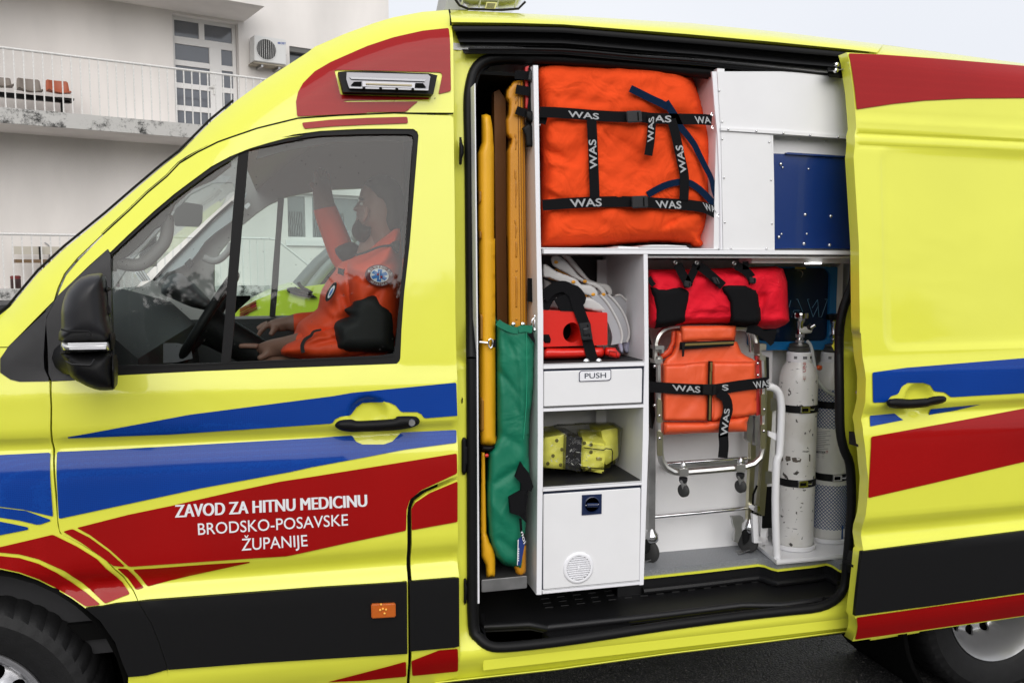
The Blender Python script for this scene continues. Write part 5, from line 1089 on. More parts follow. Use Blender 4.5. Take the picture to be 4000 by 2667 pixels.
def net(name):
    m = mat(name, (.02, .06, .22), .4); n = m.node_tree; return m
CR = .0715
def cylinder(top, bot, Y, m, lab, knob):
    t, b = PY(top, Y), PY(bot, Y); cx = (t[0]+b[0])/2; zt = t[2]; zb_ = trz-.004
    c = thing('gas_cylinder', (cx, Y, zb_), lab, 'gas cylinder')
    MB().lathe([(.0001, zb_), (CR-.006, zb_), (CR, zb_+.008), (CR, zt-.09), (CR-.003, zt-.055), (CR-.012, zt-.025), (CR-.026, zt-.002), (.040, zt+.006)], (cx, Y, 0), 'z', 48).obj('cylinder_body', m, c)
    MB().lathe([(.046, zt-.006), (.046, zt+.030), (.042, zt+.034), (.030, zt+.034)], (cx, Y, 0), 'z', 32).obj('neck_label', m_wedge, c)
    for k in range(4):
        a0 = -math.pi/2+(-.95, -.25, .45, .9)[k]; mb = MB(); 
        for j in range(5 if k != 1 else 7):
            a = a0+j*.05; r_ = .0466; mb.box(cx+r_*math.cos(a)-.0006, cx+r_*math.cos(a)+.0006, Y+r_*math.sin(a)-.0008, Y+r_*math.sin(a), zt+.010, zt+.020)
        mb.obj('label_print', m_black, c)
    MB().lathe([(.034, zt+.034), (.041, zt+.040), (.042, zt+.050), (.036, zt+.054), (.038, zt+.058), (.036, zt+.064), (.02, zt+.068)], (cx, Y, 0), 'z', 32).obj('neck_ring', mat('grey_neck', (.10, .10, .095), .4, metal=.6), c)
    MB().lathe([(.016, zt+.064), (.017, zt+.078), (.012, zt+.080), (.014, zt+.086), (.017, zt+.088), (.018, zt+.10), (.014, zt+.105), (.015, zt+.14), (.018, zt+.145), (.018, zt+.16)], (cx, Y, 0), 'z', 8).obj('valve', m_chr, c)
    k_ = MB(); nn = 40; V = []
    for h, r_ in ((zt+.158, .02), (zt+.160, .030), (zt+.172, .032), (zt+.180, .030), (zt+.183, .012)):
        for j in range(nn): a = 2*math.pi*j/nn; rr_ = r_*(1-.10*(math.cos(a*5) > .3)); V.append((cx+rr_*math.cos(a), Y+rr_*math.sin(a), h))
    k_.add(V, [(i*nn+j, i*nn+(j+1) % nn, (i+1)*nn+(j+1) % nn, (i+1)*nn+j) for i in range(4) for j in range(nn)]+[tuple(4*nn+j for j in range(nn))]).obj('valve_wheel', knob, c)
    MB().lathe([(.0001, -.03), (.012, -.03), (.014, -.01), (.012, .02)], (cx+.022, Y-.004, zt+.115), 'x', 16).obj('regulator_nut', mat('pale_nut', (.65, .65, .62), .4), c)
    MB().tube([(cx+.03, Y-.01, zt+.12), (cx+.05, Y-.02, zt+.135)], .008, 10).obj('regulator_pipe', m_chr, c)
    for zc_ in BANDS:
        bd = MB().lathe([(CR+.0005, zc_-.014), (CR+.003, zc_-.013), (CR+.003, zc_+.013), (CR+.0005, zc_+.014)], (cx, Y, 0), 'z', 40); bo = bd.obj('clamp_band', m_rub, c)
        MB().box(cx-.036, cx+.004, Y-CR-.007, Y-CR+.006, zc_-.011, zc_+.013, None).obj('clamp_buckle', m_chr, bo, bevel=.002)
        MB().box(cx-.030, cx-.006, Y-CR-.0085, Y-CR-.0065, zc_-.005, zc_+.007).obj('buckle_window', m_black, bo)
        MB().tube([(cx+.004, Y-CR-.004, zc_), (cx+.020, Y-CR-.004, zc_-.001)], .0026, 6).obj('clamp_screw', m_chr, bo)
        MB().tube([(cx+.044, Y-CR+.018, zc_+.013), (cx+.020, Y-CR-.002, zc_), (cx+.046, Y-CR+.018, zc_-.012), (cx+.044, Y-CR+.018, zc_+.013)], .0022, 6).obj('clamp_loop', m_chr, bo)
    return c, cx, zt
YC1 = .36
BANDS = [PY((3110, 1602), YC1-CR)[2], PY((3100, 1893), YC1-CR)[2]]
c1_, cx1, zt1 = cylinder((3117, 1408), (3104, 2142), YC1, m_cy, 'scuffed white gas cylinder with red letters and chrome valve beside the rack tube', m_chr)
c2_, cx2, zt2 = cylinder((3258, 1408), (3226, 2125), YC1+.05, m_cy2, 'white gas cylinder wrapped in blue netting, half hidden by the door seal', m_plast)
MB().lathe([(CR+.006, trz-.004), (CR+.010, trz+.012), (CR+.008, trz+.014), (CR+.002, trz+.013)], (cx1, YC1, 0), 'z', 32).obj('tray_socket', m_rk, RK)
MB().lathe([(CR+.006, trz-.004), (CR+.010, trz+.012), (CR+.008, trz+.014), (CR+.002, trz+.013)], (cx2, YC1+.05, 0), 'z', 32).obj('tray_socket', m_rk, RK)
def oncyl(cx, Y, r, p):
    d = Vector(ray(*p)); o = Vector((0, CAMY, CAMZ)); ox, oy = o.x-cx, o.y-Y; A = d.x**2+d.y**2; B = 2*(ox*d.x+oy*d.y); C_ = ox*ox+oy*oy-r*r; D_ = B*B-4*A*C_
    t = (-B-math.sqrt(max(0, D_)))/(2*A); return tuple(o+d*t)
m_ink = mat('red_ink', (.45, .03, .03), .5)
lettering('cylinder_lettering', 'UNI', z('R', '496,905 497,830 474,830 473,905'), lambda a, b: oncyl(cx1, YC1, CR-.004, (a, b)), m_ink, c1_, .004)
lettering('cylinder_lettering', 'E', z('R', '495,965 496,935 474,935 474,965'), lambda a, b: oncyl(cx1, YC1, CR+.0008, (a, b)), mat('faded_red_ink', (.5, .3, .28), .6), c1_)
for s_ in ('385,75 410,72 440,75 462,85 455,105 420,112 392,105', '340,60 375,65 378,95 345,105 335,85', '303,40 315,50 318,95 306,105', '520,45 532,50 530,105 520,100'):
    V = z('S', s_); mk('paint_chip', [oncyl(cx1, YC1, CR+.0006, p) for p in V], [tuple(range(len(V)))], mat('chip_dark', (.10, .085, .07), .7), c1_, False)
# blue plastic netting, woven as thin strands
def netting(z0, z1):
    mb = MB(); n = 34
    for s in (-1, 1):
        for k in range(n):
            P_ = []
            for i in range(int((z1-z0)/.006)+1):
                zz_ = z0+i*.006; a = 2*math.pi*k/n+s*(zz_-z0)/.075; P_.append((cx2+(CR+.0014)*math.cos(a), YC1+.05+(CR+.0014)*math.sin(a), zz_))
            if len(P_) > 1: mb.tube(P_, .0012, 4, cap=False)
    mb.obj('plastic_netting', mat('blue_netting', (.02, .07, .22), .5), c2_, kind='stuff', sharp=0)
netting(trz+.05, BANDS[1]-.03); netting(BANDS[0]-.09, zt2-.10)
for i in range(9):
    L_ = (150, 120, 160, 100, 140, 110, 150, 90, 130)[i]; q = z('R', f'572,{1375+i*17} {572+L_*.75},{1368+i*17}'); 
    tube('fine_print', [oncyl(cx2, YC1+.05, CR+.0012, (q[0][0]+(q[1][0]-q[0][0])*t, q[0][1]+(q[1][1]-q[0][1])*t)) for t in (0, .3, .6, 1)], .0009, mat('print_grey', (.35, .35, .36), .6), c2_, n=4)
lettering('cylinder_lettering', 'MESSER', z('R', '570,1535 650,1541 650,1525 570,1519'), lambda a, b: oncyl(cx2, YC1+.05, CR+.0012, (a, b)), m_navyedge, c2_, .02)
tube('print_ring', [oncyl(cx2, YC1+.05, CR+.0015, (3230+4*math.cos(i*.785), 1764+4*math.sin(i*.785))) for i in range(8)], .0008, m_ink, c2_, closed=True, n=4)
for i in range(3): tube('fine_print', [oncyl(cx2, YC1+.05, CR+.0012, p) for p in z('S', f'580,{42+i*14} {640},{46+i*14}')], .0008, MATS['print_grey'], c2_, n=4)
mk('hazard_diamond', [oncyl(cx2, YC1+.05, CR-.003, p) for p in z('R', '608,975 632,945 657,970 634,1003')], [(0, 1, 2, 3)], mat('hazard_yellow', (.65, .55, .03), .5), c2_, False)
mk('hazard_mark', [oncyl(cx2, YC1+.05, CR-.0022, p) for p in z('R', '624,980 628,960 636,960 642,982 633,990')], [(0, 1, 2, 3, 4)], m_black, c2_, False)
pillow('orange_seal', z('R', '582,862 590,850 625,856 624,885 605,895 578,885'), YC1-.04, YC1-.02, 6, mat('orange_seal', (.6, .09, .02), .4), c2_, step=5, sm=1)
slab_px('blue_scuff', z('S', '722,635 790,600 785,720 748,730'), YC1-.02, YC1-.015, MATS['blue_netting'], c2_)
HO = thing('oxygen_hose', (1.9, .3, 1.3), 'pale flexible hose looping from the left cylinder valve to the right cylinder', 'hose')
tube('hose', [PY(p, YC1-.03) for p in smooth_loop(z('R', '505,665 528,690 545,740 558,820 575,900 585,960 615,1010 660,1055 730,1092 780,1105'), 3, False)], .0062, mat('pale_hose', (.50, .52, .52), .4), HO, n=10)
pillow('hose_fitting', z('R', '500,545 530,525 562,560 540,588 505,580'), YC1-.02, YC1, 8, m_plast2, HO, step=5, sm=1)
# ------------------------------------------------------------------ cab interior
across('headliner', [(p[0]+.07, p[1]+.06, p[2]-.07) for p in silp if p[2] > 2.02], [(0, 0, 0), (.1, 0, 0), (.9, 0, 0), (1, 0, 0)], m_trim, V_)
def slp(name, s, y0, y1, m, parent=V_, sm=0, **k): return slab_px(name, smooth_loop(s, sm) if sm else s, y0, y1, m, parent, **k)
# far side of the cab with its window opening, traced
FY = 1.72
far_o = [(330, 1330), (400, 1180)]+z('J', '180,880')+[(560, 880), (700, 760), (850, 660), (1000, 600), (1700, 480), (1700, 1500), (330, 1500)]
far_w = z('J', '1184,700')[:0]+[(1520, 735), (1410, 735), (1312, 739), (1240, 745), (1184, 755), (1110, 772), (1085, 785), (1050, 800), (1000, 835), (945, 880), (905, 930), (858, 985), (836, 1035), (835, 1120), (850, 1180), (905, 1238), (1250, 1232), (1520, 1228)]
far_ws = [(405, 1200), (440, 1130), (520, 1010), (640, 880), (740, 760), (830, 715), (905, 712), (925, 760), (900, 800), (600, 1090)]
slp('far_door_lining', far_o, FY, FY+.05, m_trim, holes=[far_w, far_ws])
skinfar = slp('far_window_glass', far_w, FY+.03, FY+.032, glass('far_glass', (.86, .93, .90), 1.3))
slp('far_window_divider', z('J', '1372,548 1420,548 1392,900 1375,1200 1350,1470 1305,1470 1330,1100 1355,800'), FY-.02, FY+.02, m_dash)
slp('far_pillar_trim', z('J', '395,1188 600,985 800,790 930,670 1030,570 1060,590 1090,540 1130,500 1100,600 1000,735 880,820 800,890 740,980 690,1040 620,1080 560,1110 500,1130 440,1195'), FY-.06, FY-.03, mat('pale_pillar_trim', (.50, .54, .56), .6))
tube('pillar_rubber', [PY(p, FY-.07) for p in smooth_loop(z('J', '400,1190 520,1060 640,940 760,820 880,700 1020,575'), 3, False)], .006, m_black, V_)
tube('grab_rail', [PY(p, FY-.12) for p in smooth_loop(z('J', '790,1010 860,1040 920,1025 985,960 1010,900'), 3, False)], .016, m_trim, V_)
slp('assist_lamp', rnd(z('J', '1105,610 1140,580 1160,600 1125,638'), 5, 2), FY-.09, FY-.06, m_wedge)
slp('belt_anchor', z('J', '640,1060 680,1020 712,1060 670,1105'), FY-.10, FY-.06, m_dash)
# near pillar trim with its grab handle
tube('grab_handle', [PY(p, .14) for p in smooth_loop(z('J', '500,690 508,780 490,880 440,950 370,1020 310,1062 240,1072 150,1060 110,1040'), 3, False)], .018, mat('grey_handle', (.20, .19, .185), .6), V_, n=12)
slp('near_pillar_trim', z('J', '60,985 200,850 400,668 560,535 700,430 900,300 1000,262 1000,290 860,400 700,470 560,590 515,680 500,720 440,770 400,790 300,900 200,990 120,1040 90,1120 60,1120'), .12, .16, mat('near_trim', (.13, .125, .12), .7))
slp('roof_side_trim', [(1040, 500), (1250, 480), (1650, 470), (1650, 570), (1605, 550), (1300, 556), (1110, 590), (1000, 622)], .13, .15, MATS['near_trim'])
slp('far_mirror', z('J', '300,900 405,800 412,1000 410,1080 340,1090 285,1030'), 1.98, 2.05, m_plast, sm=1)
slp('dash_screen', rnd(z('J', '645,580 780,600 775,730 750,772 565,765 550,690 580,620'), 6, 2), 1.0, 1.03, mat('mirror_back', (.05, .05, .05), .5))
tube('sensor_stalk', [PY(p, 1.02) for p in z('J', '530,680 560,720 580,750')], .004, m_black, V_)
# dashboard, steering wheel, column, seats
dz = PY((700, 1190), .9)[2]
da = [(-1.05, 1.02), (-.98, dz+.02), (-.72, dz+.04), (-.52, dz-.02), (-.42, dz-.12), (-.36, .80), (-.36, .5), (-1.05, .5)]
V = [(x, y, zz) for y in (.12, 1.70) for x, zz in da]; n = len(da)
mk('dashboard', V, [(i, (i+1) % n, (i+1) % n+n, i+n) for i in range(n)]+[tuple(range(n-1, -1, -1)), tuple(range(n, 2*n))], m_dash, V_, True, sharp=30)
hood_ = pillow('instrument_hood', z('J', '480,1200 540,1140 620,1140 700,1200 780,1280 880,1395 860,1430 700,1400 560,1340 460,1290'), .30, .62, 50, mat('hood_grey', (.10, .10, .105), .5), V_, step=14, sm=2)
slp('dash_document', z('J', '640,1330 730,1330 750,1400 650,1410')[:0]+z('I', '1275,880 1380,880 1490,900 1505,1000 1380,1030 1275,1035'), .35, .352, mat('grey_paper', (.12, .12, .13), .6))
slp('dash_vent', z('J', '250,1128 310,1098 370,1190 300,1200'), .8, .82, m_wedge)
for i in range(3): slp('vent_slot', z('J', f'{262+i*18},{1130-i*8} {270+i*18},{1127-i*8} {322+i*16},{1195-i*2} {314+i*16},{1197-i*2}'), .795, .799, m_trim)
swc = Vector(PY((800, 1265), .52)); M_ = Matrix.Translation(swc) @ Matrix.Rotation(R_(-58), 4, 'Y')
mb = MB(); mb.tube([tuple(M_ @ Vector((.19*math.cos(a*.1963), .19*math.sin(a*.1963), 0))) for a in range(33)], .0155, 10, cap=False); sw = mb.obj('steering_wheel', m_plast, V_)
MB().tube([tuple(M_ @ Vector(p)) for p in ((0, 0, -.30), (0, 0, -.05), (0, 0, .0))], [.05, .06, .07], 16).obj('wheel_hub', m_plast, sw)
for a in (0, 2.2, 4.1): MB().tube([tuple(M_ @ Vector((.05*math.cos(a), .05*math.sin(a), -.02))), tuple(M_ @ Vector((.185*math.cos(a), .185*math.sin(a), 0)))], .014, 8, flat=.5).obj('wheel_spoke', m_alu if a == 2.2 else m_plast, sw)
for yc, nm in ((.52, 'driver'), (1.40, 'far')):
    st = MB().box(-.13, .40, yc-.26, yc+.26, .78, .92).obj('seat', m_seat, V_, bevel=.04)
    bm_ = MB(); bm_.box(-.07, .07, -.25, .25, 0, .66, Matrix.Translation((.42, yc, .86)) @ Matrix.Rotation(.22, 4, 'Y')); bm_.obj('seat_back', m_seat, st, bevel=.05)
    bm_ = MB(); bm_.box(-.05, .05, -.14, .14, 0, .24, Matrix.Translation((.575, yc, 1.53)) @ Matrix.Rotation(.15, 4, 'Y')); bm_.obj('headrest', m_seat, st, bevel=.04)
box('cab_floor', -1.0, .5, .1, 1.85, .55, .60, m_black, V_, bevel=0)
box('engine_wall', -1.05, -1.0, .1, 1.85, .4, 1.1, m_black, V_, bevel=0)
box('door_lining', -.45, .46, .10, .16, .55, 1.30, m_dash, cdoor, bevel=.02)
box('far_door_card', -.5, .46, 1.66, 1.72, .55, PY((1150, 1243), 1.69)[2], m_dash, V_, bevel=.02)
# ------------------------------------------------------------------ people
m_jack = mat('orange_jacket', (.86, .075, .015), .6, bump=.3, bscale=500, var=.05); m_jblk = mat('black_jacket_panel', (.012, .012, .013), .7)
m_pant = mat('orange_trousers', (.60, .05, .012), .7); m_hair = mat('dark_hair', (.018, .013, .010), .7, bump=.6, bscale=300)
def figure(name, label, loc, J, E, root, mats, group=None):
    th = thing(name, loc, label, 'person', group)
    ids = {k: i for i, k in enumerate(J)}; V = [PY((j[0], j[1]), j[2]) for j in J.values()]
    me = bpy.data.meshes.new('sk'); me.from_pydata(V, [(ids[a], ids[b]) for a, b, _ in E], []); o = bpy.data.objects.new('sk', me); col.objects.link(o)
    md = o.modifiers.new('s', 'SKIN'); md.use_smooth_shade = True
    for i, k in enumerate(J):
        sv = me.skin_vertices[0].data[i]; r = J[k][3]; sv.radius = r if isinstance(r, tuple) else (r, r); sv.use_root = (k == root)
    o.modifiers.new('u', 'SUBSURF').levels = 2
    dg = bpy.context.evaluated_depsgraph_get(); m2 = bpy.data.meshes.new_from_object(o.evaluated_get(dg)); bpy.data.objects.remove(o)
    m2.materials.clear()
    for mm in mats: m2.materials.append(mm)
    segs = [(np.array(V[ids[a]]), np.array(V[ids[b]]), m_) for a, b, m_ in E]
    for f in m2.polygons:
        c = np.array(f.center); best = 9; 
        for a, b, m_ in segs:
            ab = b-a; t = max(0, min(1, ((c-a)@ab)/max(1e-9, ab@ab))); d = np.linalg.norm(c-a-t*ab)
            if d < best: best = d; f.material_index = m_
        f.use_smooth = True
    b_ = bpy.data.objects.new('body', m2); col.objects.link(b_); par(b_, th); return th, b_
yn, yfr, ym_ = .36, .70, .53
J = dict(pelvis=(1440, 1430, ym_, .17), belly=(1350, 1310, ym_, (.16, .17)), chest=(1410, 1150, ym_, (.17, .18)), neckb=(1470, 1030, ym_, .085), neck=(1480, 950, ym_, .066), head0=(1480, 880, ym_, .070), head1=(1488, 800, ym_, .085), head2=(1496, 760, ym_, .070),
         shn=(1480, 1075, yn, .072), eln=(1465, 1310, yn-.02, .070), fan=(1330, 1338, yn+.0, .058), cun=(1170, 1350, yn+.04, .048), wrn=(1112, 1350, yn+.06, .032), han=(1050, 1362, yn+.10, (.034, .020)),
         f1a=(1010, 1352, yn+.10, .010), f1b=(960, 1350, yn+.10, .009), f1c=(932, 1352, yn+.105, .008), f2a=(1005, 1366, yn+.12, .010), f2b=(950, 1374, yn+.13, .009), f3a=(1008, 1378, yn+.14, .010), f3b=(962, 1392, yn+.15, .009), f4a=(1015, 1390, yn+.15, .009), f4b=(985, 1405, yn+.16, .008), tha=(1040, 1385, yn+.07, .011), thb=(1005, 1402, yn+.06, .009),
         shf=(1430, 1050, yfr, .070), elf=(1345, 1015, yfr+.02, .055), faf=(1305, 910, yfr+.0, .048), cuf=(1268, 815, yfr, .046), wrf=(1264, 790, yfr, .036), haf=(1262, 740, yfr, (.048, .034)), g1=(1240, 700, yfr-.02, .010), g1b=(1232, 665, yfr-.02, .008), g2=(1255, 695, yfr, .010), g2b=(1250, 655, yfr, .008), g3=(1268, 700, yfr+.02, .010), g3b=(1266, 662, yfr+.02, .008), g4=(1280, 708, yfr+.03, .009), g4b=(1284, 676, yfr+.03, .008), gt=(1228, 735, yfr-.03, .010), gtb=(1212, 712, yfr-.04, .009),
         kn=(1050, 1440, yn+.12, .085), an=(960, 1800, yn+.12, .06), kf=(1060, 1440, yfr+.05, .085), af=(970, 1800, yfr+.05, .06), hn=(1400, 1460, yn+.10, .10), hf=(1400, 1460, yfr, .10))
E = [('pelvis', 'belly', 0), ('belly', 'chest', 0), ('chest', 'neckb', 0), ('neckb', 'neck', 1), ('neck', 'head0', 1), ('head0', 'head1', 1), ('head1', 'head2', 1), ('chest', 'shn', 0), ('shn', 'eln', 0), ('eln', 'fan', 0), ('fan', 'cun', 0), ('cun', 'wrn', 1), ('wrn', 'han', 1),
     ('han', 'f1a', 1), ('f1a', 'f1b', 1), ('f1b', 'f1c', 1), ('han', 'f2a', 1), ('f2a', 'f2b', 1), ('han', 'f3a', 1), ('f3a', 'f3b', 1), ('han', 'f4a', 1), ('f4a', 'f4b', 1), ('han', 'tha', 1), ('tha', 'thb', 1),
     ('chest', 'shf', 0), ('shf', 'elf', 0), ('elf', 'faf', 0), ('faf', 'cuf', 0), ('cuf', 'wrf', 1), ('wrf', 'haf', 1), ('haf', 'g1', 1), ('g1', 'g1b', 1), ('haf', 'g2', 1), ('g2', 'g2b', 1), ('haf', 'g3', 1), ('g3', 'g3b', 1), ('haf', 'g4', 1), ('g4', 'g4b', 1), ('haf', 'gt', 1), ('gt', 'gtb', 1),
     ('pelvis', 'hn', 2), ('hn', 'kn', 2), ('kn', 'an', 2), ('pelvis', 'hf', 2), ('hf', 'kf', 2), ('kf', 'af', 2)]
PD, pbody = figure('person', 'driver in orange jacket with round shoulder badge reaching one hand up to the sun visor', (.25, .5, .92), J, E, 'pelvis', [m_jack, m_skin, m_pant])
hp = pillow('head_form', [(1422, 722), (1410, 742), (1404, 765), (1402, 785), (1392, 800), (1380, 816), (1384, 824), (1394, 828), (1391, 838), (1394, 845), (1391, 855), (1388, 872), (1398, 896), (1428, 915), (1440, 950), (1438, 1000), (1560, 1010), (1562, 900), (1575, 820), (1560, 735), (1510, 695), (1455, 698)], ym_-.088, ym_+.088, 75, m_skin, PD, step=9, sm=2)
bm = bmesh.new(); bm.from_mesh(pbody.data); nf = len(bm.faces); bm.from_mesh(hp.data); bm.faces.ensure_lookup_table()
for f in bm.faces[nf:]: f.material_index = 1; f.smooth = True
bm.to_mesh(pbody.data); bm.free(); bpy.data.objects.remove(hp)
pillow('hair', [(1424, 716), (1430, 735), (1445, 770), (1450, 800), (1462, 812), (1476, 800), (1486, 830), (1480, 860), (1500, 905), (1535, 925), (1566, 905), (1582, 820), (1566, 730), (1512, 686), (1455, 690)], ym_-.098, ym_+.098, 50, m_hair, PD, step=9, sm=2)
pillow('beard', [(1398, 848), (1392, 858), (1384, 872), (1374, 892), (1376, 915), (1392, 938), (1420, 950), (1445, 935), (1462, 900), (1470, 860), (1466, 820), (1458, 818), (1454, 850), (1440, 872), (1415, 862)], ym_-.094, ym_+.094, 40, m_hair, PD, step=8, sm=2)
pillow('ear', z('K', '650,615 670,612 685,640 680,680 660,720 640,735 632,715 640,680 645,640'), ym_-.108, ym_-.085, 10, mat('ear_skin', (.30, .16, .12), .5), PD, step=6)
pillow('eye_brow', [(1406, 772), (1400, 778), (1414, 784), (1432, 785), (1430, 777)], ym_-.062, ym_-.04, 5, m_hair, PD, step=5)
MB().ball(PY((1413, 798), ym_-.056), .007, 10).obj('eye', mat('eye_white', (.45, .43, .40), .2), PD)
def jf(x, y):
    f = 0
    for (cx, cy, L, w_, a, dp) in ((1400, 1080, 70, 14, .3, .02), (1340, 1170, 90, 12, 1.2, .02), (1300, 1230, 60, 10, .9, -.016), (1440, 1180, 80, 14, 2.3, .018), (1380, 1250, 90, 12, .1, .02), (1250, 1290, 70, 10, .5, .018), (1290, 1330, 90, 10, -.2, .016), (1350, 1300, 60, 9, 1.3, -.02), (1500, 1040, 60, 14, -.4, .016)):
        dx, dy = x-cx, y-cy; u = dx*math.cos(a)+dy*math.sin(a); v = -dx*math.sin(a)+dy*math.cos(a); f += dp*math.exp(-(v/w_)**2)*math.exp(-(u/L)**2)
    return f
pillow('jacket_front', [(1338, 1022), (1305, 1062), (1272, 1105), (1250, 1150), (1240, 1205), (1195, 1238), (1165, 1262), (1150, 1300), (1120, 1340), (1105, 1385), (1300, 1400), (1500, 1400), (1530, 1250), (1500, 1080), (1420, 1010)], .33, .72, 90, m_jack, PD, step=10, sm=2, kf=jf, wr=.02)
pillow('jacket_shoulder', [(1350, 1040), (1385, 1005), (1430, 985), (1470, 950), (1515, 915), (1562, 892), (1570, 1000), (1568, 1150), (1560, 1320), (1500, 1330), (1420, 1300), (1370, 1240), (1345, 1160)], .262, .60, 85, m_jack, PD, step=10, sm=2, kf=jf, wr=.012)
pillow('jacket_forearm', [(1330, 1280), (1270, 1285), (1200, 1310), (1140, 1335), (1108, 1352), (1098, 1385), (1180, 1400), (1330, 1400), (1380, 1360)], .29, .42, 40, m_jack, PD, step=8, sm=2, kf=jf, wr=.01)
# black panels on the jacket, collar and badges
pillow('elbow_panel', z('L', '1130,615 1180,590 1200,540 1260,492 1330,482 1400,500 1450,550 1500,620 1520,700 1515,900 1500,945 1100,945 1060,860 1048,780 1060,720 1110,690 1170,672 1150,650'), .252, .40, 50, m_jblk, PD, step=10)
strap('jacket_piping', z('K', '580,992 660,970 760,930 860,915 915,905'), 9, .275, m_jblk, PD)
pillow('collar_panel', z('K', '848,905 920,880 916,975 880,960'), .258, .3, 12, m_jblk, PD, step=8); 
pillow('cuff_panel', z('K', '415,945 530,890 590,910 610,950 560,1010 480,1045'), .60, .74, 24, m_jblk, PD, step=9)
strap('cuff_band', z('L', '810,955 800,900 825,850 870,820 890,790 950,775'), [16, 8], .278, m_jblk, PD)
pillow('velcro_tab', z('K', '442,1092 492,1105 485,1155 437,1138'), .31, .33, 5, m_jblk, PD, step=5, sm=1)
def badge(c0, ax, ay, Y, rot=0., thin=1.):
    c_ = Vector(c0)
    def ell(s, n=28): return [(c_.x+s*(ax*math.cos(2*math.pi*i/n)*math.cos(rot)-ay*math.sin(2*math.pi*i/n)*math.sin(rot)), c_.y+s*(ax*math.cos(2*math.pi*i/n)*math.sin(rot)+ay*math.sin(2*math.pi*i/n)*math.cos(rot))) for i in range(n)]
    b = slab_px('badge', ell(1), Y, Y+.02, mat('maroon_badge', (.12, .008, .02), .6), PD, label='round maroon emergency service shoulder badge')
    slab_px('badge_disc', ell(.66), Y-.002, Y, m_wedge, b)
    mbk = mat('badge_blue', (.05, .22, .62), .5)
    for k in range(3):
        a = k*math.pi/3+math.pi/2; d = Vector((math.cos(a), math.sin(a))); nn = Vector((-d.y, d.x)); q = []
        for s1, s2 in ((-.58, -.15), (.58, -.15), (.58, .15), (-.58, .15)):
            v = d*s1+nn*s2; x_, y_ = v.x*ax, v.y*ay; q.append((c_.x+x_*math.cos(rot)-y_*math.sin(rot), c_.y+x_*math.sin(rot)+y_*math.cos(rot)))
        slab_px('badge_star', q, Y-.0032-k*.0003, Y-.002, mbk, b)
    slab_px('badge_square', [(c_.x-10, c_.y-8), (c_.x-3, c_.y-9), (c_.x-3, c_.y-1), (c_.x-10, c_.y)], Y-.005, Y-.004, mat('badge_red', (.4, .01, .02), .5), b); slab_px('badge_square', [(c_.x+3, c_.y+2), (c_.x+11, c_.y+1), (c_.x+11, c_.y+10), (c_.x+4, c_.y+10)], Y-.005, Y-.004, MATS['badge_red'], b)
    tube('badge_staff', [PY((c_.x, c_.y-16), Y-.006), PY((c_.x+1, c_.y+16), Y-.006)], .0012, m_wedge, b, n=6)
    for txt, a0, a1, flip in (('HITNA MEDICINSKA SLUŽBA', -2.95, -.1, False), ('HRVATSKA', 2.35, .8, True)):
        n_ = len(txt)
        for i, ch in enumerate(txt):
            if ch == ' ': continue
            a = a0+(a1-a0)*(i+.5)/n_; r0, r1 = (.70, .92) if not flip else (.94, .72); da_ = abs(a1-a0)/n_*.36*(1 if not flip else 1)
            pt = lambda r, aa: (c_.x+r*(ax*math.cos(aa)*math.cos(rot)-ay*math.sin(aa)*math.sin(rot)), c_.y+r*(ax*math.cos(aa)*math.sin(rot)+ay*math.sin(aa)*math.cos(rot)))
            s_ = 1 if not flip else -1
            lettering('badge_lettering', ch, [pt(r0, a-s_*da_), pt(r0, a+s_*da_), pt(r1, a+s_*da_), pt(r1, a-s_*da_)], lambda p, q: PY((p, q), Y-.0012), m_wedge, b)
badge(z('K', '765,1152')[0], 55, 42, .250, .12)
c2b = z('K', '388,1280')[0]; bb = slab_px('chest_badge', [(c2b[0]+42*math.cos(i*.4488)*math.cos(-1.1)-13*math.sin(i*.4488)*math.sin(-1.1), c2b[1]+42*math.cos(i*.4488)*math.sin(-1.1)+13*math.sin(i*.4488)*math.cos(-1.1)) for i in range(14)], .305, .33, m_jblk, PD)
slab_px('badge_disc', [(c2b[0]+28*math.cos(i*.4488)*math.cos(-1.1)-7*math.sin(i*.4488)*math.sin(-1.1), c2b[1]+28*math.cos(i*.4488)*math.sin(-1.1)+7*math.sin(i*.4488)*math.cos(-1.1)) for i in range(14)], .302, .304, m_wedge, bb)
slab_px('badge_star', [(c2b[0]+18*math.cos(i*.785)*math.cos(-1.1)-4*math.sin(i*.785)*math.sin(-1.1), c2b[1]+18*math.cos(i*.785)*math.sin(-1.1)+4*math.sin(i*.785)*math.cos(-1.1)) for i in range(8)], .300, .3015, mat('badge_blue', (.05, .22, .62), .5), bb)
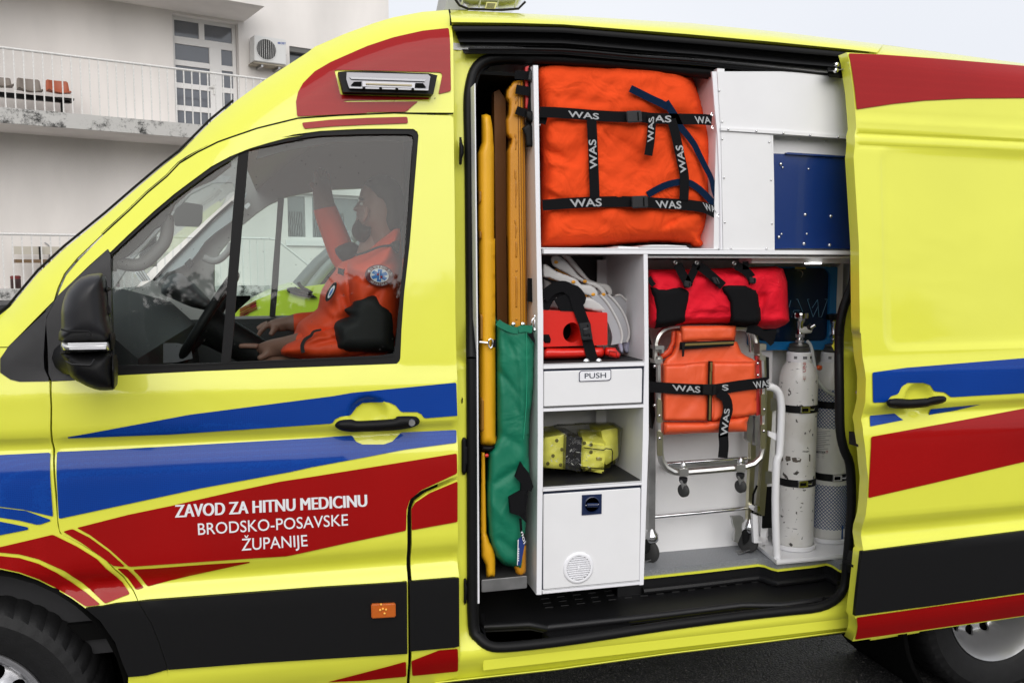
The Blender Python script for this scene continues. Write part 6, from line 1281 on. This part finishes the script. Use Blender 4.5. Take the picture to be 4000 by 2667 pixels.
# passenger, mostly hidden behind the driver
y2 = 1.35
J2 = dict(pelvis=(1600, 1330, y2, .15), chest=(1640, 1110, y2, .16), neckb=(1660, 1030, y2, .075), neck=(1665, 980, y2, .06), head=(1672, 930, y2, .085), head2=(1680, 880, y2, .095), shn=(1600, 1060, y2-.2, .07), eln=(1430, 1230, y2-.22, .055), cun=(1215, 1262, y2-.2, .048), cu2=(1150, 1262, y2-.2, .046), wr=(1128, 1262, y2-.2, .028), ha=(1080, 1268, y2-.2, (.036, .022)),
          f1=(1040, 1272, y2-.22, .011), f1b=(1015, 1298, y2-.22, .010), f1c=(1008, 1318, y2-.22, .008), f2=(1035, 1268, y2-.2, .011), f2b=(1005, 1290, y2-.2, .010), f3=(1035, 1265, y2-.18, .011), f3b=(1002, 1284, y2-.18, .009), f4=(1040, 1262, y2-.16, .010), f4b=(1012, 1276, y2-.16, .009), th=(1068, 1292, y2-.24, .012), thb=(1055, 1312, y2-.25, .010),
          shf=(1650, 1060, y2+.2, .07), elf=(1560, 1220, y2+.24, .055), wrf=(1400, 1270, y2+.15, .04), kn=(1230, 1350, y2-.1, .08), an=(1180, 1560, y2-.1, .06), kf=(1240, 1350, y2+.12, .08), af=(1190, 1560, y2+.12, .06))
E2 = [('pelvis', 'chest', 0), ('chest', 'neckb', 0), ('neckb', 'neck', 1), ('neck', 'head', 1), ('head', 'head2', 1), ('chest', 'shn', 0), ('shn', 'eln', 0), ('eln', 'cun', 0), ('cun', 'cu2', 0), ('cu2', 'wr', 1), ('wr', 'ha', 1), ('ha', 'f1', 1), ('f1', 'f1b', 1), ('f1b', 'f1c', 1), ('ha', 'f2', 1), ('f2', 'f2b', 1), ('ha', 'f3', 1), ('f3', 'f3b', 1), ('ha', 'f4', 1), ('f4', 'f4b', 1), ('ha', 'th', 1), ('th', 'thb', 1),
      ('chest', 'shf', 0), ('shf', 'elf', 0), ('elf', 'wrf', 0), ('pelvis', 'kn', 2), ('kn', 'an', 2), ('pelvis', 'kf', 2), ('kf', 'af', 2)]
P2, p2b = figure('person', 'passenger beyond the driver, only a resting hand with orange cuff in view', (.6, y2, .92), J2, E2, 'pelvis', [m_jack, m_skin, m_pant])
pillow('hair', [(1625, 900), (1640, 850), (1690, 830), (1730, 860), (1740, 920), (1720, 970), (1690, 960), (1670, 910)], y2-.1, y2+.1, 40, m_hair, P2, step=14)
# ------------------------------------------------------------------ second ambulance parked beyond
AY0, AY1 = 3.1, 5.0
m_lime = mat('lime_yellow_paint', (.66, .80, .06), .35, coat=.8)
A2 = thing('parked_ambulance', (PY((1300, 1200), AY0)[0]+1, 4, 0), 'lime yellow ambulance parked beyond, its bonnet and windscreen seen through the cab windows', 'ambulance')
P3 = lambda p, y=AY0: PY(p, y)
bz = [P3(p) for p in z('L', '150,900 180,760 310,612 440,545 600,480 690,455')]
prof2 = [(p[0], p[2]) for p in bz]; hx0, hz0 = prof2[-1]
prof2 += [(hx0+1.0, hz0+1.15), (hx0+1.5, hz0+1.35), (hx0+4.6, hz0+1.38), (hx0+4.7, .45), (prof2[0][0]-.02, .45)]
def extr(name, pr, y0, y1, m, parent, **k):
    n = len(pr); V = [(a, y0, b) for a, b in pr]+[(a, y1, b) for a, b in pr]; T = tri2d(pr, [], 99.)[1]
    F_ = [(i, (i+1) % n, (i+1) % n+n, i+n) for i in range(n)]
    V0, T, L = tri2d(pr, [], 99.); F_ += [tuple(t) for t in T]+[tuple(i+n for i in t[::-1]) for t in T]
    o = mk(name, V, F_, m, parent, True, **k); bm = bmesh.new(); bm.from_mesh(o.data); bmesh.ops.recalc_face_normals(bm, faces=bm.faces); bm.to_mesh(o.data); bm.free(); o.data.polygons.foreach_set('use_smooth', [True]*len(o.data.polygons)); o.data.set_sharp_from_angle(angle=R_(28)); return o
low = prof2[:6]+[(hx0+.25, hz0+.03), (hx0+.9, hz0-.02), (hx0+4.6, hz0), (hx0+4.7, .45), (prof2[0][0]-.02, .45)]
extr('body', low, AY0, AY1, m_lime, A2)
up = [(hx0+.70, hz0-.03), (hx0+1.35, hz0+.70), (hx0+1.7, hz0+.95), (hx0+4.55, hz0+1.0), (hx0+4.6, hz0-.01)]
extr('upper_body', up, AY0+.08, AY1-.08, m_lime, A2)
sc = [(hx0+.06, hz0+.005), (hx0+.12, hz0+.02), (hx0+1.45, hz0+.98), (hx0+1.6, hz0+.93), (hx0+.72, hz0-.02)]
extr('windscreen', [(a, b) for a, b in sc], AY0+.16, AY1-.16, mat('dark_windscreen', (.02, .03, .03), .06, spec=.8, coat=1), A2)
MB().tube([P3(p, AY0+.10) for p in z('L', '770,440 830,370 930,260 1040,165 1200,40')], .045, 12).obj('pillar', mat('grey_pillar', (.16, .17, .17), .4), A2)
MB().tube([P3(p, AY0+.08) for p in z('L', '840,480 900,400 980,300 1060,215 1200,90')], .035, 12).obj('pillar', mat('grey_pillar2', (.24, .26, .25), .4), A2)
slab_px('scuttle', smooth_loop(z('L', '680,462 700,450 760,450 830,470 910,520 910,527 850,525 760,508 710,492 690,480'), 2), AY0-.02, AY0+.2, m_plast2, A2)
for s_ in ('740,450 790,480 870,495', '770,405 790,440 880,490'): MB().tube([P3(p, AY0-.03) for p in z('L', s_)], .012, 6).obj('wiper', m_plast, A2)
for s_ in ('312,612 440,546 440,552 312,622', '312,630 442,562 442,568 312,640', '395,580 440,560 440,590 395,605', '312,650 445,585 447,592 312,660', '340,655 380,635 384,648 345,668', '312,668 450,602 452,608 312,676'): slab_px('stripe', z('L', s_), AY0-.012, AY0-.004, mat('dull_red', (.35, .02, .02), .5), A2)
for xw in (prof2[0][0]+.75, hx0+3.6):
    for yw in (AY0+.02, AY1-.24): MB().lathe([(.0001, 0), (.2, 0), (.33, .01), (.35, .05), (.35, .2), (.33, .22), (.0001, .22)], (xw, yw, .35), 'y', 32).obj('wheel', m_rub, A2)
# ------------------------------------------------------------------ building frame: facade at an angle behind the van
FA = R_(19.8); ex = Vector((math.cos(FA), math.sin(FA), 0)); ey = Vector((-math.sin(FA), math.cos(FA), 0))
d0 = Vector(ray(0, 1037)); fwd = Vector((math.sin(YAW), math.cos(YAW), 0)); O0 = Vector((0, CAMY, CAMZ))+d0*(14.4/d0.dot(fwd)); O0.z = 0
FM = Matrix.Translation(O0) @ Matrix.Rotation(FA, 4, 'Z')
def fb(p, w_):
    """picture point -> (u, z) on the plane w_ metres behind the balcony edge"""
    d = Vector(ray(*p)); o = Vector((0, CAMY, CAMZ)); t = ((O0+ey*w_)-o).dot(ey)/d.dot(ey); q = o+d*t-O0; return (q.dot(ex), q.z)
WB = 1.25
def fbox(name, u0, u1, w0, w1, z0, z1, m, parent, bevel=0, **k):
    return MB().box(u0, u1, w0, w1, z0, z1, FM).obj(name, m, parent, bevel=bevel, **k)
def rough_render(name, c):
    m = mat(name, c, .9, bump=.5, bscale=60); n = m.node_tree; b = n.nodes['Principled BSDF']; t = n.nodes.new('ShaderNodeTexCoord')
    q = n.nodes.new('ShaderNodeTexNoise'); q.inputs['Scale'].default_value = .9; q.inputs['Detail'].default_value = 6
    mp = n.nodes.new('ShaderNodeMapping'); mp.inputs['Scale'].default_value = (1, 1, .35)
    r = n.nodes.new('ShaderNodeValToRGB'); r.color_ramp.elements[0].position = .3; r.color_ramp.elements[1].position = .72; r.color_ramp.elements[0].color = (*[x*.84 for x in c], 1); r.color_ramp.elements[1].color = (*[min(1, x*1.06) for x in c], 1)
    n.links.new(t.outputs['Object'], mp.inputs['Vector']); n.links.new(mp.outputs[0], q.inputs['Vector']); n.links.new(q.outputs['Fac'], r.inputs['Fac']); n.links.new(r.outputs['Color'], b.inputs['Base Color']); return m
m_ren = rough_render('grey_white_render', (.79, .755, .725)); m_con = None
def lichen():
    m = mat('lichen_concrete', (.34, .33, .31), .95, bump=.8, bscale=25); n = m.node_tree; b = n.nodes['Principled BSDF']; t = n.nodes.new('ShaderNodeTexCoord')
    q = n.nodes.new('ShaderNodeTexNoise'); q.inputs['Scale'].default_value = 3.2; q.inputs['Detail'].default_value = 12; q.inputs['Roughness'].default_value = .82
    r = n.nodes.new('ShaderNodeValToRGB'); e = r.color_ramp; e.elements[0].position = .405; e.elements[1].position = .50; e.elements[0].color = (.04, .04, .038, 1); e.elements[1].color = (.50, .49, .47, 1)
    n.links.new(t.outputs['Object'], q.inputs['Vector']); n.links.new(q.outputs['Fac'], r.inputs['Fac']); n.links.new(r.outputs['Color'], b.inputs['Base Color']); return m
m_lich = lichen()
m_wp = mat('white_rail_paint', (.66, .65, .63), .45, var=.12, vscale=40); m_upvc = mat('white_window_frame', (.72, .71, .70), .35); m_gl2 = mat('window_reflective', (.10, .11, .13), .08, spec=.9, coat=.5)
BL = thing('building', tuple(O0+ex*5+ey*3), 'pale rendered building with two railed balconies behind the ambulance', 'building')
za = fb((300, 448), 0)[1]; zb2 = fb((300, 502), 0)[1]; zc2 = fb((0, 1130), 0)[1]; zd = fb((0, 1171), 0)[1]
uend = fb((1521, 300), WB)[0]; ub = fb((1040, 500), 0)[0]+.4
ztop_ = fb((1010, 22), 0)[1]
# door opening and window openings in the rendered wall
du0, dzt = fb((672, 52), WB); du1 = fb((930, 92), WB)[0]
wu0, wzt = fb((1130, 180), WB); wu1 = wu0+1.5; wzb = fb((1150, 262), WB)[1]
l0, lzt = fb((1122, 752), WB); l1 = fb((1420, 745), WB)[0]; lzb = fb((1122, 935), WB)[1]
def wallmesh():
    outer = [(-6, -.3), (uend, -.3), (uend, 11.5), (-6, 11.5)]
    holes = [[(du0, za-.01), (du1, za-.01), (du1, dzt), (du0, dzt)], [(wu0, wzb), (wu1, wzb), (wu1, wzt), (wu0, wzt)], [(l0, lzb), (l1, lzb), (l1, lzt), (l0, lzt)]]
    V, T, L = tri2d(outer, holes, 50.); P_ = [FM @ Vector((a, WB, b)) for a, b in V]; F_ = [t for t in T]
    for l in L:
        n0 = len(P_); nn = len(l)
        for a, b in l: P_ += [FM @ Vector((a, WB, b)), FM @ Vector((a, WB+(.22 if l is not L[0] else 8), b))]
        F_ += [(n0+2*i, n0+2*((i+1) % nn), n0+2*((i+1) % nn)+1, n0+2*i+1) for i in range(nn)]
    return mk('rendered_wall', P_, F_, m_ren, BL, False)
wallmesh()
fbox('balcony_slab', -6, ub+1.5, 0, WB, zb2, za, m_ren, BL); fbox('slab_edge', -6, ub+1.52, -.03, -.001, zb2-.01, za+.01, m_lich, BL, label='lichen stained concrete edge of the upper balcony')
ue2 = fb((1060, 1150), 0)[0]
fbox('balcony_slab', -6, ue2, 0, WB, zd, zc2, m_ren, BL); fbox('slab_edge', -6, ue2+.02, -.03, -.001, zd-.01, zc2+.01, m_lich, BL, label='stained edge of the lower balcony')
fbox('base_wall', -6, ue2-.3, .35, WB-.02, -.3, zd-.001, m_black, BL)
u3 = fb((1033, 5), 0)[0]
fbox('balcony_slab', -6, u3, 0, WB, ztop_, ztop_+.35, m_ren, BL)
fbox('gutter_stub', fb((400, 0), 0)[0]-.05, fb((400, 0), 0)[0]+.05, .1, .2, ztop_-.08, ztop_, m_steel, BL)
def framewin(name, u0, u1, z0, z1, cols, rows, parent, fr=.06, gm=m_gl2):
    f = fbox(name, u0, u1, WB+.16, WB+.22, z1-fr, z1, m_upvc, parent)
    fbox('frame_rail', u0, u1, WB+.16, WB+.22, z0, z0+fr, m_upvc, f)
    for c in cols: fbox('frame_post', c[0], c[1], WB+.155, WB+.215, z0+fr, z1-fr, m_upvc, f)
    for a, b, c, d in rows: fbox('frame_rail', a, b, WB+.158, WB+.212, c, d, m_upvc, f)
    fbox('pane', u0+.01, u1-.01, WB+.19, WB+.195, z0+.01, z1-.01, gm, f); return f
U_ = lambda x, y=300: fb((x, y), WB+.16)[0]
uA, uB = U_(672), U_(920)+.02
zt_, zm_ = fb((750, 80), WB+.16)[1], fb((750, 150), WB+.16)[1]
rows_ = [(uA, uB, zm_-.14, zm_)]
cols_ = [(uA, uA+.07), (U_(782), U_(803)), (U_(820, 300)+.0, U_(866, 300)), (uB-.07, uB)]
zr = [fb((740, y), WB+.16)[1] for y in (250, 338, 425)]
for zq in zr: rows_ += [(uA+.07, U_(820), zq-.05, zq+.05), (U_(866), uB-.07, zq-.05, zq+.05)]
DF = fbox('balcony_door', uA, uB, WB+.16, WB+.22, dzt-.07, dzt, m_upvc, BL, label='white framed glazed balcony door with top lights')
for c in cols_: 
    top_ = dzt-.07
    if c[0] > U_(775) and c[0] < U_(790): fbox('frame_post', c[0], c[1], WB+.155, WB+.215, zm_, top_, m_upvc, DF)
    elif c[0] > U_(810) and c[0] < U_(830): fbox('frame_post', c[0], c[1], WB+.15, WB+.215, za, zm_-.14, m_upvc, DF)
    else: fbox('frame_post', c[0], c[1], WB+.155, WB+.215, za, top_, m_upvc, DF)
for a, b, c, d in rows_: fbox('frame_rail', a, b, WB+.158, WB+.212, c, d, m_upvc, DF)
fbox('pane', uA+.01, uB-.01, WB+.19, WB+.195, za, dzt-.02, m_gl2, DF)
hd = fb(z('A', '1070,445')[0], WB+.13); fbox('door_lever', hd[0]-.02, hd[0]+.10, WB+.10, WB+.12, hd[1]-.012, hd[1]+.012, m_wp, DF); fbox('lever_plate', hd[0]+.07, hd[0]+.11, WB+.12, WB+.15, hd[1]-.14, hd[1]+.06, m_wp, DF)
f3 = framewin('window', wu0, wu1, wzb, wzt, [(wu0, wu0+.06), (wu1-.06, wu1)], [], BL); fbox('shutter_box', wu0, wu1, WB+.02, WB+.15, wzt-.10, wzt, mat('shade_grey', (.12, .12, .115), .6), f3)
mcol = [(l0, l0+.05)]; um = fb((1192, 850), WB+.16)[0]; um2 = fb((1220, 850), WB+.16)[0]
f4 = framewin('window', l0, l1, lzb, lzt, [(l0, l0+.05), (um, um2), (l1-.05, l1)], [], BL, gm=mat('window_dull', (.16, .18, .18), .12, spec=.8))
fbox('window_sill', l0-.08, l1+.08, WB-.06, WB+.02, lzb-.13, lzb-.01, m_upvc, f4)
for i in range(26):
    u_ = l0+.07+i*.05
    if u_ > l1-.1: break
    if um-.03 < u_ < um2+.02: continue
    ct = MB(); ct.tube([FM @ Vector((u_+.012*math.sin(k*1.3+i), WB+.186, lzb+.06+(lzt-lzb)*.55*k/8)) for k in range(9)], .010, 5); ct.obj('curtain_fold', mat('net_curtain', (.05, .055, .055), .8), f4)
def railing(name, label, u0, u1, zf, ztp, pitch, w_=.05, rusty=False):
    r = thing(name, tuple(FM @ Vector(((u0+u1)/2, w_, zf))), label, 'railing'); 
    MB().tube([FM @ Vector((u0, w_, ztp)), FM @ Vector((u1, w_, ztp))], .022, 8).obj('top_rail', m_wp, r)
    u = u0+.03; k = 0; me0 = MB().box(-.010, .010, -.010, .010, 0, ztp-zf-.015, FM.to_3x3().to_4x4()).obj('baluster', m_wp, r)
    first = True
    while u < u1:
        loc = FM @ Vector((u, w_, zf))
        if first: me0.location = loc; par(me0, r); first = False
        else: o = me0.copy(); col.objects.link(o); o.location = loc; par(o, r)
        u += pitch
    return r
zr_t = fb((300, 222), .05)[1]; up0 = fb(z('A', '18,300')[0], .05)[0]; up1 = fb(z('A', '815,480')[0], .05)[0]; pt_ = (up1-up0)/17
R1 = railing('balcony_railing', 'upper white balcony railing above the stained slab', up0-pt_*22-.03, fb((1045, 320), .05)[0]+1.3, za, zr_t, pt_)
zr_b = fb((150, 916), .05)[1]; 
R2 = railing('balcony_railing', 'lower white balcony railing in front of the bench', -5.5, ue2-.02, zc2, zr_b, pt_)
SR = thing('stair_rail', tuple(FM @ Vector((ue2, .05, 0))), 'white sloping handrail leading down from the lower balcony', 'railing')
p_a, p_b = Vector((ue2, .05, zr_b)), Vector((fb((1225, 1052), .05)[0], .05, fb((1225, 1052), .05)[1]))
MB().tube([FM @ p_a, FM @ (p_a+Vector((.15, 0, -.02))), FM @ p_b], .022, 8).obj('top_rail', m_wp, SR); MB().tube([FM @ p_b, FM @ Vector((p_b.x, .05, 0))], .018, 8).obj('rail_post', m_wp, SR)
fbox('stair_flight', ue2, ue2+.6, .1, WB-.1, 0, zc2-.3, m_lich, BL)
# air conditioner
q0, q1 = fb(z('A', '1292,190')[0], WB-.35), fb(z('A', '1462,330')[0], WB-.35); acw = .35
AC = thing('air_conditioner', tuple(FM @ Vector((q0[0], WB-.2, q1[1]))), 'white outdoor air conditioning unit on brackets beside the balcony door', 'air conditioner')
m_ac = mat('white_ac_metal', (.66, .66, .65), .4)
az0, az1 = fb(z('A', '1380,322')[0], WB-.35)[1], fb(z('A', '1380,192')[0], WB-.35)[1]; au0, au1 = q0[0]+.02, q1[0]
fbox('casing', au0, au1, WB-acw, WB-.05, az0, az1, m_ac, AC, bevel=.012)
fc_ = fb(z('A', '1360,248')[0], WB-.36); fr_ = (az1-az0)*.40
Mx = FM @ Matrix.Translation((fc_[0], WB-acw-.004, (az0+az1)/2))
def lathef(name, pr, m, n=32): mb = MB().lathe(pr, (0, 0, 0), 'y', n, None, False); mb.V = [tuple(Mx @ Vector(v)) for v in mb.V]; return mb.obj(name, m, AC)
lathef('fan_grille', [(.0001, -.002), (fr_, -.002)], mat('fan_dark', (.03, .03, .03), .6)); lathef('fan_ring', [(fr_, .004), (fr_, -.004), (fr_+.012, -.006), (fr_+.02, .0)], m_ac)
for i in range(9):
    h = (i-4)*fr_/4.6; L_ = math.sqrt(max(0, fr_*fr_-h*h)); mb = MB().tube([Mx @ Vector((h, -.012, -L_)), Mx @ Vector((h, -.012, L_))], .004, 5); mb.obj('grille_bar', m_steel, AC)
tl_ = z('A', '1418,226 1460,229 1460,218 1418,215'); lettering('brand_lettering', 'MOBY', tl_, lambda a, b: tuple(FM @ Vector((fb((a, b), WB-acw-.004)[0], WB-acw-.004, fb((a, b), WB-acw-.004)[1]))), mat('ac_blue', (.02, .08, .35), .5), AC, .02)
fbox('drip_tray', au0-.03, au1+.03, WB-acw-.02, WB-.03, az0-.05, az0-.02, mat('rusty_tray', (.25, .22, .17), .7, var=.3), AC)
for u_ in (au0+.15, au1-.15): fbox('wall_bracket', u_-.02, u_+.02, WB-acw, WB, az0-.10, az0-.05, m_steel, AC)
MB().tube([FM @ Vector((au1+.01, WB-.2, az1-.1)), FM @ Vector((au1+.08, WB-.1, (az0+az1)/2)), FM @ Vector((au1+.02, WB-.03, az0))], .012, 6).obj('cable', m_plast, AC)
# waiting chairs on the upper balcony
WS = .75; cols3 = [('0,388', mat('dull_grey_seat', (.20, .185, .17), .5)), ('0,0', None)]
def shell(x0, x1, y0, y1, m, lab):
    p = fb(((x0+x1)/2/1.30667, y0/1.30667), WS); pb = fb(((x0+x1)/2/1.30667, y1/1.30667), WS); hw = (fb((x1/1.30667, y0/1.30667), WS)[0]-fb((x0/1.30667, y0/1.30667), WS)[0])/2
    c = thing('seat_shell', tuple(FM @ Vector((p[0], WS, pb[1]))), lab, 'chair', 'plastic seats on the balcony bench'); n = 7; V = []; h = p[1]-pb[1]
    prf = [(1., .16, .80), (.92, .155, .95), (.6, .13, 1.0), (.35, .10, 1.02), (.15, .05, 1.04), (.05, -.05, 1.05), (0.02, -.2, 1.05), (.0, -.34, 1.0), (-.06, -.37, .95)]
    for f, dw, s in prf:
        for i in range(n):
            t = (i/(n-1)-.5)*2; V.append(FM @ Vector((p[0]+t*hw*s, WS+dw-.06*t*t, pb[1]+h*f+.03*t*t*(1 if f < .1 else 0))))
    Fc = [(i*n+j, i*n+j+1, (i+1)*n+j+1, (i+1)*n+j) for i in range(len(prf)-1) for j in range(n-1)]
    o = mk('shell', V, Fc, m, c, True); s_ = o.modifiers.new('t', 'SOLIDIFY'); s_.thickness = .012
    dg = bpy.context.evaluated_depsgraph_get(); me = bpy.data.meshes.new_from_object(o.evaluated_get(dg)); o.modifiers.clear(); o.data = me; return c
mgs = mat('dull_grey_seat2', (.19, .16, .135), .5); mos = mat('dull_orange_seat', (.36, .08, .03), .5)
shell(-60, 58, 388, 455, mgs, 'grey plastic seat shell at the left end of the picture'); shell(85, 208, 397, 480, mgs, 'grey plastic seat shell next to the orange one'); shell(234, 353, 406, 488, mos, 'orange plastic seat shell at the right end of the balcony bench')
sb0, sb1 = fb(z('A', '0,498')[0], WS), fb(z('A', '355,520')[0], WS)
BN = thing('seat_beam', tuple(FM @ Vector((sb1[0], WS, za))), 'black steel beam with leg carrying the plastic seats', 'bench frame')
fbox('beam', sb1[0]-2.6, sb1[0], WS-.05, WS+.05, sb1[1]-.03, sb1[1]+.05, m_plast, BN)
for u_ in (sb1[0]-.12, sb1[0]-2.2): fbox('leg', u_-.025, u_+.025, WS-.03, WS+.03, za, sb1[1]-.03, m_plast, BN)
fbox('foot', sb1[0]-.2, sb1[0]+.05, WS-.2, WS+.2, sb1[1]+.0, sb1[1]+.03, m_plast, BN)
# wooden bench and jar on the lower balcony
b0, b1 = fb(z('A', '75,1258')[0], .8), fb(z('A', '340,1345')[0], .8)
WBn = thing('bench', tuple(FM @ Vector((b0[0]+.8, .8, zc2))), 'old bench with cream back board and brown seat behind the lower railing', 'bench')
zz0, zz1 = fb((100, 993), .8)[1], fb((100, 962), .8)[1]
fbox('back_board', b0[0], b0[0]+1.9, .95, .99, zz0, zz1, mat('cream_board', (.50, .47, .40), .6), WBn); zs_ = fb((100, 1018), .8)[1]
fbox('seat_board', b0[0]-.02, b0[0]+1.9, .55, .93, zs_-.04, zs_+.02, mat('brown_board', (.16, .10, .05), .6), WBn)
for u_ in (b0[0]+.40, b0[0]+1.6): fbox('leg', u_-.03, u_+.03, .6, .66, zc2, zs_-.04, mat('maroon_leg', (.06, .02, .03), .6), WBn); fbox('back_post', u_-.02, u_+.02, .90, .95, zs_, zz1, m_plast, WBn)
j0 = fb(z('A', '81,1462')[0], .35)
JR = thing('grave_candle', tuple(FM @ Vector((j0[0], .35, zc2))), 'small dark red lidded jar standing on the lower balcony', 'jar')
def lat(name, pr, m): mb = MB().lathe(pr, (0, 0, 0), 'z', 20); mb.V = [tuple(FM @ (Vector(v)+Vector((j0[0], .35, zc2)))) for v in mb.V]; return mb.obj(name, m, JR)
lat('jar_body', [(.0001, 0), (.075, 0), (.08, .02), (.08, .15), (.075, .17)], mat('dark_jar', (.03, .01, .01), .3)); lat('jar_lid', [(.078, .165), (.08, .175), (.08, .21), (.06, .22), (.0001, .22)], mat('maroon_lid', (.16, .02, .02), .4))
# hooks on the wall by the bench, thin pipe
tube('wall_hook', [tuple(FM @ Vector((fb(p, WB-.03)[0], WB-.03, fb(p, WB-.03)[1]))) for p in z('A', '228,1238 240,1245 250,1255 252,1330')], .012, m_steel, BL, n=6)
# ------------------------------------------------------------------ ground, trees behind the camera
def asphalt():
    m = mat('wet_asphalt', (.045, .045, .046), .62, spec=.5); n = m.node_tree; b = n.nodes['Principled BSDF']; t = n.nodes.new('ShaderNodeTexCoord')
    v = n.nodes.new('ShaderNodeTexVoronoi'); v.inputs['Scale'].default_value = 120; q = n.nodes.new('ShaderNodeTexNoise'); q.inputs['Scale'].default_value = 55; q.inputs['Detail'].default_value = 6
    r = n.nodes.new('ShaderNodeValToRGB'); e = r.color_ramp; e.elements[0].position = .1; e.elements[0].color = (.13, .125, .12, 1); e.elements[1].position = .5; e.elements[1].color = (.028, .028, .029, 1)
    x = n.nodes.new('ShaderNodeMix'); x.data_type = 'RGBA'; x.blend_type = 'OVERLAY'; x.inputs['Factor'].default_value = .7
    k = n.nodes.new('ShaderNodeBump'); k.inputs['Strength'].default_value = .9; k.inputs['Distance'].default_value = .006
    n.links.new(t.outputs['Object'], v.inputs['Vector']); n.links.new(t.outputs['Object'], q.inputs['Vector']); n.links.new(v.outputs['Distance'], r.inputs['Fac']); n.links.new(r.outputs['Color'], x.inputs['A']); n.links.new(q.outputs['Fac'], x.inputs['B'])
    n.links.new(x.outputs['Result'], b.inputs['Base Color']); n.links.new(v.outputs['Distance'], k.inputs['Height']); k.invert = True; n.links.new(k.outputs['Normal'], b.inputs['Normal']); return m
g = mk('ground', [(-300, -300, 0), (300, -300, 0), (300, 300, 0), (-300, 300, 0)], [(0, 1, 2, 3)], asphalt(), None, False, kind='structure')
peb = MB(); rg = random.Random(8)
for i in range(2600):
    X = rg.uniform(.0, 3.6); Yg = rg.uniform(-.2, 1.6); s = rg.uniform(.0015, .0042); peb.box(X-s, X+s, Yg-s*.8, Yg+s*.8, -.001, s*rg.uniform(.5, 1.1), None)
peb.obj('asphalt_chippings', mat('stone_chip', (.09, .085, .08), .7, var=.5, vscale=90), None, kind='stuff')
# tree belt across the street behind the camera: it darkens the lower reflections
m_leaf = mat('dark_foliage', (.030, .040, .018), .8); m_bark = mat('bark', (.05, .04, .03), .9)
rt = random.Random(11); crowns = []
for i in range(3):
    V = []; Fc = []; H_ = 1.
    for j in range(5200):
        a = rt.uniform(0, 6.28); el = rt.uniform(-1, 1); rr = rt.random()**.45*(1+.22*math.sin(a*3+i)+.15*math.sin(el*7+i*2)); v = Vector((rr*3.3*math.cos(a)*math.sqrt(1-el*el), rr*2.6*math.sin(a)*math.sqrt(1-el*el), rr*el*2.3+3.6)); s = rt.uniform(.07, .20)
        n1 = Vector((rt.uniform(-1, 1), rt.uniform(-1, 1), rt.uniform(-1, 1))).normalized()*s; n2 = Vector((rt.uniform(-1, 1), rt.uniform(-1, 1), rt.uniform(-1, 1))).normalized()*s; k = len(V); V += [v-n1-n2, v+n1-n2, v+n1+n2, v-n1+n2]; Fc.append((k, k+1, k+2, k+3))
    me = bpy.data.meshes.new('crown'); me.from_pydata([tuple(v) for v in V], [], Fc); me.materials.append(m_leaf); crowns.append(me)
WV = []; WF = []; tk_ = MB()
for i in range(20):
    tx, ty = -46+i*4.6+rt.uniform(-1.2, 1.2), -46+rt.uniform(-3, 3); sc_ = rt.uniform(1.25, 1.62); me = crowns[i % 3]; k = len(WV)
    WV += [(v.co.x*sc_+tx, v.co.y*sc_+ty, v.co.z*sc_) for v in me.vertices]; WF += [tuple(q+k for q in p.vertices) for p in me.polygons]
    tk_.tube([(tx, ty, 0), (tx+.2, ty, 2.2), (tx, ty+.2, 5.2)], [.22, .15, .05], 8)
k = len(WV); nleaf = len(WF); WV += tk_.V; WF += [tuple(q+k for q in f) for f in tk_.F]
mk('woodland', WV, WF, [m_leaf, m_bark], None, False, mi=[0]*nleaf+[1]*(len(WF)-nleaf), kind='stuff')
hd_ = MB(); nx = 160
V = []; prf = [(0, -.9), (1.6, -1.1), (2.9, -.8), (3.3, 0), (2.9, .8), (0, .9)]
for i in range(nx+1):
    for j, (h, d) in enumerate(prf): V.append((-60+i*.72, -43+d+rt.uniform(-.15, .15), max(0, h+(rt.uniform(-.3, .3) if h > 1 else 0))))
hd_.add(V, [(i*6+j, i*6+j+1, (i+1)*6+j+1, (i+1)*6+j) for i in range(nx) for j in range(5)])
ho = hd_.obj('sky_blocker', m_leaf, None, kind='stuff')  # unseen bank added to block sky below the crowns in the window reflections

# rain specks on the door glass
wd = MB(); rw_ = random.Random(21)
for i in range(170):
    q = (rw_.uniform(450, 1600), rw_.uniform(500, 1380))
    if not inpoly([q], ring_i)[0] or segdist([q], ring_i)[0] < 12: continue
    wd.ball(onto(q, Yskin, .014), rw_.uniform(.0006, .0013), 6, (1, .4, 1.15))
wd.obj('water_specks', mat('speck_dark', (.03, .03, .03), .1, spec=1), cdoor, kind='stuff')
